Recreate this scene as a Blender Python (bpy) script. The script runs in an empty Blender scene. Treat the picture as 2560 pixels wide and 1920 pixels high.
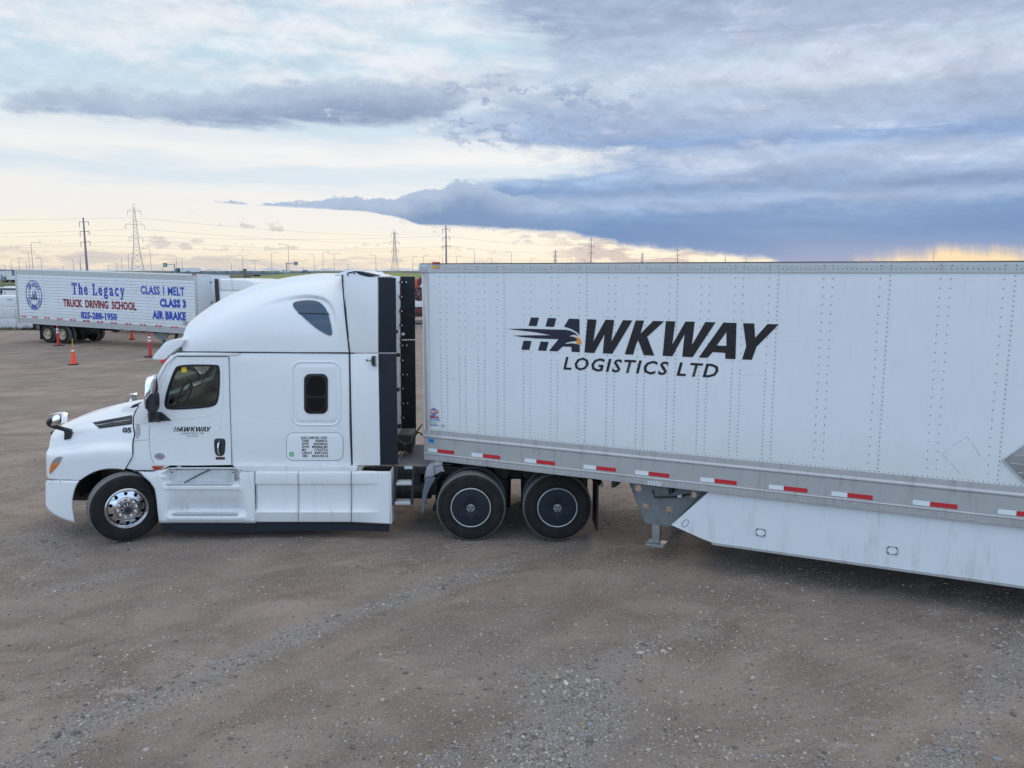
import bpy, bmesh, math, random
import numpy as np
from mathutils import Vector, Matrix
from mathutils.geometry import tessellate_polygon

C = bpy.context.scene
COL = C.collection
random.seed(7)
PI = math.pi

# ------------------------------------------------------------------ camera
FOC = 1980.0                     # focal length in source pixels (2560 wide)
PIT = math.radians(8.13)
CH = 4.0                         # camera height, m (a low drone)
cam_d = bpy.data.cameras.new('camera')
cam = bpy.data.objects.new('camera', cam_d)
COL.objects.link(cam)
cam.location = (0, 0, CH)
cam.rotation_euler = (PI / 2 - PIT, 0, 0)
cam_d.sensor_width = 36.0
cam_d.lens = FOC / 2560 * 36.0
cam_d.clip_start = 0.1
cam_d.clip_end = 60000
C.camera = cam


def ray(px, py):
    u = (px - 1280) / FOC
    v = -(py - 960) / FOC
    return Vector((u, math.cos(PIT) + v * math.sin(PIT), -math.sin(PIT) + v * math.cos(PIT)))


def lin(r, g, b):
    f = lambda c: (c / 255 / 12.92) if c / 255 <= 0.04045 else ((c / 255 + 0.055) / 1.055) ** 2.4
    return (f(r), f(g), f(b))


# ------------------------------------------------------------------ node maths
class X:
    """a node socket (or number) with arithmetic that builds Math nodes"""
    nt = None

    def __init__(s, v): s.v = v

    @staticmethod
    def m(op, *a, clamp=False):
        n = X.nt.nodes.new('ShaderNodeMath'); n.operation = op; n.use_clamp = clamp
        for i, q in enumerate(a):
            X.put(n.inputs[i], q)
        return X(n.outputs[0])

    @staticmethod
    def put(sock, q):
        if isinstance(q, X): q = q.v
        if isinstance(q, bpy.types.NodeSocket): X.nt.links.new(q, sock)
        elif isinstance(q, tuple) and len(q) == 3 and sock.type == 'RGBA': sock.default_value = (*q, 1)
        else: sock.default_value = q

    def __add__(s, o): return X.m('ADD', s, o)
    __radd__ = __add__
    def __sub__(s, o): return X.m('SUBTRACT', s, o)
    def __rsub__(s, o): return X.m('SUBTRACT', o, s)
    def __mul__(s, o): return X.m('MULTIPLY', s, o)
    __rmul__ = __mul__
    def __truediv__(s, o): return X.m('DIVIDE', s, o)
    def __neg__(s): return X.m('MULTIPLY', s, -1.0)


def fmin(a, b): return X.m('MINIMUM', a, b)
def fmax(a, b): return X.m('MAXIMUM', a, b)
def fabs(a): return X.m('ABSOLUTE', a)


def ss(x, a, b):
    n = X.nt.nodes.new('ShaderNodeMapRange'); n.interpolation_type = 'SMOOTHSTEP'
    X.put(n.inputs[0], x); n.inputs[1].default_value = a; n.inputs[2].default_value = b
    n.inputs[3].default_value = 0; n.inputs[4].default_value = 1
    if a > b:
        n.inputs[1].default_value = b; n.inputs[2].default_value = a
        n.inputs[3].default_value = 1; n.inputs[4].default_value = 0
    return X(n.outputs[0])


def vec(x, y, z=0.0):
    n = X.nt.nodes.new('ShaderNodeCombineXYZ')
    for i, q in enumerate((x, y, z)): X.put(n.inputs[i], q)
    return X(n.outputs[0])


def sep(v):
    n = X.nt.nodes.new('ShaderNodeSeparateXYZ'); X.put(n.inputs[0], v)
    return X(n.outputs[0]), X(n.outputs[1]), X(n.outputs[2])


def noise(v, scale, detail=4, rough=0.5, dist=0.0):
    n = X.nt.nodes.new('ShaderNodeTexNoise'); X.put(n.inputs['Vector'], v)
    n.inputs['Scale'].default_value = scale; n.inputs['Detail'].default_value = detail
    n.inputs['Roughness'].default_value = rough; n.inputs['Distortion'].default_value = dist
    return X(n.outputs[0])


def voro(v, scale, out='Distance', feature='F1'):
    n = X.nt.nodes.new('ShaderNodeTexVoronoi'); n.feature = feature
    X.put(n.inputs['Vector'], v); n.inputs['Scale'].default_value = scale
    return X(n.outputs[out])


def mix(f, a, b, blend='MIX'):
    n = X.nt.nodes.new('ShaderNodeMix'); n.data_type = 'RGBA'; n.blend_type = blend
    X.put(n.inputs[0], f); X.put(n.inputs[6], a); X.put(n.inputs[7], b)
    return X(n.outputs[2])


def ramp(x, stops, interp='LINEAR'):
    n = X.nt.nodes.new('ShaderNodeValToRGB'); r = n.color_ramp; r.interpolation = interp
    while len(r.elements) > 1: r.elements.remove(r.elements[0])
    r.elements[0].position = stops[0][0]; r.elements[0].color = (*stops[0][1], 1)
    for p, c in stops[1:]:
        e = r.elements.new(p); e.color = (*c, 1)
    X.put(n.inputs[0], x)
    return X(n.outputs[0])


# ------------------------------------------------------------------ world
SUN_AZ, SUN_EL = 22.0, 24.0      # degrees right of the view, above the horizon
world = bpy.data.worlds.new('World'); C.world = world; world.use_nodes = True
nt = world.node_tree; nt.nodes.clear(); X.nt = nt
out = nt.nodes.new('ShaderNodeOutputWorld'); bg = nt.nodes.new('ShaderNodeBackground')
nt.links.new(bg.outputs[0], out.inputs[0])
SKY_K = 0.1
bg.inputs[1].default_value = SKY_K
sky = nt.nodes.new('ShaderNodeTexSky'); sky.sky_type = 'NISHITA'; sky.sun_disc = False
sky.sun_elevation = math.radians(SUN_EL); sky.sun_rotation = math.radians(SUN_AZ)
sky.altitude = 1000; sky.dust_density = 1.5
tc = nt.nodes.new('ShaderNodeTexCoord')
dx, dy, dz = sep(X(tc.outputs['Generated']))
AZ = X.m('ARCTAN2', dx, dy) * (180 / PI)
EL = X.m('ARCSINE', dz) * (180 / PI)


def sp(px, py):
    d = ray(px, py).normalized()
    return math.degrees(math.atan2(d.x, d.y)), math.degrees(math.asin(d.z))


def curve(x, pts, x0, x1, y0, y1):
    """piecewise linear function of x as a grey ramp"""
    st = sorted(((a - x0) / (x1 - x0), (b - y0) / (y1 - y0)) for a, b in pts)
    c = ramp(x * (1 / (x1 - x0)) - x0 / (x1 - x0), [(p, (v, v, v)) for p, v in st])
    return c * (y1 - y0) + y0


def edge(pts):                   # sky curve el(az) from photo points
    return curve(AZ, [sp(*p) for p in pts], -60, 60, -10, 50)


Z7 = lambda x, y: (x / 1.728, 150 + y / 1.728)
Z8 = lambda x, y: (1280 + x / 1.728, 150 + y / 1.728)
n_st = noise(vec(AZ * 0.045, EL * 0.35, 3.1), 1.0, 7, 0.55, 0.5)      # long streaks
n_st2 = noise(vec(AZ * 0.12, EL * 0.9 + AZ * 0.05, 9.1), 1.0, 6, 0.6, 0.3)
n_pf = noise(vec(AZ * 0.28, EL * 0.55, 1.7), 1.0, 9, 0.62, 0.2)       # puffs
n_fi = noise(vec(AZ * 0.9, EL * 1.6, 5.3), 1.0, 8, 0.6)               # fine puffs
n_bg = noise(vec(AZ * 0.05, EL * 0.09, 8.0), 1.0, 3, 0.5)


def elramp(rows, x, warp):
    """colour ramp against elevation from (photo row, colour) read at photo column x"""
    st = []
    for py, c in rows:
        st.append(((sp(x, py)[1] + 5) / 55, lin(*c)))
    st.sort()
    return ramp((EL + warp + 5.0) * (1 / 55), st, 'EASE')


left = elramp([(-900, (150, 188, 232)), (-300, (168, 202, 236)), (0, (196, 220, 238)), (70, (214, 230, 240)), (130, (196, 222, 237)),
               (200, (204, 225, 238)), (300, (208, 227, 240)), (350, (232, 238, 243)), (400, (246, 245, 244)), (445, (222, 233, 242)),
               (500, (245, 243, 241)), (540, (247, 241, 236)), (600, (254, 246, 228)), (640, (250, 239, 218)), (672, (250, 236, 212)), (700, (238, 224, 204))],
              700, (n_st - 0.5) * 5.0 + (n_st2 - 0.5) * 1.6)
right = elramp([(-900, (150, 182, 228)), (-300, (160, 184, 220)), (0, (154, 174, 203)), (60, (160, 179, 209)), (110, (180, 197, 221)), (200, (194, 208, 227)),
                (250, (168, 188, 216)), (320, (156, 178, 212)), (358, (124, 156, 203)), (385, (166, 186, 217)), (420, (150, 176, 213)),
                (470, (122, 154, 199)), (510, (158, 182, 218)), (545, (104, 146, 198)), (590, (74, 126, 186)), (630, (86, 136, 194)), (660, (118, 152, 202))],
               1900, (n_st - 0.5) * 2.6 + (n_st2 - 0.5) * 1.5 + (n_pf - 0.5) * 0.9)
# bright gaps of the upper right sheet
right = mix(ss(n_st2 + (n_pf - 0.5) * 0.6, 0.52, 0.72) * ss(EL, 5.0, 8.0) * 0.55, right, lin(205, 212, 230))
right = mix(ss(n_pf, 0.55, 0.7) * ss(EL, 9.0, 11.0) * 0.5, right, lin(142, 158, 190))
# the frontier between the bright side and the blue-grey sheet
fr = curve(EL, [(sp(1250, y)[1], sp(x, y)[0]) for y, x in
                ((-600, 1000), (0, 1180), (100, 1330), (180, 1260), (250, 1150), (350, 1180), (375, 1500), (430, 1420), (470, 1150), (520, 1040), (560, 1040))], -5, 50, -60, 60)
rm = ss(AZ - fr + (n_pf - 0.5) * 16 + (n_st2 - 0.5) * 14, -3.5, 4.5)
lowB = edge([(-1500, 470), (500, 500), (900, 520), (1010, 545), (1090, 562), (1250, 568), (1420, 582), (1560, 605), (1700, 622), (1900, 645), (1990, 670), (2100, 700), (3500, 720)])
below = ss(lowB - EL + (n_pf - 0.5) * 1.2 + (n_fi - 0.5) * 0.5, -0.25, 0.35)
rm = rm * (1.0 - below)
colr = mix(rm, left, right)
# white veil and blue patches of the upper left
colr = mix(ss(n_pf * 0.35 + n_st * 0.65, 0.43, 0.60) * ss(EL, 8.0, 14.0) * (1.0 - rm) * 0.85, colr, lin(240, 241, 246))
n_pf2 = noise(vec(AZ * 0.28, (EL + 0.55) * 0.55, 1.7), 1.0, 7, 0.62, 0.2)
n_e2 = noise(vec(AZ * 0.09, (EL + 1.2) * 0.30, 4.4), 1.0, 6, 0.6) - noise(vec(AZ * 0.09, EL * 0.30, 4.4), 1.0, 6, 0.6)


def cloud(base, upper, lower, lit, dark, wu=1.6, wl=0.5, soft=0.5, amt=1.0, nz=None, core=3.0):
    nz = nz or n_pf
    u = upper - EL + (nz - 0.5) * wu * 2 + (n_fi - 0.5) * wu * 0.5
    l = EL - lower + (n_st2 - 0.5) * wl * 2 + (n_fi - 0.5) * wl * 0.6
    v = fmin(u, l)
    m = ss(v, 0.0, soft) * amt
    c = mix(ss(u + (n_pf - 0.5) * 1.6, 0.0, core), lit, dark)
    return mix(m, base, c)


# long lavender cloud A
A_up = edge([Z7(*p) for p in ((-900, 150), (0, 150), (60, 130), (200, 95), (400, 95), (650, 118), (850, 112), (1150, 82), (1400, 50), (1650, 62), (1950, 62), (2050, 110), (2300, 150), (2500, 400), (4000, 400))])
A_lo = edge([Z7(*p) for p in ((-900, 190), (0, 225), (60, 245), (300, 252), (500, 278), (900, 303), (1300, 303), (1700, 290), (1900, 270), (2050, 210), (2200, 150), (4000, 150))])
colr = cloud(colr, A_up, A_lo, lin(190, 204, 223), lin(134, 155, 188), 1.25, 0.8, 0.75, 0.95, n_pf * 0.6 + n_fi * 0.4)
colr = mix(ss(n_st2 * 0.5 + n_pf * 0.5, 0.5, 0.6) * ss(EL, sp(600, 320)[1], sp(600, 290)[1]) * ss(EL, sp(600, 200)[1], sp(600, 235)[1]) * ss(AZ, sp(1150, 250)[0], sp(900, 250)[0]) * 0.5, colr, lin(198, 208, 226))
# bright holes in A
colr = mix(ss(n_fi * 0.5 + n_pf * 0.5, 0.55, 0.64) * ss(AZ, sp(700, 250)[0], sp(900, 250)[0]) * ss(AZ, sp(1450, 250)[0], sp(1250, 250)[0])
           * ss(EL, sp(1000, 370)[1], sp(1000, 300)[1]) * ss(EL, sp(1000, 180)[1], sp(1000, 230)[1]) * 0.75, colr, lin(240, 238, 240))
emb = 1.0 + (n_pf - n_pf2) * 0.75 - n_e2 * 0.55
emb_k = fmax(rm, ss(EL, 8.0, 11.0) * 0.45) * ss(EL, 1.5, 4.0)
colr = mix(1.0, colr, vec(1.0 + (emb - 1.0) * emb_k, 1.0 + (emb - 1.0) * emb_k, 1.0 + (emb - 1.0) * emb_k * 0.85), 'MULTIPLY')
# broken small puffs right of A
pu = ss(n_fi * 0.6 + n_pf * 0.4, 0.5, 0.56) * ss(AZ, sp(1060, 300)[0], sp(1180, 300)[0]) * ss(AZ, sp(1750, 300)[0], sp(1450, 300)[0]) \
    * ss(EL, sp(1250, 390)[1], sp(1250, 340)[1]) * ss(EL, sp(1250, 190)[1], sp(1250, 240)[1])
colr = mix(pu * 0.8, colr, lin(150, 167, 200))
# cumulus top of cloud B creeping out to the left
B_up = edge([Z7(*p) for p in ((-900, 700), (860, 690), (930, 605), (1000, 600), (1060, 612), (1100, 628), (1150, 610), (1300, 610), (1500, 590), (1600, 600), (1750, 590), (1830, 550), (1900, 555),
                              (1980, 520), (2080, 528), (2150, 560), (2300, 590), (2500, 620), (3200, 640), (4200, 700))])
B_lo = edge([Z7(*p) for p in ((-900, 690), (860, 615), (930, 618), (1050, 625), (1250, 640), (1450, 652), (1600, 665), (1750, 690), (1800, 715), (2000, 720), (2200, 730), (2700, 748), (3200, 800), (4200, 900))])
cb_ = cloud(colr, B_up, B_lo, lin(172, 190, 218), lin(112, 142, 186), 0.45, 0.2, 0.16, 0.95, n_fi, 2.2)
colr = mix(ss(AZ + (n_pf - 0.5) * 8, sp(1500, 500)[0], sp(1200, 500)[0]), colr, cb_)
# low cumulus bank along the bright horizon
H_up = edge([(-1500, 640), (0, 618), (300, 618), (500, 632), (800, 640), (1100, 640), (1400, 655), (1700, 660), (2100, 690), (3500, 690)])
H_lo = edge([(-1500, 690), (3500, 690)])
hk = noise(vec(AZ * 0.35, EL * 1.6, 2.2), 1.0, 8, 0.62, 0.3)
colr = mix(ss(H_up - EL + (hk - 0.5) * 1.8, 0.0, 0.5) * ss(EL, -0.6, 0.2) * ss(AZ, sp(1950, 670)[0], sp(1700, 670)[0]) * ss(hk, 0.40, 0.58) * 0.85, colr, lin(212, 205, 203))
bits = ss(n_fi * 0.5 + n_st2 * 0.5, 0.55, 0.62) * ss(EL, 0.8, 1.6) * ss(EL, 4.2, 3.2) * below
colr = mix(bits * 0.6, colr, lin(200, 192, 195))
# clouds before the glow between pole and trailer
g2 = ss(noise(vec(AZ * 0.3, EL * 1.4, 6.6), 1.0, 7, 0.6), 0.47, 0.56) * ss(AZ, sp(1330, 620)[0], sp(1480, 620)[0]) * ss(AZ, sp(1950, 640)[0], sp(1800, 640)[0]) * below
colr = mix(g2 * 0.75, colr, lin(190, 178, 184))
bank = ss(AZ, sp(1350, 620)[0], sp(1700, 620)[0]) * ss(EL + (n_st - 0.5) * 3.0, sp(1900, 470)[1], sp(1900, 575)[1]) * (1.0 - below)
colr = mix(bank * 0.62, colr, mix(n_st2, lin(66, 116, 176), lin(104, 148, 202)))
# rain shaft and the yellow glow of the lower right
shaft = ss(AZ, sp(1880, 640)[0], sp(2030, 640)[0]) * ss(EL, 2.6, 0.8)
colr = mix(shaft * 0.6, colr, lin(130, 152, 196))
ga, ge = sp(2420, 668)
sh_ = noise(vec(AZ * 0.9 + EL * 0.15, EL * 0.12, 3.3), 1.0, 4, 0.6)
gd = X.m('SQRT', fmax(0.0, ((AZ - ga) * (1 / 8.0)) * ((AZ - ga) * (1 / 8.0)) + ((EL - ge) * (1 / 1.55)) * ((EL - ge) * (1 / 1.55)) + (n_st2 - 0.5) * 0.7 + (sh_ - 0.5) * 1.1))
glow = ss(gd, 1.05, 0.2)
colr = mix(glow * 0.88, colr, lin(252, 224, 176))
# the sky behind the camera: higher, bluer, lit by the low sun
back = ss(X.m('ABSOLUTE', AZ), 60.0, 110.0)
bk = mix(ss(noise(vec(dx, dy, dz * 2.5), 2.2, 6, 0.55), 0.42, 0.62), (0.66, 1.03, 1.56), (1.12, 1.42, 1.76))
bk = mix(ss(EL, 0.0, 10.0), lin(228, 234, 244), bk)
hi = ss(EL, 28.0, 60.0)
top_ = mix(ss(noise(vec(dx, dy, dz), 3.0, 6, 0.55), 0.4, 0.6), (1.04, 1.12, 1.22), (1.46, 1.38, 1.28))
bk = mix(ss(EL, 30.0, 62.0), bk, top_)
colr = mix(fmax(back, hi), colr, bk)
# blend a little of the physical sky through and undo the strength factor
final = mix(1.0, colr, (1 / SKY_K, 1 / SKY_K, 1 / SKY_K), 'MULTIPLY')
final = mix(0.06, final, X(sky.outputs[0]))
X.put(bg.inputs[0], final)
world.cycles.sampling_method = 'MANUAL'; world.cycles.sample_map_resolution = 1024

# ------------------------------------------------------------------ sun
sd = bpy.data.lights.new('sun', 'SUN'); sun = bpy.data.objects.new('sun', sd); COL.objects.link(sun)
sd.energy = 1.0; sd.angle = math.radians(14); sd.color = (1.0, 0.86, 0.68)
a, e = math.radians(SUN_AZ), math.radians(SUN_EL)
sun.rotation_euler = Vector((math.sin(a) * math.cos(e), math.cos(a) * math.cos(e), math.sin(e))).to_track_quat('Z', 'Y').to_euler()
C.view_settings.view_transform = 'Standard'; C.view_settings.look = 'None'
C.view_settings.exposure = 0.0; C.view_settings.gamma = 1.0; C.view_settings.use_curve_mapping = False
C.render.engine = 'CYCLES'
C.cycles.max_bounces = 8; C.cycles.transparent_max_bounces = 12; C.cycles.use_denoising = True


# ------------------------------------------------------------------ materials
def newmat(name):
    m = bpy.data.materials.new(name); m.use_nodes = True
    X.nt = m.node_tree
    return m, m.node_tree.nodes['Principled BSDF']


def obco():
    n = X.nt.nodes.new('ShaderNodeTexCoord'); return X(n.outputs['Object'])


def bump(b, h, strength, dist=0.01):
    n = X.nt.nodes.new('ShaderNodeBump'); X.put(n.inputs['Height'], h)
    n.inputs['Strength'].default_value = strength; n.inputs['Distance'].default_value = dist
    X.nt.links.new(n.outputs[0], b.inputs['Normal'])


def mat(name, col, rough=0.5, metal=0.0, var=0.06, scale=4.0, coat=0.0, bmp=0.0, bs=20.0, dirt=None, dirt_amt=0.0, spec=0.5):
    m, b = newmat(name)
    co = obco()
    n = noise(co, scale, 5, 0.6)
    c0 = tuple(max(0, q * (1 - var)) for q in col); c1 = tuple(min(1, q * (1 + var)) for q in col)
    c = mix(n, c0, c1)
    if dirt:
        x, y, z = sep(co)
        d = ss(noise(vec(x * 3.0, y * 3.0, z * 0.6), 2.5, 7, 0.65), 0.5, 0.75)
        c = mix(d * dirt_amt, c, dirt)
    X.put(b.inputs['Base Color'], c)
    X.put(b.inputs['Roughness'], noise(co, scale * 2.3, 4, 0.6) * (rough * 0.5) + rough * 0.75)
    b.inputs['Metallic'].default_value = metal
    b.inputs['Coat Weight'].default_value = coat
    b.inputs['Coat Roughness'].default_value = 0.06
    b.inputs['Specular IOR Level'].default_value = spec
    if bmp: bump(b, noise(co, bs, 4, 0.6), bmp)
    return m


M = {}
M['paint'] = mat('white_cab_paint', (0.80, 0.81, 0.82), 0.3, 0, 0.015, 1.5, 0.6, 0.02, 2.0, (0.62, 0.58, 0.53), 0.12)
M['fairing'] = mat('white_fairing_paint', (0.76, 0.77, 0.78), 0.36, 0, 0.02, 2.0, 0.3, 0.02, 2.0, (0.46, 0.41, 0.36), 0.36)
M['black'] = mat('black_plastic', (0.022, 0.025, 0.031), 0.5, 0, 0.2, 6, 0, 0.1, 60)
M['rubber'] = mat('extender_rubber', (0.017, 0.021, 0.029), 0.6, 0, 0.2, 3, 0, 0.05, 40, spec=0.25)
M['seam'] = mat('dark_seam', (0.012, 0.014, 0.03), 0.5)
M['softseam'] = mat('grey_seam', (0.16, 0.17, 0.20), 0.6)
M['chassis'] = mat('chassis_black', (0.014, 0.014, 0.015), 0.6, 0, 0.3, 8, 0, 0.2, 30, (0.10, 0.08, 0.065), 0.35)
M['chrome'] = mat('chrome', (0.85, 0.86, 0.88), 0.05, 1.0, 0.02)
M['alloy'] = mat('polished_alloy', (0.66, 0.66, 0.68), 0.18, 1.0, 0.06, 8)
M['steel'] = mat('dull_steel', (0.36, 0.37, 0.38), 0.45, 0.7, 0.15, 6, 0, 0.1, 40)
M['alu'] = mat('brushed_aluminium_rail', (0.46, 0.465, 0.47), 0.42, 0.35, 0.12, 3, 0, 0.08, 30, (0.23, 0.22, 0.21), 0.5)
M['alu2'] = mat('pale_aluminium', (0.50, 0.52, 0.53), 0.4, 0.3, 0.08, 5, 0, 0.05, 20, (0.30, 0.29, 0.28), 0.3)
M['rivet'] = mat('rivet_metal', (0.17, 0.18, 0.20), 0.45, 0.5, 0.2, 10)
M['galv'] = mat('weathered_galvanised', (0.20, 0.22, 0.23), 0.55, 0.4, 0.2, 7, 0, 0.2, 30, (0.14, 0.09, 0.06), 0.5)
M['tread'] = mat('step_tread_aluminium', (0.62, 0.63, 0.65), 0.35, 0.6, 0.15, 30, 0, 0.4, 60)
M['red'] = mat('red_reflector', (0.52, 0.025, 0.035), 0.35)
M['white'] = mat('white_reflector', (0.72, 0.78, 0.80), 0.35)
M['amber'] = mat('amber_lens', (0.80, 0.22, 0.02), 0.15, 0, 0.05, 10, 0.8)
M['redlens'] = mat('red_lens', (0.45, 0.04, 0.02), 0.15, 0, 0.05, 10, 0.8)
M['lens'] = mat('headlamp_lens', (0.35, 0.38, 0.42), 0.08, 0.4, 0.1, 10, 1.0)
M['ink'] = mat('black_vinyl', (0.008, 0.009, 0.012), 0.35)
M['navy'] = mat('navy_vinyl', (0.010, 0.014, 0.035), 0.35)
M['orange'] = mat('orange_vinyl', (0.80, 0.30, 0.03), 0.35)
M['blue'] = mat('blue_sticker', (0.02, 0.25, 0.55), 0.35)
M['bluepaint'] = mat('blue_sign_paint', (0.015, 0.06, 0.42), 0.45)
M['redpaint'] = mat('dark_red_sign_paint', (0.24, 0.012, 0.03), 0.45)
M['green'] = mat('green_sticker', (0.02, 0.35, 0.12), 0.4)
M['yellow'] = mat('yellow_sticker', (0.80, 0.55, 0.02), 0.4)
M['greyf'] = mat('grey_fender_plastic', (0.30, 0.31, 0.33), 0.45, 0, 0.1, 5, 0, 0.05, 20)
M['greyf2'] = mat('slate_mudflap_plastic', (0.11, 0.13, 0.16), 0.5, 0, 0.1, 5)
M['seat'] = mat('grey_seat_cloth', (0.09, 0.09, 0.10), 0.8)
M['inner'] = mat('pale_cab_lining', (0.42, 0.42, 0.38), 0.8)
M['cone'] = mat('orange_cone_plastic', (0.82, 0.075, 0.015), 0.45)
M['conered'] = mat('red_post_plastic', (0.62, 0.03, 0.035), 0.45)
M['weather_steel'] = mat('weathered_pole_steel', (0.30, 0.24, 0.29), 0.7, 0, 0.15, 1)
M['lattice'] = mat('lattice_steel', (0.62, 0.55, 0.50), 0.6, 0.3, 0.1, 1)
M['lamppole'] = mat('lamp_pole_grey', (0.40, 0.40, 0.43), 0.6, 0.3)
M['wire'] = mat('power_line_wire', (0.55, 0.53, 0.52), 0.6)
M['concrete'] = mat('concrete', (0.36, 0.35, 0.33), 0.85, 0, 0.15, 1.0, 0, 0.1, 5)
M['bluesteel'] = mat('blue_grey_barrier', (0.17, 0.22, 0.26), 0.7, 0, 0.15, 0.3)
M['rust'] = mat('rusty_red_iron', (0.14, 0.035, 0.028), 0.7, 0, 0.4, 5, 0, 0.3, 12)
M['orangep'] = mat('orange_machine_paint', (0.60, 0.12, 0.05), 0.5, 0, 0.2, 3)
M['far_white'] = mat('distant_white_paint', (0.70, 0.71, 0.72), 0.5, 0, 0.1, 1)
M['far_dark'] = mat('distant_dark_paint', (0.06, 0.07, 0.09), 0.4, 0, 0.2, 1)
M['far_blue'] = mat('blue_grey_cladding', (0.16, 0.22, 0.34), 0.6, 0, 0.2, 0.1)
M['signgreen'] = mat('green_road_sign', (0.01, 0.22, 0.16), 0.5)
M['soot'] = mat('dirty_white_wall', (0.62, 0.62, 0.63), 0.7, 0, 0.12, 2, 0, 0.1, 6, (0.35, 0.33, 0.31), 0.35)
M['rubberhose'] = mat('green_airline_hose', (0.02, 0.10, 0.05), 0.4)
M['goldrim'] = mat('cream_wheel_paint', (0.45, 0.36, 0.26), 0.5, 0, 0.2, 10)


def mk_trailer_skin():
    m, b = newmat('white_trailer_skin')
    co = obco(); x, y, z = sep(co)
    n = noise(co, 1.3, 4, 0.6)
    c = mix(n, (0.70, 0.73, 0.76), (0.76, 0.79, 0.82))
    st = ss(noise(vec(x * 6.0, z * 0.5, y), 3.0, 6, 0.6), 0.48, 0.8)
    c = mix(st * 0.14, c, (0.48, 0.47, 0.45))
    low = ss(z + (noise(co, 3.0, 6, 0.6) - 0.5) * 0.8, 2.2, 1.6)
    c = mix(low * 0.22, c, (0.56, 0.54, 0.50))
    sc = ss(noise(vec(x * 0.7, z * 9.0, y), 2.0, 3, 0.5), 0.66, 0.70) * ss(noise(co, 0.9, 2, 0.5), 0.5, 0.6)
    c = mix(sc * 0.25, c, (0.45, 0.47, 0.50))
    sp_ = ss(noise(co, 55.0, 2, 0.5), 0.70, 0.76) * ss(noise(co, 2.0, 2, 0.5), 0.45, 0.6)
    c = mix(sp_ * 0.35, c, (0.25, 0.22, 0.2))
    X.put(b.inputs['Base Color'], c)
    X.put(b.inputs['Roughness'], noise(co, 5, 4, 0.6) * 0.12 + 0.30)
    bump(b, noise(vec(x * 1.0, y, z * 0.45), 1.7, 4, 0.55) * 1.0 + noise(co, 60, 2, 0.5) * 0.01, 0.22, 0.08)
    return m


M['skin'] = mk_trailer_skin()


def mk_tire():
    m, b = newmat('tire_rubber')
    co = obco(); x, y, z = sep(co)
    r = X.m('SQRT', x * x + z * z)
    ring = noise(vec(r * 60.0, y * 3.0, 0.0), 1.0, 3, 0.5)
    c = mix(ring, (0.012, 0.012, 0.012), (0.022, 0.021, 0.020))
    c = mix(ss(noise(co, 5, 5, 0.6), 0.4, 0.7) * 0.14, c, (0.085, 0.072, 0.064))
    c = mix(ss(r, 0.488, 0.502) * 0.8, c, (0.19, 0.19, 0.185))
    X.put(b.inputs['Base Color'], c)
    b.inputs['Roughness'].default_value = 0.75; b.inputs['Specular IOR Level'].default_value = 0.22
    bump(b, ring, 0.25, 0.004)
    return m


M['tire'] = mk_tire()


def mk_glass(name, tint, rough=0.02, alpha=0.35):
    m, b = newmat(name)
    nt_ = X.nt
    tr = nt_.nodes.new('ShaderNodeBsdfTransparent'); tr.inputs[0].default_value = (*tint, 1)
    gl = nt_.nodes.new('ShaderNodeBsdfGlossy'); gl.inputs['Roughness'].default_value = rough; gl.inputs[0].default_value = (0.9, 0.95, 1, 1)
    fr_ = nt_.nodes.new('ShaderNodeFresnel'); fr_.inputs[0].default_value = 1.5
    mx = nt_.nodes.new('ShaderNodeMixShader')
    f = X(fr_.outputs[0]) * 1.0 + 0.03
    X.put(mx.inputs[0], f)
    nt_.links.new(tr.outputs[0], mx.inputs[1]); nt_.links.new(gl.outputs[0], mx.inputs[2])
    nt_.links.new(mx.outputs[0], nt_.nodes['Material Output'].inputs[0])
    return m


M['glass'] = mk_glass('cab_window_glass', (0.62, 0.70, 0.66))
M['darkglass'] = mat('dark_tinted_glass', (0.004, 0.005, 0.007), 0.05, 0, 0.1, 3, 0.0, spec=0.35)
M['skyglass'] = mat('sky_reflection_glass', (0.014, 0.036, 0.07), 0.06, 0, 0.15, 3, 1.0)  # blue of the sky it reflects is put into the base colour
M['mirror'] = mat('mirror_glass', (0.9, 0.92, 0.92), 0.02, 1.0, 0.0)


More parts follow.
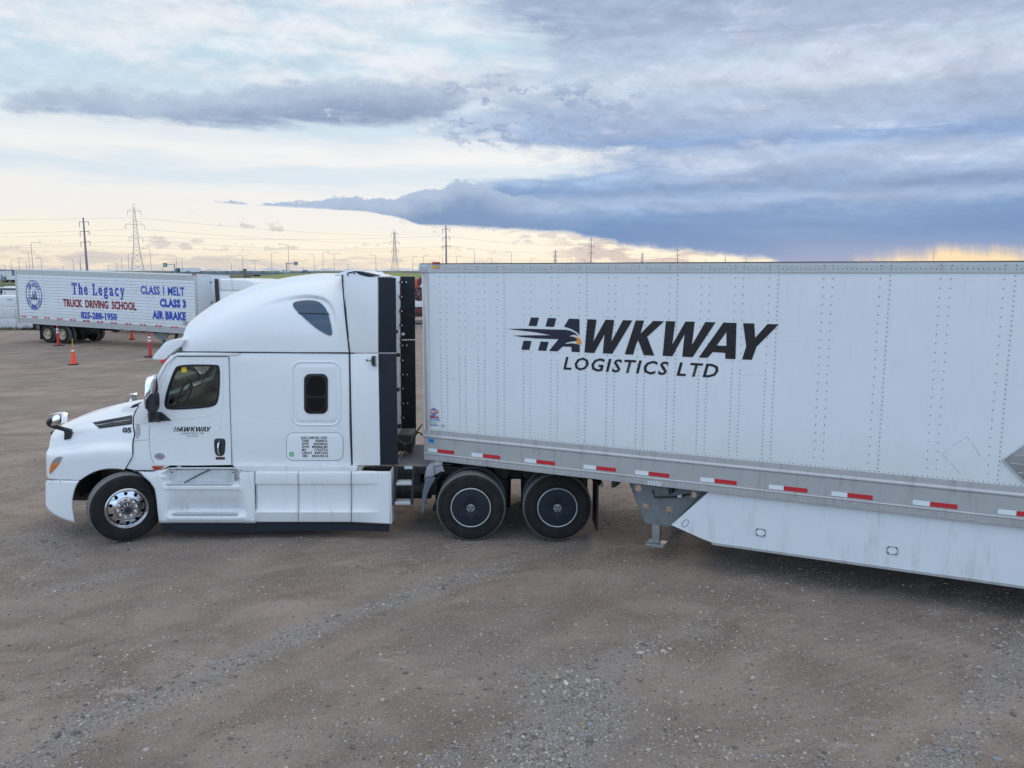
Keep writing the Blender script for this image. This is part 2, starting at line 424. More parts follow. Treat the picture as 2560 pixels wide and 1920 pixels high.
# ------------------------------------------------------------------ mesh helpers
class MB:
    def __init__(s): s.v = []; s.f = []

    def add(s, vs, fs):
        o = len(s.v); s.v += [tuple(q) for q in vs]; s.f += [tuple(i + o for i in f) for f in fs]; return s

    def box(s, x0, x1, y0, y1, z0, z1):
        return s.add([(x, y, z) for x in (x0, x1) for y in (y0, y1) for z in (z0, z1)],
                     [(0, 1, 3, 2), (4, 6, 7, 5), (0, 4, 5, 1), (2, 3, 7, 6), (0, 2, 6, 4), (1, 5, 7, 3)])

    def prism(s, poly, y0, y1):
        """XZ polygon (list of (x,z)) extruded from y0 to y1"""
        n = len(poly)
        vs = [(x, y0, z) for x, z in poly] + [(x, y1, z) for x, z in poly]
        tri = tessellate_polygon([[Vector((x, z, 0)) for x, z in poly]])
        fs = [t for t in tri] + [tuple(i + n for i in reversed(t)) for t in tri]
        fs += [(i, (i + 1) % n, (i + 1) % n + n, i + n) for i in range(n)]
        return s.add(vs, fs)

    def tube(s, pts, r, n=8, closed=False, cap=True):
        pts = [Vector(p) for p in pts]; k = len(pts); rings = []
        prev = None
        for i, p in enumerate(pts):
            if closed: t = pts[(i + 1) % k] - pts[i - 1]
            else: t = pts[min(i + 1, k - 1)] - pts[max(i - 1, 0)]
            t.normalize()
            if prev is None:
                a_ = Vector((0, 0, 1)) if abs(t.z) < 0.9 else Vector((1, 0, 0))
                u = t.cross(a_).normalized()
            else:
                u = (prev - t * prev.dot(t)).normalized()
            prev = u; w = t.cross(u)
            rr = r[i] if isinstance(r, (list, tuple)) else r
            rings.append([p + (u * math.cos(q * 2 * PI / n) + w * math.sin(q * 2 * PI / n)) * rr for q in range(n)])
        o = len(s.v)
        for g in rings: s.v += [tuple(q) for q in g]
        m_ = k if closed else k - 1
        for i in range(m_):
            j = (i + 1) % k
            for q in range(n):
                s.f.append((o + i * n + q, o + i * n + (q + 1) % n, o + j * n + (q + 1) % n, o + j * n + q))
        if cap and not closed:
            s.f.append(tuple(o + q for q in reversed(range(n)))); s.f.append(tuple(o + (k - 1) * n + q for q in range(n)))
        return s

    def lathe(s, prof, n=48, cx=0, cz=0):
        """profile [(radius, y)] turned about the Y axis through (cx,cz)"""
        o = len(s.v)
        for r, y in prof:
            for q in range(n):
                t = q * 2 * PI / n; s.v.append((cx + r * math.cos(t), y, cz + r * math.sin(t)))
        for i in range(len(prof) - 1):
            for q in range(n):
                s.f.append((o + i * n + q, o + i * n + (q + 1) % n, o + (i + 1) * n + (q + 1) % n, o + (i + 1) * n + q))
        return s

    def disc(s, r, y, n=32, cx=0, cz=0):
        return s.add([(cx + r * math.cos(q * 2 * PI / n), y, cz + r * math.sin(q * 2 * PI / n)) for q in range(n)], [tuple(range(n))])

    def conez(s, x, y, z0, z1, r0, r1, n=12, cap=True):
        vs = [(x + r0 * math.cos(q * 2 * PI / n), y + r0 * math.sin(q * 2 * PI / n), z0) for q in range(n)] + \
             [(x + r1 * math.cos(q * 2 * PI / n), y + r1 * math.sin(q * 2 * PI / n), z1) for q in range(n)]
        fs = [(q, (q + 1) % n, (q + 1) % n + n, q + n) for q in range(n)]
        if cap: fs += [tuple(reversed(range(n))), tuple(range(n, 2 * n))]
        return s.add(vs, fs)

    def grid(s, rows):
        """rows of equally many points"""
        o = len(s.v); k = len(rows[0])
        for r in rows: s.v += [tuple(q) for q in r]
        for i in range(len(rows) - 1):
            for j in range(k - 1):
                s.f.append((o + i * k + j, o + i * k + j + 1, o + (i + 1) * k + j + 1, o + (i + 1) * k + j))
        return s

    def poly(s, poly, y, holes=()):
        loops = [[Vector((x, z, 0)) for x, z in l] for l in ([poly] + list(holes))]
        tri = tessellate_polygon(loops)
        vs = [(q.x, y, q.y) for l in loops for q in l]
        return s.add(vs, [tuple(t) for t in tri])

    def mesh(s, name, off=(0, 0, 0)):
        me = bpy.data.meshes.new(name)
        ox, oy, oz = off
        me.from_pydata([(a_ - ox, b_ - oy, c_ - oz) for a_, b_, c_ in s.v], [], s.f)
        me.update()
        return me


def weld(me, normals=True, dist=1e-5):
    bm = bmesh.new(); bm.from_mesh(me)
    bmesh.ops.remove_doubles(bm, verts=bm.verts, dist=dist)
    if normals: bmesh.ops.recalc_face_normals(bm, faces=bm.faces)
    bm.to_mesh(me); bm.free()


def shade(me, ang=35):
    me.shade_smooth() if hasattr(me, 'shade_smooth') else None
    try: me.set_sharp_from_angle(angle=math.radians(ang))
    except Exception: pass


def obj(name, mb, m, parent=None, off=None, smooth=None, bev=0.0, seg=2, label=None, kind=None, group=None, solid=0.0):
    if off is None: off = OFF
    me = mb.mesh(name, off) if isinstance(mb, MB) else mb
    if bev or smooth: weld(me)
    if bev:
        bm = bmesh.new(); bm.from_mesh(me)
        es = [e_ for e_ in bm.edges if len(e_.link_faces) == 2 and e_.calc_face_angle(0) > math.radians(28)]
        bmesh.ops.bevel(bm, geom=es, offset=bev, segments=seg, affect='EDGES', profile=0.6, clamp_overlap=True)
        bm.to_mesh(me); bm.free()
        if smooth is None: smooth = 35
    if smooth: shade(me, smooth)
    me.materials.clear(); me.materials.append(M[m] if isinstance(m, str) else m)
    o = bpy.data.objects.new(name, me); COL.objects.link(o)
    if parent: o.parent = parent
    if label: o['label'] = label
    if kind: o['kind'] = kind
    if group: o['group'] = group
    if solid:
        md = o.modifiers.new('thickness', 'SOLIDIFY'); md.thickness = solid; md.offset = 0
    return o


OFF = (0, 0, 0)


def thing(name, label, cat, loc=(0, 0, 0), rot=(0, 0, 0), group=None):
    o = bpy.data.objects.new(name, None); COL.objects.link(o); o.empty_display_size = 0.3
    o.location = loc; o.rotation_euler = rot; o['label'] = label; o['category'] = cat
    if group: o['group'] = group
    return o


def tag(o, label, cat, group=None):
    o['label'] = label; o['category'] = cat
    if group: o['group'] = group
    return o


def copy_tree(o, parent=None):
    c = o.copy(); COL.objects.link(c); c.parent = parent
    for ch in list(o.children): copy_tree(ch, c)
    return c


def boolean(me, cutters, op='DIFFERENCE'):
    """evaluate a boolean and give back a mesh"""
    o = bpy.data.objects.new('tmp', me); COL.objects.link(o); cs = []
    for c in cutters:
        weld(c)
        q = bpy.data.objects.new('tmpc', c); COL.objects.link(q); cs.append(q)
        md = o.modifiers.new('b', 'BOOLEAN'); md.operation = op; md.object = q; md.solver = 'EXACT'
    bpy.context.view_layer.update()
    dg = bpy.context.evaluated_depsgraph_get()
    r = bpy.data.meshes.new_from_object(o.evaluated_get(dg))
    for q in [o] + cs: bpy.data.objects.remove(q)
    return r


def text_mesh(s, x0, x1, z0, z1, y=0.0, shear=0.0, bold=0.0, space=1.0, flip=False, word=1.0):
    """built-in font text fitted to the box, in the XZ plane at depth y"""
    cu = bpy.data.curves.new('t', 'FONT'); cu.body = s; cu.size = 1.0; cu.shear = shear; cu.offset = bold
    cu.space_character = space; cu.space_word = word; cu.resolution_u = 2; cu.fill_mode = 'FRONT'
    o = bpy.data.objects.new('t', cu); COL.objects.link(o)
    bpy.context.view_layer.update()
    dg = bpy.context.evaluated_depsgraph_get()
    me = bpy.data.meshes.new_from_object(o.evaluated_get(dg))
    bpy.data.objects.remove(o)
    n = len(me.vertices); co = np.empty(n * 3); me.vertices.foreach_get('co', co); co = co.reshape(-1, 3)
    a0, a1 = co[:, 0].min(), co[:, 0].max(); b0, b1 = co[:, 1].min(), co[:, 1].max()
    r = np.empty_like(co)
    r[:, 0] = x0 + (co[:, 0] - a0) / (a1 - a0) * (x1 - x0)
    r[:, 2] = z0 + (co[:, 1] - b0) / (b1 - b0) * (z1 - z0)
    r[:, 1] = y
    me.vertices.foreach_set('co', r.ravel()); me.update()
    me.name = 'lettering'
    return me


def join_mesh(mes, name='lettering'):
    mb = MB()
    for me in mes:
        mb.add([tuple(v.co) for v in me.vertices], [tuple(p.vertices) for p in me.polygons])
    return mb


class Plane:
    """a vertical working plane: photo pixel -> local (x, z) on local y"""
    def __init__(s, Mw): s.M = Mw; s.I = Mw.inverted(); s.R = s.I.to_3x3()

    def __call__(s, px, py, y=0.0):
        o = s.I @ Vector((0, 0, CH)); d = s.R @ ray(px, py)
        t = (y - o.y) / d.y
        p = o + d * t
        return (p.x, p.z)


def G(px, py, z=0.0):
    d = ray(px, py); t = (z - CH) / d.z
    return Vector((d.x * t, d.y * t, z))


def smooth_closed(pts, it=2):
    for _ in range(it):
        q = []
        for i in range(len(pts)):
            a_, b_ = pts[i], pts[(i + 1) % len(pts)]
            q.append((a_[0] * .75 + b_[0] * .25, a_[1] * .75 + b_[1] * .25)); q.append((a_[0] * .25 + b_[0] * .75, a_[1] * .25 + b_[1] * .75))
        pts = q
    return pts


def smooth_open(pts, it=2):
    for _ in range(it):
        q = [pts[0]]
        for i in range(len(pts) - 1):
            a_, b_ = pts[i], pts[i + 1]
            q.append(tuple(m_ * .75 + n_ * .25 for m_, n_ in zip(a_, b_))); q.append(tuple(m_ * .25 + n_ * .75 for m_, n_ in zip(a_, b_)))
        q.append(pts[-1]); pts = q
    return pts


def rrect(x0, x1, z0, z1, r, n=5):
    p = []
    for cx, cz, a0 in ((x1 - r, z1 - r, 0), (x0 + r, z1 - r, 90), (x0 + r, z0 + r, 180), (x1 - r, z0 + r, 270)):
        for i in range(n + 1):
            t = math.radians(a0 + 90 * i / n); p.append((cx + r * math.cos(t), cz + r * math.sin(t)))
    return p


def interp(x, pts):
    if x <= pts[0][0]: return pts[0][1]
    for (a_, b_), (c_, d_) in zip(pts, pts[1:]):
        if x <= c_: return b_ + (d_ - b_) * (x - a_) / (c_ - a_)
    return pts[-1][1]

# ================================================================== THE GROUND
BERMS = [  # loose gravel left between wheel tracks: photo points, half width m, strength
    ([(60, 1915), (230, 1800), (400, 1735), (560, 1660), (720, 1590), (840, 1545), (1060, 1475), (1250, 1415)], 0.22, 1.0),
    ([(1370, 1900), (1420, 1830), (1440, 1760), (1400, 1715)], 0.42, 1.25),
    ([(1470, 1700), (1560, 1640), (1640, 1600), (1740, 1570)], 0.30, 0.7),
    ([(2590, 1560), (2500, 1690), (2420, 1800), (2340, 1915)], 0.22, 0.8),
    ([(1120, 1900), (1250, 1850), (1330, 1800)], 0.25, 0.6),
    ([(120, 1480), (230, 1450), (300, 1430)], 0.2, 0.8),
    ([(1560, 1440), (1800, 1460), (2000, 1480)], 0.35, 0.35),
    ([(90, 1350), (160, 1400), (60, 1420)], 0.5, 0.6),
]
TRACKS = [([(300, 1800), (640, 1600), (900, 1480), (1150, 1405), (1320, 1362)], .13, 1), ([(420, 1860), (800, 1650), (1080, 1520), (1300, 1440), (1480, 1400)], .13, 1),
          ([(2600, 1700), (2250, 1560), (1900, 1470), (1560, 1420)], .13, 1), ([(2600, 1830), (2200, 1650), (1800, 1540), (1450, 1480)], .13, .8), ([(-40, 1600), (350, 1470), (900, 1385)], .13, .9),
          ([(-40, 1700), (420, 1540), (1000, 1420)], .13, .9), ([(1900, 1930), (1750, 1750), (1700, 1600), (1760, 1480)], .12, .6)]
BW = [([G(*p).xy for p in pts], w, k) for pts, w, k in BERMS]


TRK = [([G(*p).xy for p in smooth_open([(float(a_), float(b_)) for a_, b_ in pts], 1)], w, k) for pts, w, k in TRACKS]


def mk_ground():
    m, b = newmat('packed_gravel_dirt')
    co = obco(); x, y, z = sep(co)
    # rotated frame that runs along the wheel tracks
    t = math.radians(24)
    u = x * math.cos(t) + y * math.sin(t); v = y * math.cos(t) - x * math.sin(t)
    big = noise(co, 0.22, 5, 0.6)
    mid = noise(vec(u * 0.75, v * 1.25, 0), 1.0, 8, 0.68, 0.6)
    c = mix(ss(mid, 0.35, 0.65), (0.205, 0.155, 0.124), (0.325, 0.256, 0.212))
    c = mix(ss(big, 0.4, 0.62) * 0.6, c, (0.20, 0.172, 0.152))
    wp = noise(co, 0.8, 4, 0.6)
    c = mix(ss(noise(co, 1.1, 6, 0.7), 0.56, 0.7) * 0.35, c, (0.120, 0.092, 0.074))
    # dried pale silt skins with ragged edges
    silt = noise(vec(x * 1.2, y * 2.6, 4.0), 1.6, 9, 0.72)
    c = mix(ss(silt, 0.58, 0.64) * ss(noise(co, 0.5, 2, 0.5), 0.48, 0.6) * 0.6, c, (0.40, 0.345, 0.31))
    # tyre tread prints
    tw = X.m('SINE', v * 55.0 + (noise(co, 2.0, 3, 0.5) - 0.5) * 10.0) * 0.5 + 0.5
    trk = ss(noise(vec(u * 0.05, v * 0.9, 2.0), 1.0, 2, 0.5), 0.54, 0.62) * ss(noise(co, 0.6, 3, 0.5), 0.42, 0.55)
    c = mix(trk * tw * 0.28, c, (0.25, 0.22, 0.20))
    at2 = X.nt.nodes.new('ShaderNodeAttribute'); at2.attribute_name = 'track'
    tk_ = ss(X(at2.outputs['Fac']) + (noise(co, 1.7, 4, 0.6) - 0.5) * 0.9, 0.45, 0.85)
    tw2 = X.m('SINE', u * 95.0 + (noise(co, 3.0, 3, 0.5) - 0.5) * 6.0) * 0.5 + 0.5
    c = mix(tk_ * (tw2 * 0.35 + 0.25), c, (0.30, 0.235, 0.195))
    # berm mask
    at = X.nt.nodes.new('ShaderNodeAttribute'); at.attribute_name = 'berm'
    bm_ = ss(X(at.outputs['Fac']) + (wp - 0.5) * 1.5 + (noise(co, 3.5, 4, 0.6) - 0.5) * 0.7, 0.3, 0.85)
    grav = fmax(bm_, ss(noise(co, 0.55, 5, 0.65), 0.55, 0.68) * 0.5)
    # stones in the surface: cells of several sizes, each its own colour
    h_all = None
    c = mix(bm_ * 0.5, c, (0.33, 0.305, 0.285))
    for sc, th0, th1, seed in ((30.0, 0.20, 0.52, 0), (62.0, 0.34, 0.60, 3), (115.0, 0.45, 0.7, 7)):
        vv = vec(x, y, float(seed))
        cell = X.nt.nodes.new('ShaderNodeTexVoronoi'); X.put(cell.inputs['Vector'], vv); cell.inputs['Scale'].default_value = sc
        dist = X(cell.outputs['Distance']); cc = X(cell.outputs['Color'])
        r_, g_, b_ = sep(cc)
        pres = ss(r_ + grav * 0.75 - (1.0 - th0), 0.0, 0.12)
        blob = ss(dist, 0.40, 0.28) * pres
        sc_ = mix(g_, (0.13, 0.112, 0.10), (0.44, 0.39, 0.34))
        sc_ = mix(ss(b_, 0.8, 0.9), sc_, (0.40, 0.33, 0.26))
        c = mix(blob * 0.85, c, sc_)
        hh = blob * (0.5 - dist) * (34.0 / sc) * 2.0
        h_all = hh if h_all is None else h_all + hh
    gr = noise(co, 260.0, 3, 0.6)
    c = mix(gr, c, (0.5, 0.5, 0.5), 'OVERLAY')
    # beyond the yard: fields
    far = ss(y + (noise(co, 0.02, 4, 0.6) - 0.5) * 60.0, 150.0, 175.0)
    leftg = ss(x + y * 0.62, -2.0, -16.0) * ss(y, 78.0, 90.0)
    fld = noise(vec(x * 0.01, y * 0.03, 0), 1.0, 4, 0.6)
    fc = mix(ss(fld, 0.4, 0.6), (0.095, 0.115, 0.045), (0.20, 0.17, 0.11))
    fc = mix(noise(co, 0.5, 5, 0.6) * 0.6, fc, (0.045, 0.062, 0.02))
    c = mix(fmax(far, leftg), c, fc)
    X.put(b.inputs['Base Color'], c)
    b.inputs['Roughness'].default_value = 0.92
    b.inputs['Specular IOR Level'].default_value = 0.2
    hb = h_all * 0.010 + gr * 0.003 + noise(co, 30.0, 6, 0.7) * 0.016 + noise(vec(u * 1.2, v * 4, 0), 1.0, 4, 0.6) * 0.05 + trk * tw * 0.010 + tk_ * (tw2 * 0.006 - 0.014) + grav * noise(co, 45.0, 4, 0.7) * 0.012
    bump(b, hb, 1.0, 1.0)
    return m


M['ground'] = mk_ground()
# one sheet to the horizon: dense near, coarse far; a few centimetres of relief in the yard
xs = sorted(set([-60000, -20000, -6000, -2000, -800, -300, -120, -60] + [round(-40 + i * 1.0, 2) for i in range(81)] + [60, 120, 300, 800, 2000, 6000, 20000, 60000]
                + [round(-9 + i * 0.12, 2) for i in range(151)]))
ys = sorted(set([-3000, -600, -150, -40, -15, -5, 0, 3] + [round(5 + i * 0.12, 2) for i in range(126)] + [round(20 + i * 1.0, 2) for i in range(61)] + [100, 140, 200, 300, 500, 900, 2000, 6000, 20000, 60000]))


def relief(x, y):
    if abs(x) > 40 or y > 80 or y < 0: return 0.0
    f = 1.0
    return f * (0.007 * math.sin(7.1 * x + 3 * math.sin(2.2 * y)) * math.sin(6.3 * y - 2 * math.sin(1.9 * x)) + 0.018 * math.sin(x * 0.8 + y * 1.7) * math.sin(y * 0.9 - x * 0.3) + 0.010 * math.sin(2.3 * x - 1.9 * y) - 0.016)


gb = MB().grid([[(x, y, relief(x, y)) for x in xs] for y in ys])
ground = obj('ground', gb, 'ground', smooth=60, kind='structure')


def seg_w(P, lines=None):
    w = np.zeros(len(P))
    for pts, wd, k in (lines or BW):
        for p, q in zip(pts, pts[1:]):
            p_ = np.array(p); d = np.array(q) - p_; h = np.clip(((P - p_) @ d) / (d @ d), 0, 1)
            dd = np.linalg.norm(P - p_ - h[:, None] * d, axis=1)
            w = np.maximum(w, k * np.exp(-(dd / (wd * 1.15)) ** 2))
    return w


co_ = np.empty(len(ground.data.vertices) * 3); ground.data.vertices.foreach_get('co', co_); co_ = co_.reshape(-1, 3)
at_ = ground.data.attributes.new('berm', 'FLOAT', 'POINT'); at_.data.foreach_set('value', seg_w(co_[:, :2]).astype(np.float32))
at_ = ground.data.attributes.new('track', 'FLOAT', 'POINT'); at_.data.foreach_set('value', seg_w(co_[:, :2], TRK).astype(np.float32))

# ---- loose stones: the biggest are single pieces, the rest one mass
rng = np.random.default_rng(11)
ICO = []
for s_ in range(6):
    bm = bmesh.new(); bmesh.ops.create_icosphere(bm, subdivisions=1, radius=1.0)
    vs = np.array([v.co[:] for v in bm.verts]); fs = np.array([[v.index for v in f.verts] for f in bm.faces]); bm.free()
    vs = vs * (1 + rng.normal(0, 0.13, (len(vs), 1))); ICO.append((vs, fs))


def stone_mat():
    m, b = newmat('river_stones')
    g = X.nt.nodes.new('ShaderNodeNewGeometry'); ri = X(g.outputs['Random Per Island'])
    oi = X.nt.nodes.new('ShaderNodeObjectInfo'); ri = X.m('FRACT', ri + X(oi.outputs['Random']))
    c = ramp(ri, [(0, (0.13, 0.115, 0.105)), (0.15, (0.22, 0.185, 0.16)), (0.38, (0.30, 0.255, 0.22)), (0.6, (0.37, 0.335, 0.295)), (0.75, (0.25, 0.25, 0.26)),
                  (0.86, (0.42, 0.375, 0.33)), (0.95, (0.42, 0.33, 0.24)), (0.985, (0.55, 0.51, 0.47))], 'CONSTANT')
    n = noise(obco(), 60.0, 4, 0.6)
    c = mix(n, c, (0.5, 0.5, 0.5), 'OVERLAY')
    X.put(b.inputs['Base Color'], c); b.inputs['Roughness'].default_value = 0.85
    bump(b, n, 0.4, 0.004)
    return m


M['stones'] = stone_mat()


def vis_points(n):
    """random ground points inside a wide wedge before the camera"""
    y = 5.2 + (rng.random(n) ** 1.35) * 12.5
    x = (rng.random(n) * 2 - 1) * (y * 0.74 + 1.2)
    return np.stack([x, y], 1)


P = vis_points(620000)
w = seg_w(P)
w = w * (0.35 + 0.9 * (0.5 + 0.5 * np.sin(P[:, 0] * 4.1 + 2 * np.sin(P[:, 1] * 3.3)) * np.sin(P[:, 1] * 5.2 + 2 * np.sin(P[:, 0] * 2.9))))
pn = 0.5 + 0.5 * np.sin(P[:, 0] * 1.3 + 1.7 * np.sin(P[:, 1] * 0.9)) * np.sin(P[:, 1] * 1.1 + 1.3 * np.sin(P[:, 0] * 0.7))
keep = rng.random(len(P)) < (1 - .65 * seg_w(P, TRK)) * (0.08 + 0.14 * pn ** 2 + 0.42 * np.clip(w, 0, 1.2) ** 1.4)
P = P[keep]; w = w[keep]
rad = np.clip(rng.lognormal(math.log(0.0068), 0.46, len(P)), 0.0035, 0.028) * (1 + 0.45 * w * (rng.random(len(P)) < 0.4))
big_n = 0
ord_ = np.argsort(-rad / (P[:, 1] + 1))
NB = 190
big_i = ord_[:NB]; small_i = ord_[NB:]
V = []; F = []; o_ = 0
for t_ in range(6):
    vs, fs = ICO[t_]
    if t_ < 5: pass
    idx = small_i[np.arange(len(small_i)) % 6 == t_]
    n = len(idx)
    a_ = rng.random(n) * 2 * PI; r_ = rad[idx]
    sx = r_ * (0.85 + 0.5 * rng.random(n)); sy = r_ * (0.7 + 0.4 * rng.random(n)); sz = r_ * (0.30 + 0.32 * rng.random(n))
    L = vs[None] * np.stack([sx, sy, sz], 1)[:, None, :]
    ca, sa = np.cos(a_)[:, None], np.sin(a_)[:, None]
    xx = L[..., 0] * ca - L[..., 1] * sa + P[idx, 0][:, None]; yy = L[..., 0] * sa + L[..., 1] * ca + P[idx, 1][:, None]
    zz = L[..., 2] + (sz * 0.25)[:, None] + np.array([relief(*P[i]) for i in idx])[:, None]
    V.append(np.stack([xx, yy, zz], -1).reshape(-1, 3))
    F.append((fs[None] + (np.arange(n) * len(vs))[:, None, None] + o_).reshape(-1, 3)); o_ += n * len(vs)
V = np.concatenate(V); F = np.concatenate(F)
me = bpy.data.meshes.new('gravel')
me.vertices.add(len(V)); me.vertices.foreach_set('co', V.ravel())
me.loops.add(len(F) * 3); me.loops.foreach_set('vertex_index', F.ravel().astype(np.int32))
me.polygons.add(len(F)); me.polygons.foreach_set('loop_start', np.arange(0, len(F) * 3, 3, dtype=np.int32))
me.polygons.foreach_set('use_smooth', np.ones(len(F), dtype=bool))
me.update(calc_edges=True)
print('gravel stones', len(small_i), 'tris', len(F))
gv = obj('gravel', me, 'stones', kind='stuff')
tag(gv, 'loose grey and tan gravel scattered over the dirt yard', 'gravel')
bigm = []
for vs, fs in ICO:
    me = bpy.data.meshes.new('stone'); me.from_pydata([tuple(v) for v in vs], [], [tuple(int(q) for q in f) for f in fs]); me.shade_smooth(); me.materials.append(M['stones']); bigm.append(me)
extra = [G(*p) for p in ((1620, 1875), (2060, 1880), (1890, 1755), (1225, 1785), (1600, 1700), (1715, 1670), (1010, 1720), (880, 1862), (930, 1858), (365, 1872), (620, 1850), (520, 1890), (1145, 1800), (450, 1475), (150, 1555), (2405, 1540), (1440, 1432))]
spots = [(P[i][0], P[i][1], rad[i] * 1.05) for i in big_i] + [(p.x, p.y, 0.022 + 0.016 * random.random()) for p in extra]
for k, (x, y, r) in enumerate(spots):
    o = bpy.data.objects.new('stone', bigm[k % 6]); COL.objects.link(o); o.parent = ground
    o.location = (x, y, relief(x, y) + r * 0.15); o.rotation_euler = (0, 0, random.random() * 6.3)
    o.scale = (r * random.uniform(0.95, 1.5), r * random.uniform(.7, 1.0), r * random.uniform(0.45, 0.7))

# ---- mountains, far away
mm, mb_ = newmat('hazy_snow_mountain')
co = obco()
X.put(mb_.inputs['Base Color'], mix(ss(noise(co, 0.0012, 8, 0.65), 0.42, 0.55), (0.40, 0.43, 0.47), (0.60, 0.59, 0.58)))  # snow and rock, with the pale haze of distance put into the colour
mb_.inputs['Roughness'].default_value = 0.9
M['mount'] = mm
rows = [[], [], []]
for i in range(401):
    x = -26000 + i * 100.0
    u = (x / 32000) * 40
    h = 10 + 62 * abs(math.sin(u * 0.9) * math.sin(u * 2.3 + 1)) + 42 * abs(math.sin(u * 7.1)) + 22 * abs(math.sin(u * 17.3 + 2)) + 14 * random.random()
    h *= interp(x, [(-26000, 0.7), (-6000, 1.0), (2000, 0.6), (9000, 0.15), (14000, 0.0)])
    rows[0].append((x, 30800, -5)); rows[1].append((x, 32000, h)); rows[2].append((x, 33600, -5))
obj('mountains', MB().grid(rows), 'mount', smooth=80, kind='structure')

# ---- grass embankment that carries the highway
def mk_grass(nm, a_, b_):
    m, b = newmat(nm); co = obco()
    c = mix(noise(co, 0.25, 6, 0.7), a_, b_); c = mix(ss(noise(co, 0.06, 4, 0.6), 0.5, 0.65) * 0.5, c, (0.12, 0.10, 0.05))
    X.put(b.inputs['Base Color'], c); b.inputs['Roughness'].default_value = 0.95
    bump(b, noise(co, 3.0, 5, 0.7), 0.6, 0.3)
    return m


M['grass'] = mk_grass('embankment_grass', (0.14, 0.18, 0.045), (0.22, 0.25, 0.08))
rows = []
for j, (dy_, kz) in enumerate(((-62, 0), (-20, .18), (6, .42), (24, .72), (34, .95), (46, 1.0), (120, 1.0))):
    r = []
    for i in range(60):
        x = -150 + i * 2.6
        zt = interp(x, [(-150, 0.0), (-138, 0.2), (-126, 1.6), (-114, 2.6), (-100, 3.0), (-60, 2.7), (-30, 1.2), (-10, 0.0), (4, 0)])
        r.append((x, 360 + dy_ + 8 * math.sin(i * 0.2), zt * kz - 0.02 + 0.12 * math.sin(i * 0.7 + j) * kz))
    rows.append(r)
obj('grass_embankment', MB().grid(rows), 'grass', smooth=80, kind='structure')

# highway deck over the gap, and its long parapet
hw = thing('highway_overpass', 'long low concrete highway overpass with blue grey parapet behind the parked trailers', 'overpass', (-150, 600, 0))
OFF = (-150, 600, 0)
obj('deck', MB().box(-900, -98, 596, 616, 1.0, 2.2), 'concrete', hw)
obj('parapet', MB().box(-900, -98, 595.6, 596.0, 1.9, 2.9), 'bluesteel', hw)
for x in range(-290, -100, 24):
    obj('pier', MB().box(x - 0.8, x + 0.8, 598, 614, -0.1, 1.0), 'concrete', hw)
OFF = (0, 0, 0)
tag(obj('noise_barrier', MB().box(-120, 420, 520, 521, -0.1, 2.75), 'bluesteel', off=(0, 0, 0)), 'long blue grey roadside barrier seen between the sleeper cab and the white trailer', 'barrier')
tag(obj('far_roadway', MB().grid([[(-96, 470, 0.02), (420, 470, 0.02)], [(-96, 512, 0.02), (420, 512, 0.02)]]), mat('far_asphalt', (0.11, 0.11, 0.115), 0.9), off=(0, 0, 0)), '', '')
o = bpy.data.objects['far_roadway']; del o['label']; del o['category']; o['kind'] = 'structure'


# ---- vehicles on the highway
def car(loc, rz, m, label, kind='car'):
    t = thing(kind, label, 'car' if kind == 'car' else kind.replace('_', ' '), loc, (0, 0, rz), 'vehicles on the distant highway')
    L = 2.25
    if kind == 'pickup_truck':
        body = [(-2.6, .35), (2.6, .35), (2.6, .85), (1.5, 1.0), (1.0, 1.0), (0.5, 1.75), (-0.9, 1.75), (-1.0, 1.05), (-2.6, 1.05)]
        gl = [(0.93, 1.05), (0.45, 1.66), (-0.8, 1.66), (-0.85, 1.05)]
    else:
        body = [(-L, .35), (L, .35), (L, .75), (1.3, .95), (.55, 1.42), (-1.0, 1.45), (-1.9, .98), (-L, .9)]
        gl = [(1.15, .97), (.5, 1.36), (-.95, 1.39), (-1.6, .99)]
    obj('body', MB().prism(body, -0.9, 0.9), m, t, off=(0, 0, 0), bev=0.06)
    obj('window', MB().prism(gl, -0.92, 0.92), 'darkglass', t, off=(0, 0, 0))
    for x in (-1.4, 1.45):
        for y in (-0.8, 0.8):
            obj('wheel', MB().lathe([(0, y - .1), (.32, y - .1), (.32, y + .1), (0, y + .1)], 12, x, .33), 'tire', t, off=(0, 0, 0))
    return t


HWZ = 2.2
def hx(px, D): return (px - 1280) / FOC * D * math.cos(PIT)
hcars = [(505, 'far_dark', 'small dark car behind the highway parapet, first to the right of the white semi'), (539, 'far_blue', 'small blue grey car on the overpass between the two leftmost dark cars'),
         (569, 'far_dark', 'dark car on the overpass left of the pair of wooden posts'), (586, 'far_blue', 'low blue car on the overpass just behind the dark one'),
         (607, 'far_dark', 'dark hatchback on the overpass at the foot of a tall lamp'), (629, 'far_blue', 'pale blue car on the overpass right of the wooden posts'),
         (660, 'far_dark', 'dark car cresting the overpass where the green embankment begins'), (470, 'far_dark', 'dark car on the overpass under the tail of the white semi')]
for px, m, lb in hcars:
    car((hx(px, 602), 602, HWZ), 0, m, lb)
car((hx(712, 400) , 400, 2.85), 0, 'far_white', 'white car driving on top of the green embankment')
car((hx(765, 402), 402, 2.9), 0, 'far_blue', 'light blue car on the embankment just above the white cab roof')
car((hx(1003, 500), 500, 0.0), PI, 'far_white', 'white pickup truck on the road between the cab and the white trailer', 'pickup_truck')

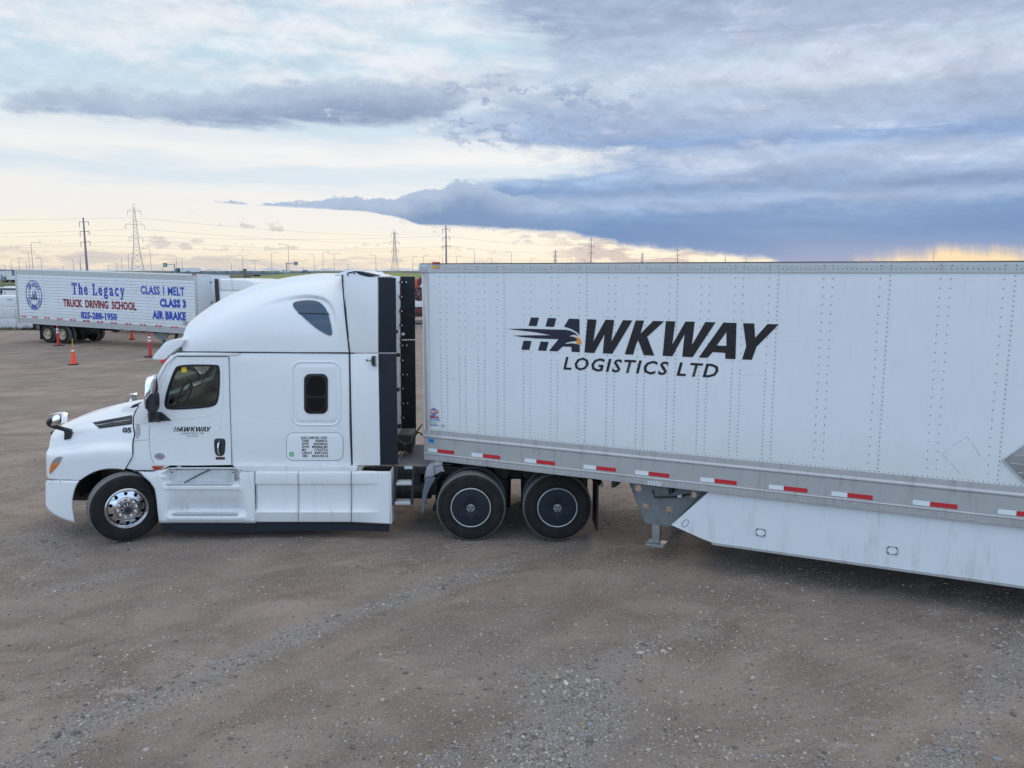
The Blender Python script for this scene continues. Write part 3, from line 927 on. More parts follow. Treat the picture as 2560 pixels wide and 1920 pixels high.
sm = thing('semi_truck', 'tiny white semi truck with box trailer crossing the overpass', 'semi truck', (hx(452, 604), 604, HWZ), (0, 0, 0), 'vehicles on the distant highway')
OFF = (0, 0, 0)
obj('trailer_box', MB().box(0, 14.5, -1.25, 1.25, 1.1, 4.1), 'far_white', sm)
obj('cab', MB().prism([(-6, .5), (-0.6, .5), (-0.6, 3.9), (-2.6, 3.9), (-3.8, 2.7), (-4.3, 1.9), (-6, 1.6)], -1.2, 1.2), 'far_dark', sm, bev=.1)
for x in (-5, -1.5, 11, 12.5):
    obj('wheel', MB().lathe([(0, -1.25), (.5, -1.25), (.5, 1.25), (0, 1.25)], 12, x, .5), 'tire', sm)


# ---- lattice towers
def lattice(px, pytop, D, label):
    X0 = hx(px, D); H = CH + (677 - pytop) / FOC * D * 1.01
    t = thing('lattice_tower', label, 'pylon', (X0, D, 0), (0, 0, 0.5), 'lattice transmission towers')
    r = max(0.09, D * 0.00022)
    hw_ = lambda z: interp(z / H, [(0, 0.088 * H), (0.42, 0.035 * H), (0.9, 0.012 * H), (1.0, 0.010 * H)])
    zs = [0, .10, .19, .27, .34, .40, .45, .50, .55, .60, .65, .70, .75, .80, .85, .90, .94]
    f = MB()
    for sx in (-1, 1):
        for sy in (-1, 1):
            f.tube([(sx * hw_(z * H), sy * hw_(z * H), z * H) for z in zs], r, 4)
    for a_, b_ in zip(zs, zs[1:]):
        for s in (-1, 1):
            wa, wb = hw_(a_ * H), hw_(b_ * H)
            f.tube([(-wa, s * wa, a_ * H), (wb, s * wb, b_ * H)], r * .6, 3); f.tube([(wa, s * wa, a_ * H), (-wb, s * wb, b_ * H)], r * .6, 3)
            f.tube([(s * wa, -wa, a_ * H), (s * wb, wb, b_ * H)], r * .6, 3); f.tube([(s * wa, wa, a_ * H), (s * wb, -wb, b_ * H)], r * .6, 3)
    for s in (-1, 1): f.tube([(0, 0, .94 * H), (s * .018 * H, 0, H), ], r * .8, 3)
    f.tube([(-.02 * H, 0, H), (.02 * H, 0, H)], r * .7, 3)
    obj('lattice_frame', f, 'lattice', t)
    for zz, wd in ((.90, .085), (.72, .115), (.54, .085)):
        g = MB(); z = zz * H; wv = wd * H
        g.tube([(-wv, 0, z), (wv, 0, z)], r * .9, 4)
        for s in (-1, 1):
            g.tube([(s * wv, 0, z), (s * hw_(z) * .8, 0, z + .055 * H)], r * .7, 3); g.tube([(s * wv * .5, 0, z), (s * wv * .62, 0, z + .022 * H)], r * .5, 3)
        ca = obj('cross_arm', g, 'lattice', t)
        for s in (-1, 1):
            obj('insulator', MB().tube([(s * wv, 0, z), (s * wv, 0, z - .06 * H)], r * 0.8, 5), 'weather_steel', ca)
    return t, H


LT = [(345, 516, 450, 'tallest lattice pylon, rising behind the blue lettered trailer'), (988, 577, 700, 'lattice pylon rising behind the gap between the cab roof and the white trailer'),
      (1388, 625, 1350, 'small distant lattice pylon above the white trailer, left of the mid steel pole'), (1605, 632, 1550, 'faint lattice pylon above the white trailer, left of the thin dark pole')]
TW = [lattice(*q) for q in LT]


def pole(px, pytop, D, label, r=0.35, arms=(0.93, 0.8, 0.66)):
    H = CH + (677 - pytop) / FOC * D * 1.01; X0 = hx(px, D)
    t = thing('power_pole', label, 'power pole', (X0, D, 0), (0, 0, 0.25), 'steel power poles')
    obj('shaft', MB().conez(0, 0, 0, H, r * 1.2, r * .62, 10), 'weather_steel', t)
    for i, a_ in enumerate(arms):
        z = H * a_; g = MB().tube([(-1.5, 0, z + .1), (0, 0, z), (1.7, 0, z + .25)], 0.1, 5)
        ca = obj('cross_arm', g, 'weather_steel', t)
        obj('insulator', MB().tube([(-1.45, 0, z), (-1.45, 0, z - 1.9)], 0.11, 5), 'weather_steel', ca)
        obj('insulator', MB().tube([(1.65, 0, z + .2), (1.65, 0, z - 1.2)], 0.11, 5), 'weather_steel', ca)
    return t, H


PL = [(218, 549, 300, 'thick purple grey steel power pole left of the tallest pylon', .42), (1116, 568, 350, 'steel power pole standing just over the front of the white trailer', .42), (1477, 596, 470, 'steel power pole with three arms above the lettering of the white trailer', .32),
      (1693, 623, 700, 'thin dark power pole above the middle of the white trailer', .35), (1812, 641, 1050, 'short distant power pole where the storm cloud meets the horizon glow', .45), (1864, 646, 1150, 'short distant pole at the edge of the dark storm cloud', .4), (2331, 621, 420, 'lone thin mast beside the yellow glow on the right', .12)]
PO = []
for q in PL:
    ar = (0.93, 0.78, 0.62) if q[0] < 1700 else ((0.8,) if q[0] < 1900 else ())
    PO.append(pole(q[0], q[1], q[2], q[3], q[4], ar))


# ---- wires
def wire(p, q, sag, label, r):
    pts = []
    for i in range(25):
        t_ = i / 24; v = Vector(p).lerp(Vector(q), t_); v.z -= sag * 4 * t_ * (1 - t_); pts.append(v)
    o = obj('power_line', MB().tube([v - pts[0] for v in pts], r, 4), 'wire', off=(0, 0, 0)); o.location = pts[0]
    tag(o, label, 'power line', 'power lines')


def pt(px, py, D):
    d = ray(px, py); return tuple(Vector((0, 0, CH)) + d * (D / d.y))


WR = [((-200, 548, 450), (329, 544, 450), 'topmost power line running left from the tallest pylon'), ((-200, 585, 450), (325, 573, 450), 'second power line running left from the tallest pylon'),
      ((-200, 620, 450), (333, 601, 450), 'lowest power line running left from the tallest pylon'),
      ((352, 545, 450), (980, 590, 700), 'topmost power line between the two nearest pylons'), ((360, 573, 450), (978, 608, 700), 'middle power line between the two nearest pylons'),
      ((356, 601, 450), (982, 628, 700), 'lowest power line between the two nearest pylons'),
      ((-200, 590, 300), (208, 587, 300), 'power line running left from the top arm of the leftmost steel pole'), ((-200, 617, 300), (210, 614, 300), 'power line running left from the middle arm of the leftmost steel pole'),
      ((-200, 645, 300), (212, 642, 300), 'power line running left from the bottom arm of the leftmost steel pole'),
      ((218, 587, 300), (1112, 590, 350), 'top power line between the two nearest steel poles'), ((220, 614, 300), (1112, 615, 350), 'middle power line between the two nearest steel poles'),
      ((222, 642, 300), (1114, 639, 350), 'bottom power line between the two nearest steel poles'),
      ((1122, 590, 350), (1475, 613, 470), 'top power line from the pole over the trailer front'), ((1122, 615, 350), (1475, 630, 470), 'middle power line from the pole over the trailer front'),
      ((1122, 640, 350), (1475, 646, 470), 'bottom power line from the pole over the trailer front'), ((1479, 616, 470), (1692, 648, 700), 'sagging power line right of the pole above the lettering')]
for a_, b_, lb in WR:
    wire(pt(*a_), pt(*b_), 1.6 if a_[2] != b_[2] or b_[0] > 1100 else 0.6, lb, 0.030 * (a_[2] + b_[2]) / 600)

# ---- street lamps
def zz(ox, oy): return lambda x, y: (ox + x / 3.16, oy + y / 3.16)
A1, A2, A3 = zz(0, 500), zz(600, 540), zz(1200, 560)
LM = [(A1, 42, 512, 'L'), (A1, 93, 480, 'R'), (A1, 155, 465, 'R'), (A1, 213, 492, 'L'), (A1, 236, 415, 'D'), (A1, 262, 342, 'R'), (A1, 332, 457, 'L'), (A1, 503, 530, 'L'), (A1, 583, 470, 'L'),
      (A1, 636, 490, 'L'), (A1, 641, 443, 'R'), (A1, 857, 525, 'R'), (A1, 925, 500, 'L'), (A1, 965, 455, 'S'), (A1, 1020, 430, 'R'), (A1, 1044, 475, 'R'), (A1, 1195, 390, 'L'), (A1, 1287, 535, 'L'),
      (A1, 1398, 445, 'L'), (A1, 1442, 460, 'D'), (A1, 1830, 500, 'L'), (A1, 1921, 440, 'L'), (A1, 2016, 480, 'D'), (A1, 2149, 420, 'R'),
      (A2, 388, 230, 'L'), (A2, 445, 430, 'R'), (A2, 500, 400, 'L'), (A2, 588, 305, 'L'), (A2, 658, 288, 'R'), (A2, 745, 300, 'D'), (A2, 855, 382, 'D'), (A2, 990, 425, 'L'), (A2, 1075, 312, 'L'),
      (A2, 1367, 322, 'R'), (A2, 1415, 403, 'D'), (A2, 1452, 315, 'R'), (A2, 1600, 328, 'L'), (A2, 1710, 320, 'R'), (A2, 1853, 268, 'L'), (A2, 1990, 335, 'L'), (A2, 2145, 290, 'L'),
      (A3, 402, 275, 'R'), (A3, 722, 275, 'L'), (A3, 825, 285, 'L'), (A3, 1442, 280, 'S'), (A3, 1778, 272, 'S'), (A3, 2140, 560 / 1, 'S')]
LM = LM[:-1] + [(lambda x, y: (2127, 648), 0, 0, 'R')]
ORD = ['first', 'second', 'third', 'fourth', 'fifth', 'sixth', 'seventh', 'eighth', 'ninth', 'tenth', 'eleventh', 'twelfth', 'thirteenth', 'fourteenth', 'fifteenth', 'sixteenth', 'seventeenth', 'eighteenth', 'nineteenth',
       'twentieth', 'twenty first', 'twenty second', 'twenty third', 'twenty fourth', 'twenty fifth', 'twenty sixth', 'twenty seventh', 'twenty eighth', 'twenty ninth', 'thirtieth', 'thirty first', 'thirty second', 'thirty third',
       'thirty fourth', 'thirty fifth', 'thirty sixth', 'thirty seventh', 'thirty eighth', 'thirty ninth', 'fortieth', 'forty first', 'forty second', 'forty third', 'forty fourth', 'forty fifth', 'forty sixth', 'forty seventh', 'forty eighth']
lamps = sorted([(*f(x, y), k) for f, x, y, k in LM])
for i, (px, py, k) in enumerate(lamps):
    up = 677 - py
    D = 9.5 * FOC / up; X0 = hx(px, D); base = 0.0; H = CH + 9.5 * 1.01; al = 2.6
    wh = 'above the blue lettered trailer' if px < 478 else ('over the far white cab' if px < 640 else ('over the embankment' if px < 1000 else 'above the long trailer'))
    ak = {'L': 'arm leftward', 'R': 'arm rightward', 'D': 'two arms', 'S': 'no arm'}[k]
    sz = 'tall' if up > 55 else ('mid height' if up > 30 else 'short distant')
    t = thing('street_lamp', f'{sz} lamp, {ak}, {wh}, {ORD[i]} from left', 'street lamp', (X0, D, base), (0, 0, 0), 'street lamps along the highway')
    r = max(0.09, D * 0.00027)
    obj('pole', MB().conez(0, 0, 0, H - .4, r * 1.25, r * .8, 7), 'lamppole', t)
    for s in ({'L': (-1,), 'R': (1,), 'D': (-1, 1), 'S': ()}[k]):
        obj('arm', MB().tube([(0, 0, H - .45), (s * .4, 0, H - .15), (s * 1.2, 0, H), (s * al, 0, H + .05)], r * .62, 5), 'lamppole', t)
        obj('lamp_head', MB().box(min(s * al, s * (al + .9)), max(s * al, s * (al + .9)), -.2, .2, H - .03, H + .15), 'lamppole', t, bev=.04)
# ---- road signs
t = thing('highway_sign', 'green overhead highway sign on a post near the white semi', 'road sign', (hx(437, 330), 330, 0))
D = 330; q = D / FOC
obj('post', MB().conez(0, 0, 0, 6.9, .3, .25, 8), 'lamppole', t); obj('arm', MB().tube([(0, 0, 6.5), (-21 * q, 0, 6.6)], .12, 5), 'lamppole', t)
sg = obj('sign_panel', MB().box(-28 * q, -18 * q, -.12, -.02, 5.6, 7.2), 'signgreen', t)
obj('sign_marking', MB().box(-26.5 * q, -22 * q, -.15, -.125, 6.1, 6.4).box(-25.5 * q, -21 * q, -.15, -.125, 6.6, 6.85), 'far_white', sg)
t = thing('highway_sign', 'back of a grey highway sign on a post over the embankment', 'road sign', (hx(717, 380), 380, 2.4))
q = 380 / FOC
obj('post', MB().conez(0, 0, 0, 5.6, .32, .28, 8), 'lamppole', t); obj('arm', MB().tube([(0, 0, 5.1), (16 * q, 0, 5.1)], .25, 5), 'lattice', t)
obj('sign_panel', MB().box(18 * q, 28 * q, -.1, 0, 4.3, 5.9), mat('grey_sign_back', (0.25, 0.25, 0.26), .5), t)
for px, pt_, n in ((612, 672, 'taller wooden post at the near end of the overpass'), (622, 686, 'shorter wooden post right of the tall one by the embankment')):
    o = obj('wooden_post', MB().box(-.45, .45, -.4, .4, -.05, 4 - (pt_ - 677) / FOC * 250), mat('grey_wood', (0.17, 0.15, 0.14), .9), off=(0, 0, 0)); o.location = (hx(px, 250), 250, 0); tag(o, n, 'post')

# ---- far left: buildings, parked rigs and the low white wall
o = thing('warehouse', 'distant blue grey warehouse at the left edge of the photo', 'building', (hx(8, 480), 480, 0)); q = 480 / FOC
obj('wall', MB().box(-40, 34 * q, 0, 30, -.1, 4 + 2 * q - .3), 'far_blue', o)
obj('roof', MB().box(-40.5, 34 * q + .4, -.4, 30.4, 4 + 2 * q - .3, 4 + 3 * q), 'far_blue', o)
for i in range(5):
    obj('window', MB().box(-12 + i * 3.5, -10 + i * 3.5, -.06, .02, 1.0, 2.4), 'far_dark', o)
o = thing('storage_shed', 'small pale shed in front of the blue grey warehouse', 'building', (hx(4, 400), 400, 0)); q = 400 / FOC
obj('wall', MB().box(-6 * q, 6 * q, 0, 6, -.1, 4 + 1 * q), 'far_white', o); obj('roof', MB().box(-6.4 * q, 6.4 * q, -.3, 6.3, 4 + q, 4 + 1.7 * q), 'far_dark', o); obj('door', MB().box(-3 * q, 1 * q, -.05, 0, 0, 2.2), 'far_blue', o)
o = thing('box_truck', 'distant grey cab truck with pale box, left of the lettered trailer', 'truck', (hx(8, 283), 283, 0)); q = 283 / FOC
obj('box', MB().box(12 * q, 40 * q, -1.2, 1.2, .9, 2.3), 'far_white', o); obj('cab', MB().prism([(0, .4), (11 * q, .4), (11 * q, 2.1), (4 * q, 2.1), (1 * q, 1.3)], -1.1, 1.1), 'galv', o, bev=.08)
for x in (3, 20, 34): obj('wheel', MB().lathe([(0, -1.2), (.42, -1.2), (.42, 1.2), (0, 1.2)], 12, x * q, .42), 'tire', o)

WY = 55.0
wx0, wx1 = -48.0, hx(104, 54.4)
wl = thing('white_wall', 'low dirty white block wall behind the rear of the lettered trailer', 'wall', (wx1, WY, 0))
OFF = (wx1, WY, 0)
for k in range(8):
    a_ = wx1 - (k + 1) * 2.4
    for j in range(2):
        obj('block', MB().box(a_ + .012, a_ + 2.388, WY, WY + .6, j * .75 - (.05 if j == 0 else -.005), j * .75 + .745), 'soot', wl, bev=.02)
obj('wall_letters', text_mesh('H', hx(10, 54.4), hx(16, 54.4), 1.15, 1.4, WY - .01), 'softseam', wl)
OFF = (0, 0, 0)
# a white boat on its stand behind the wall
by = 61.0; PLB = Plane(Matrix.Translation((0, by, 0)))
bz = lambda x, y: PLB(x / 7.21, 650 + y / 7.21)
bt = thing('travel_trailer', 'white rounded travel trailer behind the low wall at the left edge', 'camper', (hx(20, by), by, 0))
OFF = (hx(20, by), by, 0)
pts = [bz(-420, 650), bz(260, 640), bz(275, 700), bz(275, 860), bz(240, 905), bz(-420, 905)]
obj('body', MB().prism(pts, by, by + 2.4), 'far_white', bt, bev=.12)
obj('stripe', MB().prism([bz(-420, 845), bz(272, 838), bz(272, 862), bz(-420, 862)], by - .012, by + .01), 'galv', bt)
obj('window', MB().prism([bz(130, 695), bz(225, 695), bz(225, 730), bz(130, 730)], by - .012, by + .01), 'alu', bt)
obj('wall_letters', text_mesh('RENTAL CREATIVE', *(bz(0, 800)[0], bz(240, 800)[0]), bz(0, 797)[1], bz(0, 775)[1], by - .02), 'bluepaint', bt)
for x in (-1.6, -0.6): obj('wheel', MB().lathe([(0, by), (.34, by), (.34, by + .25), (0, by + .25)], 16, bz(0, 0)[0] + x, .34), 'tire', bt)
OFF = (0, 0, 0)
by = 74.0; PLB = Plane(Matrix.Translation((0, by, 0)))
bt = thing('motorhome', 'white motorhome with dark roof edge behind the travel trailer', 'motorhome', (hx(20, by), by, 0))
OFF = (hx(20, by), by, 0)
z_ = lambda x, y: PLB(x / 7.21, 650 + y / 7.21)
obj('body', MB().prism([z_(-500, 500), z_(330, 500), z_(345, 640), z_(345, 800), z_(-500, 800)], by, by + 2.5), 'far_white', bt, bev=.08)
obj('roof_edge', MB().prism([z_(-510, 500), z_(340, 510), z_(342, 540), z_(-510, 532)], by - .05, by + 2.5), 'far_dark', bt)
obj('window', MB().prism([z_(5, 545), z_(42, 545), z_(42, 605), z_(5, 605)], by - .02, by + .02), 'darkglass', bt)
obj('window', MB().prism([z_(80, 580), z_(98, 580), z_(98, 603), z_(80, 603)], by - .02, by + .02), 'darkglass', bt)
obj('roof_unit', MB().prism([z_(20, 475), z_(160, 478), z_(165, 512), z_(15, 510)], by + .4, by + 1.2), 'far_white', bt, bev=.05)
obj('stripe', MB().prism([z_(-500, 640), z_(0, 612), z_(110, 642), z_(-500, 660)], by - .03, by + .01), 'far_dark', bt)
for x in (-3, 2.2): obj('wheel', MB().lathe([(0, by), (.4, by), (.4, by + .3), (0, by + .3)], 16, x + OFF[0], .4), 'tire', bt)
OFF = (0, 0, 0)

# weeds at the foot of the wall
gm, gbp = newmat('dry_weeds'); X.put(gbp.inputs['Base Color'], mix(noise(obco(), 3, 4, .6), (0.07, 0.085, 0.03), (0.17, 0.14, 0.08))); gbp.inputs['Roughness'].default_value = .9
g = MB()
for k in range(2600):
    x = random.uniform(-46, hx(300, 54)); y = random.uniform(54.0, 54.9) - (0.5 if random.random() < .15 else 0); h = random.uniform(.06, .32) * (1.2 if random.random() < .1 else .8)
    a_ = random.uniform(-.12, .12); b_ = random.random() * PI; ww = random.uniform(.015, .04)
    g.add([(x - ww * math.cos(b_), y - ww * math.sin(b_), 0), (x + ww * math.cos(b_), y + ww * math.sin(b_), 0), (x + a_, y + a_ * .5, h)], [(0, 1, 2)])
wd = obj('weeds', g, gm, kind='stuff'); tag(wd, 'strip of weeds and dry grass at the foot of the low white wall', 'weeds')
PLB = Plane(Matrix.Translation((0, WY - .3, 0)))
tw = MB(); z_ = lambda x, y, o_=0: (PLB(x / 7.21, 650 + y / 7.21)[0], WY - .3 + o_, PLB(x / 7.21, 650 + y / 7.21)[1])
tw.tube([z_(120, 1235), z_(150, 1280), z_(225, 1350)], .035, 5); tw.tube([z_(135, 1300), z_(165, 1290), z_(180, 1310)], .025, 5); tw.tube([z_(455, 1165), z_(478, 1215)], .03, 5)
tag(obj('dead_branch', tw, 'rust'), 'bare dead branches leaning on the low white wall', 'branch')

# ================================================================== THE WHITE TRACTOR
YC = 12.69                       # centre line of the tractor
OFF = (-4.0, YC, 0.0)
TP = Plane(Matrix.Identity(4))
def mir(y): return 2 * YC - y
def zq(ox, oy, k): return lambda x, y, Y: TP(ox + x / k, oy + y / k, Y)
q2 = zq(80, 880, 3.3183); q3 = zq(380, 660, 3.16); q4 = zq(500, 1080, 3.5677); q5 = zq(900, 640, 3.072); q6 = zq(960, 1040, 3.687); qb = zq(100, 980, 4.366); qe = zq(960, 1060, 6.913)
def P2(pts, q, Y): return [q(x, y, Y) for x, y in pts]

truck = thing('semi_truck', 'white sleeper cab semi truck with black fairing edges coupled to the long white trailer', 'truck', OFF)

# ---- wheels (built round their own axle, face towards -Y)
RT = 0.512
def tire_prof(w):
    return [(.30, 0.03), (.305, .012), (.36, 0.0), (.43, .004), (.475, .018), (.500, .034), (.511, .055), (.512, .075), (.512, w - .075), (.511, w - .055), (.500, w - .034), (.43, w - .004), (.36, w), (.305, w - .012), (.30, w - .03)]


def tire_mb(w, treads=84, lugs=True):
    mb = MB().lathe(tire_prof(w), 72)
    n = treads
    for row in ((.050, .085) if lugs else (), (w - .085, w - .050) if lugs else ()):
        if not row: continue
        for i in range(n):
            t0 = i * 2 * PI / n; t1 = t0 + 2 * PI / n * .55
            a_, b_ = row
            vs = [(r * math.cos(t), y, r * math.sin(t)) for r in (.505, .5175) for t in (t0, t1) for y in (a_, b_)]
            mb.add(vs, [(4, 5, 7, 6), (0, 4, 6, 2), (1, 3, 7, 5), (0, 1, 5, 4), (2, 6, 7, 3)])
    for y in np.linspace(.095, w - .115, 4):
        mb.lathe([(.508, y), (.517, y + .002), (.517, y + .032), (.508, y + .034)], 72)
    return mb


def wheel_alloy(par, name='wheel'):
    """steer wheel: tyre, polished rim with hand holes, nuts, hub"""
    w = bpy.data.objects.new(name, None); COL.objects.link(w); w.parent = par
    return w


def make_wheel(parent, loc, kind, rotz=0.0):
    """root part is the tyre mesh; rim, cover, nuts are its sub-parts"""
    ty = obj('wheel', tire_mb(.28, 90, kind != 'steer'), 'tire', parent, off=(0, 0, 0), smooth=40)
    ty.location = Vector(loc) - Vector(OFF); ty.rotation_euler = (0, 0, rotz)
    Z0 = (0, 0, 0)
    if kind == 'steer':
        prof = [(.300, .045), (.302, .004), (.292, -.004), (.283, .004), (.276, .030), (.268, .036), (.262, .030)]
        obj('rim', MB().lathe(prof, 64), 'alloy', ty, off=Z0, smooth=50)
        # disc with ten oval hand holes
        n = 10; outer = [(.265 * math.cos(t), .265 * math.sin(t)) for t in np.linspace(0, 2 * PI, 80, endpoint=False)]
        holes = []
        for i in range(n):
            c_ = 2 * PI * (i + .5) / n
            holes.append([((.222 * math.cos(c_) + .026 * math.cos(t) ), (.222 * math.sin(c_) + .026 * math.sin(t))) for t in np.linspace(2 * PI, 0, 14, endpoint=False)])
        inner = [(.165 * math.cos(t), .165 * math.sin(t)) for t in np.linspace(2 * PI, 0, 48, endpoint=False)]
        dm = MB().poly(outer, .030, holes + [inner])
        dm.v = [(x, .016 + (math.hypot(x, z) - .165) * .42, z) for x, y, z in dm.v]
        for h in holes:
            k = len(h); dm.add([(x, .030, z) for x, z in h] + [(x, .055, z) for x, z in h], [(i, (i + 1) % k, (i + 1) % k + k, i + k) for i in range(k)])
        dm.lathe([(.165, .030), (.158, .012), (.150, .006), (.085, .006), (.085, .02)], 48)
        obj('wheel_disc', dm, 'alloy', ty, off=Z0, smooth=30)
        obj('rim_well', MB().lathe([(.268, .06), (.25, .16), (0, .16)], 40), 'chassis', ty, off=Z0)
        for i in range(10):
            c_ = 2 * PI * i / 10 + .1
            obj('wheel_nut', MB().lathe([(.017, .006), (.016, -.022), (.010, -.042), (0, -.046)], 6, .126 * math.cos(c_), .126 * math.sin(c_)), 'chrome', ty, off=Z0, smooth=40)
        hb = MB().lathe([(.085, .01), (.082, -.03), (.05, -.035), (.046, -.06), (.03, -.066), (0, -.066)], 24)
        obj('hub', hb, 'chassis', ty, off=Z0, smooth=30)
        fin = MB()
        for i in range(10):
            c_ = 2 * PI * i / 10 + .3
            u, v_ = math.cos(c_), math.sin(c_); wv = .008
            fin.add([(u * .045 - v_ * wv, -.036, v_ * .045 + u * wv), (u * .045 + v_ * wv, -.036, v_ * .045 - u * wv), (u * .088 + v_ * wv, -.02, v_ * .088 - u * wv), (u * .088 - v_ * wv, -.02, v_ * .088 + u * wv),
                     (u * .045 - v_ * wv, -.055, v_ * .045 + u * wv), (u * .045 + v_ * wv, -.055, v_ * .045 - u * wv), (u * .085 + v_ * wv, -.035, v_ * .085 - u * wv), (u * .085 - v_ * wv, -.035, v_ * .085 + u * wv)],
                    [(4, 5, 6, 7), (0, 4, 7, 3), (1, 2, 6, 5), (2, 3, 7, 6), (0, 1, 5, 4)])
        obj('hub_fins', fin, 'steel', ty, off=Z0)
        for r0 in (.46, .40):
            obj('sidewall_ring', MB().lathe([(r0, .004), (r0 - .004, -.002), (r0 - .012, -.002), (r0 - .016, .004)], 64), 'tire', ty, off=Z0, smooth=40)
    else:
        for r0 in (.455, .34):
            obj('sidewall_ring', MB().lathe([(r0, .004), (r0 - .004, -.003), (r0 - .010, -.003), (r0 - .014, .004)], 64), 'tire', ty, off=Z0, smooth=40)
        if kind == 'cover':
            obj('trim_ring', MB().lathe([(.300, .02), (.300, -.004), (.294, -.010), (.286, -.008), (.282, .01)], 64), 'alu2', ty, off=Z0, smooth=40)
            cv = obj('wheel_cover', MB().lathe([(.283, .006), (.276, -.004), (.20, -.016), (.09, -.022), (.075, -.012), (.062, -.008)], 64), 'rubber', ty, off=Z0, smooth=40)
            for i in range(5):
                c_ = 2 * PI * i / 5 + .25
                for dd, r1 in ((-.13, .20), (.16, .21)):
                    p0 = (math.cos(c_ + dd * 1.6) * .105, -.021, math.sin(c_ + dd * 1.6) * .105); p1 = (math.cos(c_ + dd) * r1, -.017, math.sin(c_ + dd) * r1)
                    obj('cover_rib', MB().tube([p0, ((p0[0] + p1[0]) / 2, -.026, (p0[2] + p1[2]) / 2), p1], [.008, .013, .006], 6), 'rubber', cv, off=Z0, smooth=40)
            obj('cover_hub', MB().lathe([(.062, -.006), (.058, -.020), (.040, -.022), (.036, -.008), (.016, -.008), (.014, -.02), (0, -.02)], 24), 'steel', cv, off=Z0, smooth=30)
            for i in range(3):
                c_ = 2 * PI * i / 3 + .5
                obj('hub_spoke', MB().tube([(math.cos(c_) * .012, -.02, math.sin(c_) * .012), (math.cos(c_) * .05, -.022, math.sin(c_) * .05)], .008, 6), 'ink', cv, off=Z0)
            obj('wheel_back', MB().lathe([(.30, .04), (.0, .05)], 32), 'chassis', ty, off=Z0)
        elif kind == 'dish':
            obj('rim', MB().lathe([(.302, .02), (.300, -.002), (.288, .004), (.272, .03), (.262, .10), (.235, .14), (.15, .15), (.12, .10)], 40), M['goldrim'], ty, off=Z0, smooth=40)
            obj('hub', MB().lathe([(.12, .11), (.11, .03), (.06, .0), (0, .0)], 24), 'chassis', ty, off=Z0, smooth=40)
    return ty


def tire_only(parent, loc, rotz=0.0, name='wheel'):
    o = obj(name, TIRE_ME, 'tire', parent); o.location = Vector(loc) - Vector(OFF); o.rotation_euler = (0, 0, rotz); return o


TIRE_ME = tire_mb(.27, 60, False).mesh('wheel'); weld(TIRE_ME); shade(TIRE_ME, 40)
TIRE_ME.materials.append(M['tire'])
# steer wheels, turned to the left
STEER = math.radians(35)
sx, sz = TP(316, 1272, 11.55)
fw = make_wheel(truck, (sx, 11.60, RT), 'steer', STEER)
sx, _ = TP(318, 1272, 11.36)
fw.location = Vector((sx, 11.36, RT)) - Vector(OFF)
cw = copy_tree(fw, truck); cw.location = Vector((sx, mir(11.62), RT)) - Vector(OFF); cw.rotation_euler = (0, 0, STEER + PI)
obj('front_axle', MB().tube([(sx, 11.75, .48), (sx, mir(11.75), .48)], .07, 8), 'chassis', truck)
# drive wheels
dws = []
for px in (1177, 1393.5):
    x = TP(px, 1269, 11.40)[0]
    w_ = make_wheel(truck, (x, 11.40, RT), 'cover')
    dws.append(x)
    tire_only(truck, (x, 11.78, RT)); tire_only(truck, (x, mir(11.78) - .27, RT))
    c_ = copy_tree(w_, truck); c_.location = Vector((x, mir(11.40), RT)) - Vector(OFF); c_.rotation_euler = (0, 0, PI)
    obj('rear_axle', MB().tube([(x, 11.7, RT), (x, mir(11.7), RT)], .10, 10), 'chassis', truck)
    obj('axle_housing', MB().lathe([(0, YC - .22), (.20, YC - .15), (.26, YC), (.20, YC + .15), (0, YC + .22)], 16, x, RT), 'chassis', truck, smooth=50)

# ---- frame rails, deck plate, suspension
zr = q6(100, 455, 12.3)[1]
x_r0, x_r1 = dws[0] - 5.0, dws[1] + .95
for y in (YC - .43, YC + .37):
    obj('frame_rail', MB().box(x_r0, x_r1, y, y + .06, .72, 1.0), 'chassis', truck)
for x in np.linspace(x_r0 + .3, x_r1, 6):
    obj('cross_member', MB().box(x - .05, x + .05, YC - .37, YC + .37, .76, .96), 'chassis', truck)
xd0, xd1 = dws[0] - 1.75, dws[0] - .62
dz_ = 1.01
# checker deck plates behind the cab
for a_, b_ in ((xd0, xd0 + .52), (xd0 + .54, xd1 - .02)):
    d_ = MB().box(a_, b_, 11.95, mir(11.95), dz_, dz_ + .012)
    obj('deck_plate', d_, mat('deck_tread_plate', (0.42, 0.34, 0.29), .5, .2, .15, 40, 0, .5, 90), truck)
rb = MB()
for i in range(34):
    y = 11.98 + i * .0425
    rb.box(xd0 + .03, xd0 + .49, y, y + .012, dz_ + .012, dz_ + .018); rb.box(xd0 + .57, xd1 - .05, y, y + .012, dz_ + .012, dz_ + .018)
obj('deck_tread', rb, 'softseam', truck, kind='stuff')
obj('deck_edge', MB().box(xd0 - .5, dws[0] - .1, 11.86, 11.92, dz_ - .10, dz_ + .004), 'chassis', truck)
# fuel/battery boxes and dark mass between rails and skirt
obj('battery_box', MB().box(dws[0] - 1.62, dws[0] - .80, 11.93, 12.25, .52, .90), 'chassis', truck, bev=.02)
obj('air_tank', MB().tube([(dws[0] - 1.5, 12.05, .62), (dws[0] - .65, 12.05, .62)], .15, 14), 'chassis', truck)
obj('fuel_tank', MB().tube([(dws[0] - 4.0, 12.0, .62), (dws[0] - 1.9, 12.0, .62)], .30, 20), 'alu2', truck)
obj('fuel_tank', MB().tube([(dws[0] - 4.0, mir(12.0), .62), (dws[0] - 1.9, mir(12.0), .62)], .30, 20), 'alu2', truck)
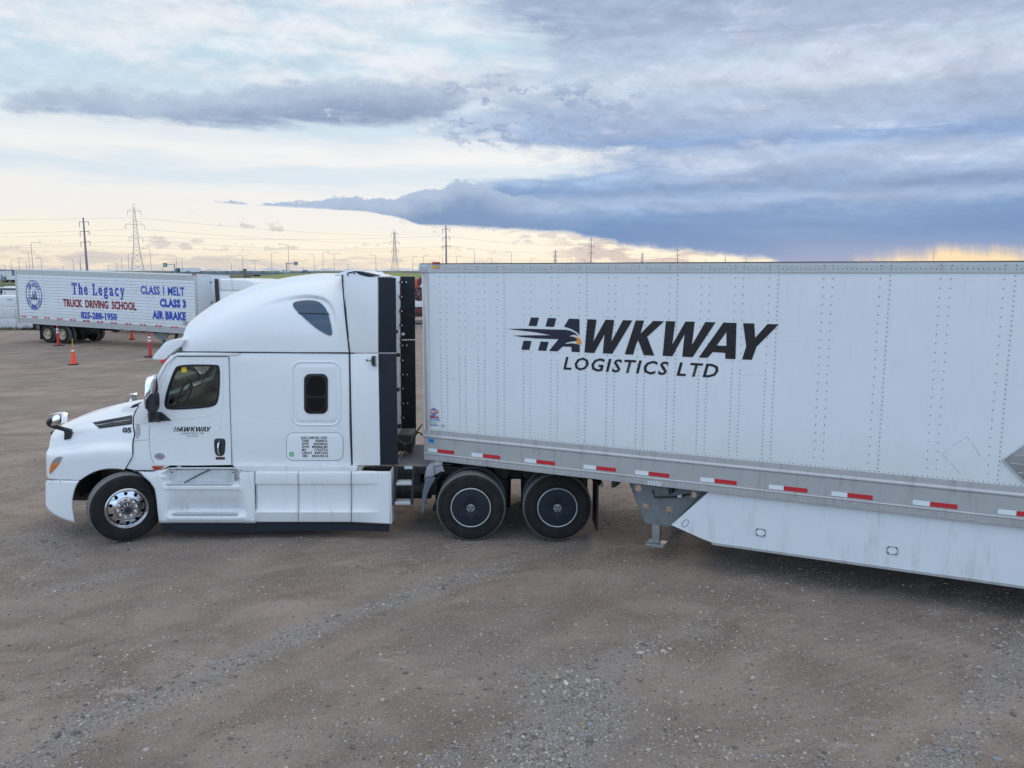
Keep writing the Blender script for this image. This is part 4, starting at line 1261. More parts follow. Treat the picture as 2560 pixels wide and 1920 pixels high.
# suspension between the drive axles
for x in (dws[0] + .46, dws[1] - .40, dws[0] - .46):
    obj('air_bag', MB().conez(x, 11.95 + .15, .32, .78, .13, .14, 14), 'chassis', truck)
    obj('spring_hanger', MB().prism([(x - .14, 1.0), (x + .14, 1.0), (x + .07, .72), (x + .04, .35), (x - .04, .35), (x - .07, .72)], 12.05, 12.13), 'chassis', truck, bev=.01)
    obj('axle_beam', MB().box(x - .16, x + .10, 11.9, 12.2, .30, .37), 'chassis', truck, bev=.02)
# fifth wheel
obj('fifth_wheel', MB().prism([(-.45, 1.02), (.45, 1.02), (.5, 1.12), (.3, 1.13), (-.5, 1.13)], YC - .45, YC + .45), 'chassis', truck, bev=.02)
# quarter fender in front of the drives: grey cap and slate flap
fy0, fy1 = 11.50, 12.05
def ribbon(pts, Y0, Y1, th=.012):
    mb = MB()
    top = [(x, Y0, z) for x, z in pts]; bot = [(x, Y1, z) for x, z in pts]
    return mb.grid([top, bot])
fp = smooth_open([qe(1000, 700, 11.6), qe(860, 720, 11.6), qe(735, 750, 11.6), qe(712, 920, 11.6)], 2)
capm = MB().prism([qe(735, 745, 11.5), qe(850, 700, 11.5), qe(870, 900, 11.5), qe(712, 925, 11.5)], 11.50, 11.53)
capm.prism([qe(850, 690, 11.5), qe(905, 650, 11.5), qe(985, 680, 11.5), qe(1045, 840, 11.5), qe(985, 830, 11.5), qe(872, 898, 11.5)], 11.53, 11.56)
fe = obj('quarter_fender', capm, 'greyf', truck, bev=.012)
obj('fender_top', ribbon(fp, 11.53, 12.05), 'greyf', truck, smooth=60, solid=.01)
fl = smooth_closed([qe(708, 925, 11.5), qe(890, 915, 11.5), qe(885, 960, 11.5), qe(800, 1090, 11.5), qe(740, 1240, 11.5), qe(705, 1400, 11.5), qe(690, 1550, 11.5), qe(650, 1520, 11.5), qe(645, 1360, 11.5), qe(665, 1180, 11.5), qe(700, 1040, 11.5)], 1)
obj('fender_flap', MB().prism(fl, 11.50, 11.53), 'greyf2', truck, bev=.008)
obj('fender_back', ribbon(smooth_open([qe(712, 925, 11.5), qe(705, 1040, 11.5), qe(668, 1180, 11.5), qe(648, 1360, 11.5), qe(660, 1520, 11.5)], 1), 11.53, 12.05), 'greyf2', truck, smooth=60, solid=.01)
obj('fender_bracket', MB().prism([qe(930, 850, 11.6), qe(1040, 840, 11.6), qe(900, 1060, 11.6), qe(900, 1300, 11.6), qe(790, 1290, 11.6), qe(750, 1220, 11.6), qe(800, 1130, 11.6)], 11.78, 11.9), 'chassis', truck, bev=.02)
# rear mud flap with its hanger pipe
x0, z0 = q6(1945, 595, 11.6); x1, z1 = q6(1985, 1045, 11.6)
obj('mud_flap', MB().box(x0 + .02, x0 + .05, 11.52, 12.12, z1, z0 - .02), 'black', truck)
obj('flap_hanger', MB().tube([(x0 + .09, 11.50, z0 - .05), (x0 + .09, YC, z0 - .05)], .03, 10), 'steel', truck)
obj('flap_hanger', MB().tube([(x0 - .04, 11.62, z0 + .02), (x0 + .06, 11.50, z0 - .04)], .018, 8), 'chassis', truck)
obj('mud_flap', MB().box(x0 + .02, x0 + .05, mir(12.12), mir(11.52), z1, z0 - .02), 'black', truck)

# ---- ladder to the deck
ly = 11.50
for xa, xb in ((qe(215, 735, ly), qe(170, 1400, ly)), (qe(505, 735, ly), qe(475, 1395, ly))):
    obj('ladder_rail', MB().prism([(xa[0] - .012, xa[1]), (xa[0] + .02, xa[1]), (xb[0] + .02, xb[1]), (xb[0] - .012, xb[1])], ly, ly + .06), 'black', truck)
for (xa, zt), (xb, zb_) in ((qe(210, 1012, ly), qe(480, 1058, ly)), (qe(188, 1345, ly), qe(460, 1395, ly))):
    st = obj('ladder_step', MB().box(xa, xb, ly - .01, ly + .17, zb_, zt), 'tread', truck, bev=.004)
    sc = MB()
    for i in range(5):
        for j in range(3):
            sc.conez(xa + .04 + i * (xb - xa - .08) / 4, ly + .03 + j * .055, zt, zt + .006, .017, .013, 8)
    obj('step_grip', sc, 'tread', st)
obj('serial_plate', MB().box(*sorted((qe(295, 730, 11.5)[0], qe(442, 730, 11.5)[0])), 11.86 - .012, 11.858, *sorted((qe(295, 775, 11.86)[1], qe(295, 728, 11.86)[1]))), 'white', truck)

# ---- lower side fairings -------------------------------------------------
FY = 11.45
rowsP = [(352, .035), (366, 0.0), (378, -.003), (455, -.003), (463, .0), (470, .016), (500, .024), (600, .030), (690, .020), (708, .006), (716, -.006), (724, .0), (795, .012), (806, .022)]
def fair_panel(xa, xb, name, flare=False, cols=14):
    rows = []
    for yz, d in rowsP:
        r = []
        for i in range(cols + 1):
            f = i / cols; x = xa + (xb - xa) * f
            k = 1.0
            yz2 = yz
            if flare:
                k = 1 - max(0, (f - .25) / .55) if f < .8 else 0.0
                if yz > 790: yz2 = yz + f * 14
                dd = d * k + (1 - k) * .006
            else: dd = d
            X_, Z_ = q4(x, yz2, FY)
            r.append((X_, FY + dd, Z_))
        rows.append(r)
    mb = MB().grid(rows)
    return obj(name, mb, 'fairing', truck, smooth=28, solid=.012)


fair_panel(494, 876, 'side_fairing'); fair_panel(880, 1348, 'side_fairing'); fair_panel(1354, 1698, 'side_fairing', True)
xe, _ = q4(1700, 500, FY); zt = q4(1700, 352, FY)[1]; zb_ = q4(1700, 818, FY)[1]
obj('fairing_end', MB().box(xe - .006, xe + .008, FY - .004, FY + .30, zb_, zt), 'fairing', truck, bev=.004)
# mirrored far side (plain)
xa_, _ = q4(-150, 400, FY)
obj('side_fairing', MB().box(xa_, xe, mir(FY) - .02, mir(FY), zb_, zt), 'fairing', truck, bev=.008)
# black rubber skirt under the fairings
sk = [q4(495, 806, 11.49), q4(1690, 822, 11.49), q4(1685, 890, 11.49), q4(1300, 878, 11.49), q4(900, 884, 11.49), q4(497, 892, 11.49)]
obj('rubber_skirt', MB().prism(sk, 11.485, 11.505), 'rubber', truck)
sk2 = [q2(1062, 1420, 11.49), q2(1848, 1418, 11.49), q2(1850, 1492, 11.49), q2(1200, 1492, 11.49), q2(1110, 1484, 11.49), q2(1075, 1460, 11.49)]
obj('rubber_skirt', MB().prism(sk2, 11.485, 11.505), 'rubber', truck)
obj('rubber_skirt', MB().box(xa_, xe, mir(11.505), mir(11.485), .22, zb_ - .002), 'rubber', truck)
# upper belt between cab and fairing
bl = [q4(295, 298, 11.5), q4(1360, 300, 11.5), q4(1408, 305, 11.5), q4(1400, 342, 11.5), q4(1340, 350, 11.5), q4(478, 350, 11.5), q4(380, 345, 11.5)]
obj('belt_trim', MB().prism(bl, 11.475, 11.56), 'fairing', truck, bev=.006)

# step fairing with its two pockets
def lp(x0, x1, f): return x0 + (x1 - x0) * f
rowsS = [  # (zoom y, left x, depth in the middle)
    (968, 1020, .03), (976, 1000, .13), (1000, 862, .145), (1040, 925, .165), (1074, 968, .19), (1080, 974, .20), (1112, 1000, .005), (1118, 1004, -.012), (1136, 1016, -.010), (1142, 1018, .012), (1180, 1026, .03),
    (1240, 1036, .06), (1290, 1041, .12), (1312, 1043, .16), (1318, 1044, .17), (1362, 1049, -.004), (1368, 1050, -.02), (1384, 1051, -.02), (1392, 1052, .012), (1420, 1056, .022)]
rows = []
for k_, (yz, xl, d) in enumerate(rowsS):
    r = []
    for i in range(41):
        f = i / 40; xr = 1844 + (yz - 968) * .028
        x = lp(xl, xr, f)
        lo = ss_ = max(0, min(1, (x - 1085) / 60)) if yz < 1150 else max(0, min(1, (x - 1110) / 70))
        hi_ = max(0, min(1, (1735 - x) / 60)) if yz < 1150 else max(0, min(1, (1790 - x) / 90))
        k = min(lo, hi_); k = k * k * (3 - 2 * k)
        base = .0 if 1000 < yz < 1400 else .012
        dd = base * (1 - k) + d * k
        if x < 1060: dd += .04 * max(0, (1060 - x) / 200) ** 1.0 * (1 if yz < 1200 else 0)
        yz2 = yz
        if k < .5 and yz <= 976 : yz2 = yz + (1 - k) * 26
        X_, Z_ = q2(x, yz2, FY)
        r.append((X_, FY + dd, Z_))
    rows.append(r)
stf = obj('step_fairing', MB().grid(rows), 'fairing', truck, smooth=30, solid=.01)
# toolbox door and treads
zt_, zb2 = q2(1200, 978, FY + .125)[1], q2(1200, 1072, FY + .125)[1]
xa, xb = q2(1155, 1000, FY + .125)[0], q2(1680, 1000, FY + .125)[0]
bxd = obj('step_door', MB().box(xa, xb, FY + .105, FY + .125, zb2, zt_), 'alu2', stf, bev=.004)
bxd.data.materials[0] = mat('scuffed_white_plate', (0.66, 0.68, 0.70), .35, .2, .06, 8, 0, .05, 20, (0.40, 0.39, 0.37), .35)
obj('door_strap', MB().tube([(q2(1270, 1080, FY + .09)[0], FY + .07, q2(1270, 1080, FY + .09)[1]), (q2(1400, 1010, FY + .09)[0], FY + .09, q2(1400, 1010, FY + .09)[1]), (q2(1480, 975, FY + .09)[0], FY + .06, q2(1480, 972, FY + .09)[1])], .009, 6), 'seam', bxd)
for x in (1162, 1666): obj('door_bolt', MB().lathe([(.012, FY + .105), (.010, FY + .099), (0, FY + .099)], 10, *q2(x, 999, FY + .105)), 'ink', bxd)
def tread(xl, xr, ya, yb, dback, dfront):
    (xa, za), (xb, _), (xc, zc), (xd, _) = q2(xl[0], ya, FY + dback), q2(xr[0], ya, FY + dback), q2(xl[1], yb, FY + dfront), q2(xr[1], yb, FY + dfront)
    zz_ = zc + .030
    m_ = MB().add([(xa, FY + dback, zz_), (xb, FY + dback, zz_), (xd, FY + dfront, zz_), (xc, FY + dfront, zz_), (xa, FY + dback, zz_ - .02), (xb, FY + dback, zz_ - .02), (xd, FY + dfront, zz_ - .02), (xc, FY + dfront, zz_ - .02)],
                  [(0, 1, 2, 3), (4, 7, 6, 5), (3, 2, 6, 7), (0, 4, 5, 1), (0, 3, 7, 4), (1, 5, 6, 2)])
    t_ = obj('step_tread', m_, 'tread', stf)
    g = MB()
    for i in range(24):
        f = (i + .5) / 24
        for j, ff in enumerate((.25, .6, .9)):
            f2 = f + (.02 if j == 1 else 0)
            x = lp(lp(xa, xc, ff), lp(xb, xd, ff), min(f2, .985)); y = FY + lp(dback, dfront, ff)
            g.conez(x, y, zz_, zz_ + .008, .014, .010, 7)
    obj('tread_grip', g, 'alloy', t_)


tread((1145, 1108), (1680, 1655), 1078, 1112, .185, -.004)
tread((1205, 1160), (1722, 1700), 1316, 1360, .155, -.016)

# ---- cab and sleeper body ---------------------------------------------------
CY = 11.53
cabo = [(1200, 14), (1150, 30), (1100, 85), (1060, 150), (1015, 250), (960, 360), (930, 400), (880, 440), (852, 540), (850, 690), (838, 735), (838, 860), (777, 966), (845, 984), (1060, 984)]
pl = P2(cabo, q2, CY) + [q3(150, 1590, CY), q3(1574, 1590, CY), q3(1560, 1300, CY), q3(1555, 704, CY), q3(1000, 698, CY)]
cm = MB().prism(pl, CY, mir(CY)).mesh('cab_body'); weld(cm)
bm = bmesh.new(); bm.from_mesh(cm)
es = [e_ for e_ in bm.edges if len(e_.link_faces) == 2 and e_.calc_face_angle(0) > math.radians(20)]
bmesh.ops.bevel(bm, geom=es, offset=.035, segments=3, affect='EDGES', profile=.5, clamp_overlap=True); bm.to_mesh(cm); bm.free()
wino = smooth_closed([(1215, 102), (1530, 102), (1562, 115), (1562, 300), (1545, 420), (1510, 450), (1420, 466), (1165, 480), (1105, 465), (1102, 400), (1130, 285), (1180, 150)], 2)
wini = [((x - 1335) * .955 + 1335, (y - 290) * .945 + 290) for x, y in wino]
WO = P2(wino, q2, CY); WI = P2(wini, q2, CY)
cav0, cav1 = q2(1090, 70, CY), q2(1625, 900, CY)
cavp = [q2(1190, 60, CY), q2(1700, 60, CY), q2(1700, 930, CY), q2(1000, 930, CY), q2(1030, 450, CY), q2(1110, 200, CY)]
cut1 = MB().prism(cavp, CY + .06, mir(CY + .06)).mesh('c'); cut2 = MB().prism(WI, CY - .2, mir(CY) + .2).mesh('c')
# side windows near and far are cut by one prism; the windscreen by another
wsp = [q2(1180, 50, CY), q2(1030, 390, CY)]
wc = MB().prism([(wsp[0][0] - .6, wsp[0][1]), (wsp[0][0] + .05, wsp[0][1]), (wsp[1][0] + .06, wsp[1][1]), (wsp[1][0] - .6, wsp[1][1])], CY + .16, mir(CY + .16)).mesh('c')
cm = boolean(cm, [cut1, cut2, wc])
cab = obj('cab_body', cm, 'paint', truck, off=(0, 0, 0), smooth=30)
cab.data.transform(Matrix.Translation(-Vector(OFF)))
# lining, seats, wheel, dash
lz0 = q2(1000, 925, 12)[1]
flx0, flx1 = cavp[3][0], cavp[2][0]
obj('cab_floor', MB().box(flx0 + .05, flx1 - .02, CY + .07, mir(CY + .07), lz0, lz0 + .03), 'black', truck)
obj('cab_lining', MB().box(flx1 - .05, flx1 - .012, CY + .07, mir(CY + .07), lz0 + .03, lz0 + 1.2), 'seat', truck)
dz0 = q2(1100, 450, 12)[1]
dash = MB().prism([(flx0 + .08, dz0 - .5), (flx0 + .55, dz0 - .4), (flx0 + .5, dz0 - .02), (flx0 + .35, dz0 + .04), (flx0 + .1, dz0)], CY + .075, mir(CY + .075))
obj('dashboard', dash, 'black', truck, bev=.03)
for yy in (CY + .25, mir(CY) - .8):
    s_ = obj('seat', MB().box(flx0 + 1.0, flx0 + 1.5, yy, yy + .52, dz0 - .42, dz0 - .28), 'seat', truck, bev=.05)
    obj('backrest', MB().prism([(flx0 + 1.42, dz0 - .3), (flx0 + 1.56, dz0 - .3), (flx0 + 1.66, dz0 + .38), (flx0 + 1.54, dz0 + .38)], yy + .02, yy + .50), 'seat', s_, bev=.05)
cx, cz = q2(1255, 340, 11.95)
pts = []
for i in range(24):
    t = i * 2 * PI / 24; pts.append((cx + .22 * math.cos(t) * .35, 12.0 + .22 * math.sin(t), cz - .02 + .20 * math.cos(t)))
sw = obj('steering_wheel', MB().tube(pts, .016, 8, closed=True), 'black', truck, smooth=50)
obj('steering_column', MB().tube([(cx, 12.0, cz - .02), (cx - .3, 12.0, cz - .18)], .03, 8).tube([pts[3], pts[15]], .012, 6), 'black', sw)
obj('cab_lining', MB().box(flx0 + .25, flx1 - .08, mir(CY + .075), mir(CY + .065), lz0 + .05, dz0 - .06), 'inner', truck)
obj('door_glass', MB().poly(P2([((x - 1335) * .98 + 1335, (y - 290) * .97 + 290) for x, y in wino], q2, CY), CY + .02), 'glass', truck)
gfar = MB().poly(P2([((x - 1335) * .98 + 1335, (y - 290) * .97 + 290) for x, y in wino], q2, CY), mir(CY + .02))
obj('door_glass', gfar, 'glass', truck)
obj('windscreen', MB().add([(wsp[0][0], CY + .12, wsp[0][1]), (wsp[0][0], mir(CY + .12), wsp[0][1]), (wsp[1][0] - .01, mir(CY + .12), wsp[1][1]), (wsp[1][0] - .01, CY + .12, wsp[1][1])], [(0, 1, 2, 3)]), 'glass', truck)
# far mirror seen through the glass
mxx, mzz = q2(1200, 235, mir(CY) + .1)
obj('far_mirror', MB().box(mxx - .09, mxx + .09, mir(CY) + .12, mir(CY) + .3, mzz - .12, mzz + .12), 'black', truck, bev=.02)
obj('sun_blind_cord', MB().tube([(*q2(1480, 120, 12.4)[:1], 12.4, q2(1480, 120, 12.4)[1]), (q2(1400, 270, 12.4)[0], 12.4, q2(1400, 270, 12.4)[1]), (q2(1290, 310, 12.4)[0], 12.4, q2(1290, 310, 12.4)[1])], .008, 5), 'ink', truck)

# door: a thin plate standing proud of the body, with its window hole
dro = smooth_closed([(1200, 40), (1420, 38), (1630, 38), (1640, 300), (1648, 600), (1656, 935), (1340, 940), (1020, 938), (988, 860), (975, 740), (973, 590), (985, 480), (1040, 360), (1150, 110)], 0)
dm = MB().prism(P2(dro, q2, CY), CY - .010, CY + .002).mesh('c'); weld(dm)
dm = boolean(dm, [MB().prism(WI, CY - .2, CY + .3).mesh('c')])
bm = bmesh.new(); bm.from_mesh(dm)
bmesh.ops.bevel(bm, geom=[e_ for e_ in bm.edges if len(e_.link_faces) == 2 and e_.calc_face_angle(0) > 1.2], offset=.004, segments=2, affect='EDGES', clamp_overlap=True); bm.to_mesh(dm); bm.free()
door = obj('door', dm, 'paint', truck, off=(0, 0, 0), smooth=30); door.data.transform(Matrix.Translation(-Vector(OFF)))
# rubber frame of the window
def ring_prism(outer, inner, y0, y1):
    n = len(outer); v = [(x, y, z) for y in (y0, y1) for l in (outer, inner) for x, z in l]; f = []
    for i in range(n):
        j = (i + 1) % n
        f += [(i, j, n + j, n + i), (2 * n + i, 3 * n + i, 3 * n + j, 2 * n + j), (i, 2 * n + i, 2 * n + j, j), (n + i, n + j, 3 * n + j, 3 * n + i)]
    return MB().add(v, f)
obj('window_frame', ring_prism(WO, P2([((x - 1335) * .93 + 1335, (y - 290) * .915 + 290) for x, y in wino], q2, CY), CY - .018, CY + .03), 'ink', door, smooth=30)
def seam(pts, q, Y, r=.005, m='seam', par=truck, nm='seam_line', closed=False):
    p = [(a_[0], Y, a_[1]) for a_ in P2(pts, q, Y)]
    return obj(nm, MB().tube(p, r, 6, closed=closed), m, par, smooth=60)
seam(dro + [dro[0]], q2, CY - .001, .0055, M['softseam'], door)
seam([(980, 745), (1100, 728), (1300, 712), (1500, 690), (1560, 640), (1575, 520)], q2, CY - .0095, .004, M['paint'], door, 'door_crease')
seam([(1120, 560), (1350, 540), (1500, 520), (1575, 470), (1585, 380), (1585, 150)], q2, CY - .0095, .005, M['paint'], door, 'door_crease')
# yellow decal inside the glass
obj('yellow_decal', MB().prism(P2([(1236, 124), (1278, 122), (1280, 168), (1238, 170)], q2, CY), CY + .010, CY + .013), 'yellow', door)
a_, b_ = q2(1243, 163, CY), q2(1273, 130, CY)
obj('decal_text', text_mesh('777', a_[0], b_[0], a_[1] + .03, b_[1], CY + .008), mat('decal_brown', (.45, .25, .02)), door, off=OFF)
# door handle
hh = smooth_closed([(1512, 735), (1525, 715), (1590, 715), (1608, 730), (1606, 800), (1598, 850), (1570, 864), (1545, 862), (1522, 845), (1514, 790)], 1)
h_ = obj('door_handle', MB().prism(P2(hh, q2, CY), CY - .016, CY - .008), 'black', door, bev=.004)
obj('handle_grip', MB().tube([(a_[0], y, a_[1]) for a_, y in ((q2(1555, 750, CY), CY - .02), (q2(1553, 765, CY), CY - .045), (q2(1553, 800, CY), CY - .05), (q2(1555, 830, CY), CY - .045), (q2(1560, 850, CY), CY - .02))], .011, 8), 'chrome', h_, smooth=50)
obj('handle_lock', MB().lathe([(.010, CY - .016), (.008, CY - .022), (0, CY - .022)], 12, *q2(1557, 732, CY)), 'chrome', h_)
r_ = P2([(1526, 870), (1603, 870), (1603, 891), (1526, 891)], q2, CY)
ws_ = obj('warning_sticker', MB().prism(r_, CY - .0125, CY - .0095), mat('maroon_sticker', (.10, .02, .025), .5), door)
obj('decal_text', text_mesh('= = =', r_[0][0] + .02, r_[1][0] - .02, r_[2][1] + .012, r_[0][1] - .012, CY - .014), mat('sticker_red', (.5, .08, .06), .5), ws_)
# oval sticker
c_ = q2(1062, 864, CY); rx_ = abs(q2(1107, 864, CY)[0] - c_[0]); rz_ = abs(q2(1062, 893, CY)[1] - c_[1])
ov = [(c_[0] + rx_ * math.cos(t), c_[1] + rz_ * math.sin(t)) for t in np.linspace(0, 2 * PI, 28, endpoint=False)]
os_ = obj('oval_sticker', MB().prism(ov, CY - .0125, CY - .0095), mat('silver_sticker', (.33, .38, .47), .4), door)
obj('decal_mark', MB().prism([(c_[0] - rx_ * .7, c_[1] - .004), (c_[0] + rx_ * .7, c_[1] - .004), (c_[0] + rx_ * .7, c_[1] + .006), (c_[0] - rx_ * .7, c_[1] + .006)], CY - .015, CY - .0127)
    .prism([(c_[0] - rx_ * .4, c_[1] + .014), (c_[0] + rx_ * .3, c_[1] + .014), (c_[0] + rx_ * .3, c_[1] + .024), (c_[0] - rx_ * .4, c_[1] + .024)], CY - .015, CY - .0127)
    .prism([(c_[0] - rx_ * .2, c_[1] - .03), (c_[0] + rx_ * .5, c_[1] - .03), (c_[0] + rx_ * .5, c_[1] - .018), (c_[0] - rx_ * .2, c_[1] - .018)], CY - .015, CY - .0127), mat('sticker_brick', (.42, .12, .10), .5), os_)

# side marker, little lamp
obj('side_marker', MB().prism(P2([(995, 945), (1100, 948), (1075, 966), (1040, 978), (1012, 970)], q2, CY), CY - .02, CY + .03), 'redlens', truck, bev=.006)
obj('cab_latch', MB().prism(P2([(1205, 942), (1243, 942), (1240, 962), (1208, 962)], q2, CY), CY - .015, CY + .02), 'steel', truck, bev=.004)
seam([(845, 990), (900, 995), (1060, 988), (1075, 982)], q2, CY - .01, .016, 'seam', truck, 'fender_gap')
# cowl recess as a flat plate, its shade put into the grey; shut lines
rc = obj('cowl_recess_shade', MB().prism(smooth_closed(P2([(862, 600), (895, 600), (902, 660), (895, 700), (862, 730)], q2, CY), 1), CY - .004, CY + .006), mat('recess_shade_grey', (.45, .46, .48), .5), truck)
obj('cowl_panel', MB().prism(P2([(852, 532), (880, 455), (925, 420), (965, 440), (968, 590), (900, 598), (853, 600)], q2, CY), CY - .008, CY + .01), 'paint', truck, bev=.004)
bs_ = q2(856, 553, CY), q2(944, 540, CY)
obj('lettering', text_mesh('CASCADIA', bs_[0][0], bs_[1][0], bs_[0][1], bs_[1][1], CY - .0095), 'seam', truck)
seam([(975, 600), (975, 740), (985, 860), (1018, 938)], q2, CY - .006, .005, 'softseam')
seam([(838, 740), (880, 735), (972, 728)], q2, CY + .001, .003, 'softseam')

# roof seam and vertical seams
seam([(205, 706), (235, 694), (330, 694), (900, 698), (1300, 702), (1562, 704)], q3, CY - .004, .009, 'seam')
seam([(200, 732), (205, 729), (600, 731)], q3, CY - .012, .006, 'seam')
seam([(1562, 704), (1570, 1100), (1580, 1590)], q3, CY - .002, .008, 'seam')
seam([(608, 732), (614, 1100), (632, 1585)], q3, CY - .008, .004, 'softseam')
# drip rail over the door
obj('drip_rail', MB().prism(P2([(205, 700), (330, 698), (700, 704), (690, 714), (600, 722), (215, 722), (190, 730), (120, 790), (60, 900), (30, 1000), (20, 990), (50, 890), (110, 780), (175, 715)], q3, CY), CY - .020, CY + .01), 'paint', truck, bev=.004)
# pressed frames of the sleeper side
def ridge(pts, q, Y, r, par, name, it=2, m='paint'):
    p = smooth_closed(pts, it); p = [(a_[0], Y, a_[1]) for a_ in P2(p, q, Y)]
    return obj(name, MB().tube(p, r, 10, closed=True), m, par, smooth=80)
PFR = 1

pf = [(1064, 1336), (1505, 1336), (1508, 1550), (1070, 1550)]
def rr_px(x0, x1, y0, y1, r, n=6):
    p = []
    for cx, cy, a0 in ((x1 - r, y0 + r, -90), (x1 - r, y1 - r, 0), (x0 + r, y1 - r, 90), (x0 + r, y0 + r, 180)):
        for i in range(n + 1):
            t = math.radians(a0 + 90 * i / n); p.append((cx + r * math.cos(t), cy + r * math.sin(t)))
    return p
ridge(rr_px(1114, 1486, 773, 1270, 62), q3, CY + .006, .018, truck, 'pressed_frame', 0)
obj('pressed_panel', MB().prism(P2(rr_px(1147, 1456, 800, 1240, 30), q3, CY), CY - .010, CY + .01), 'paint', truck, bev=.008)
obj('placard_panel', MB().prism(P2(rr_px(1064, 1508, 1336, 1550, 50), q3, CY), CY - .006, CY + .01), 'paint', truck, bev=.005)
seam(rr_px(1062, 1510, 1334, 1552, 52), q3, CY + .0005, .004, 'softseam', truck, 'placard_frame', True)
# lower sleeper window
wf = rr_px(1204, 1391, 866, 1181, 48)
slw = obj('sleeper_window', MB().prism(P2(wf, q3, CY), CY - .026, CY - .008), 'ink', truck, bev=.006)
obj('window_pane', MB().prism(P2(rr_px(1224, 1371, 884, 1040, 30), q3, CY), CY - .029, CY - .025), 'darkglass', slw)
obj('window_pane', MB().prism(P2(rr_px(1224, 1371, 1056, 1162, 26), q3, CY), CY - .029, CY - .025), 'darkglass', slw)
ridge([(1216, 876), (1380, 876), (1380, 1170), (1216, 1170)], q3, CY - .026, .005, slw, 'window_frame', 2, 'black')

# placard lettering
lines = [('NSC:AB344-1029', None), ('TARE', '8500KG'), ('GVW', '46500KG'), ('GVW', '80000LBS'), ('MC', '1725725'), ('USDOT', '4397365'), ('VIN', 'RSUU3214')]
wL = {'TARE': 58, 'GVW': 58, 'MC': 36, 'USDOT': 80, 'VIN': 40}; wR = {'8500KG': 92, '46500KG': 112, '80000LBS': 122, '1725725': 104, '4397365': 108, 'RSUU3214': 124}
ms = []
for i, (l, r) in enumerate(lines):
    yc = 1371 + i * 24.2; sx_ = i * 1.2
    def tx(s, xa, xb):
        (a0, z0), (a1, z1) = q3(xa, yc + 10, CY), q3(xb, yc - 10, CY)
        ms.append(text_mesh(s, a0, a1, z0, z1, CY - .0085, 0, .025))
    if r is None: tx(l, 1180, 1383)
    else:
        tx(l, 1181 + sx_, 1181 + sx_ + wL[l]); tx(r, 1384 + sx_ - wR[r], 1384 + sx_)
obj('lettering', join_mesh(ms), 'ink', truck)
gs = q3(1104, 1502, CY)
obj('green_sticker', MB().prism([(gs[0] + .033 * math.cos(t) * (1 + .12 * (i % 2)), gs[1] + .033 * math.sin(t) * (1 + .12 * (i % 2))) for i, t in enumerate(np.linspace(0, 2 * PI, 16, endpoint=False))], CY - .0095, CY - .006), 'green', truck)
obj('decal_mark', MB().prism([(gs[0] - .016, gs[1] - .012), (gs[0] + .010, gs[1] - .014), (gs[0] + .016, gs[1] + .012), (gs[0] - .006, gs[1] + .014)], CY - .011, CY - .0096), 'white', truck)

# ---- the bird lettering, traced once in the plane of the trailer (filled in later)
LOGO = dict(
    h1=[(262, 100), (322, 101), (305, 165), (244, 163)], h2=[(388, 104), (452, 106), (434, 171), (371, 168)],
    h3=[(207, 274), (267, 276), (250, 343), (190, 341)], h4=[(334, 280), (395, 282), (376, 350), (315, 347)],
    a1=[(546, 109), (624, 112), (626, 235), (612, 217), (582, 196), (545, 179), (508, 170)],
    bird=[(78, 186), (200, 184), (400, 189), (520, 192), (560, 200), (590, 214), (618, 238), (580, 229), (546, 240), (580, 244), (600, 256), (612, 275), (560, 281), (530, 288), (514, 297), (570, 293), (610, 300), (627, 308),
          (627, 360), (565, 357), (565, 320), (500, 317), (460, 354), (396, 350), (468, 263), (300, 257), (190, 246), (128, 235), (250, 233), (412, 233), (300, 212), (180, 197)])
LOGO_B = dict(
    w1=[(684, 113), (752, 116), (728, 280), (820, 117), (884, 119), (862, 282), (950, 120), (1020, 122), (870, 371), (799, 368), (812, 225), (735, 366), (661, 362)],
    k=[(1045, 122), (1107, 123), (1080, 222), (1175, 126), (1258, 128), (1130, 245), (1183, 385), (1105, 382), (1062, 268), (1048, 300), (1025, 378), (963, 375)],
    w2=[(1270, 127), (1340, 129), (1318, 303), (1416, 131), (1486, 131), (1465, 305), (1565, 134), (1642, 136), (1470, 397), (1392, 393), (1410, 225), (1318, 390), (1246, 387)],
    a=[(1700, 138), (1798, 141), (1790, 412), (1715, 409), (1713, 365), (1620, 359), (1582, 402), (1515, 400)],
    y=[(1847, 143), (1930, 145), (1937, 252), (2030, 149), (2115, 151), (1948, 318), (1912, 417), (1838, 414), (1870, 318)])
A_HOLE = [(1722, 210), (1722, 313), (1650, 309)]
BEAK = [(585, 246), (615, 246), (632, 262), (640, 290), (636, 306), (610, 298), (592, 292), (612, 280), (605, 262)]

# trailer frame first: its plane gives the logo its true shape
TA = math.radians(65.3)
TC = Vector((-1.37, 11.9, 0))
TM = Matrix.Translation(TC) @ Matrix.Rotation(-(PI / 2 - TA), 4, 'Z')
TRP = Plane(TM)
z8 = lambda x, y: TRP(1240 + x / 2.989, 760 + y / 2.989)
L0, L1 = z8(78, 186)[0], z8(2115, 151)[0]
LZ0 = z8(661, 362)[1]


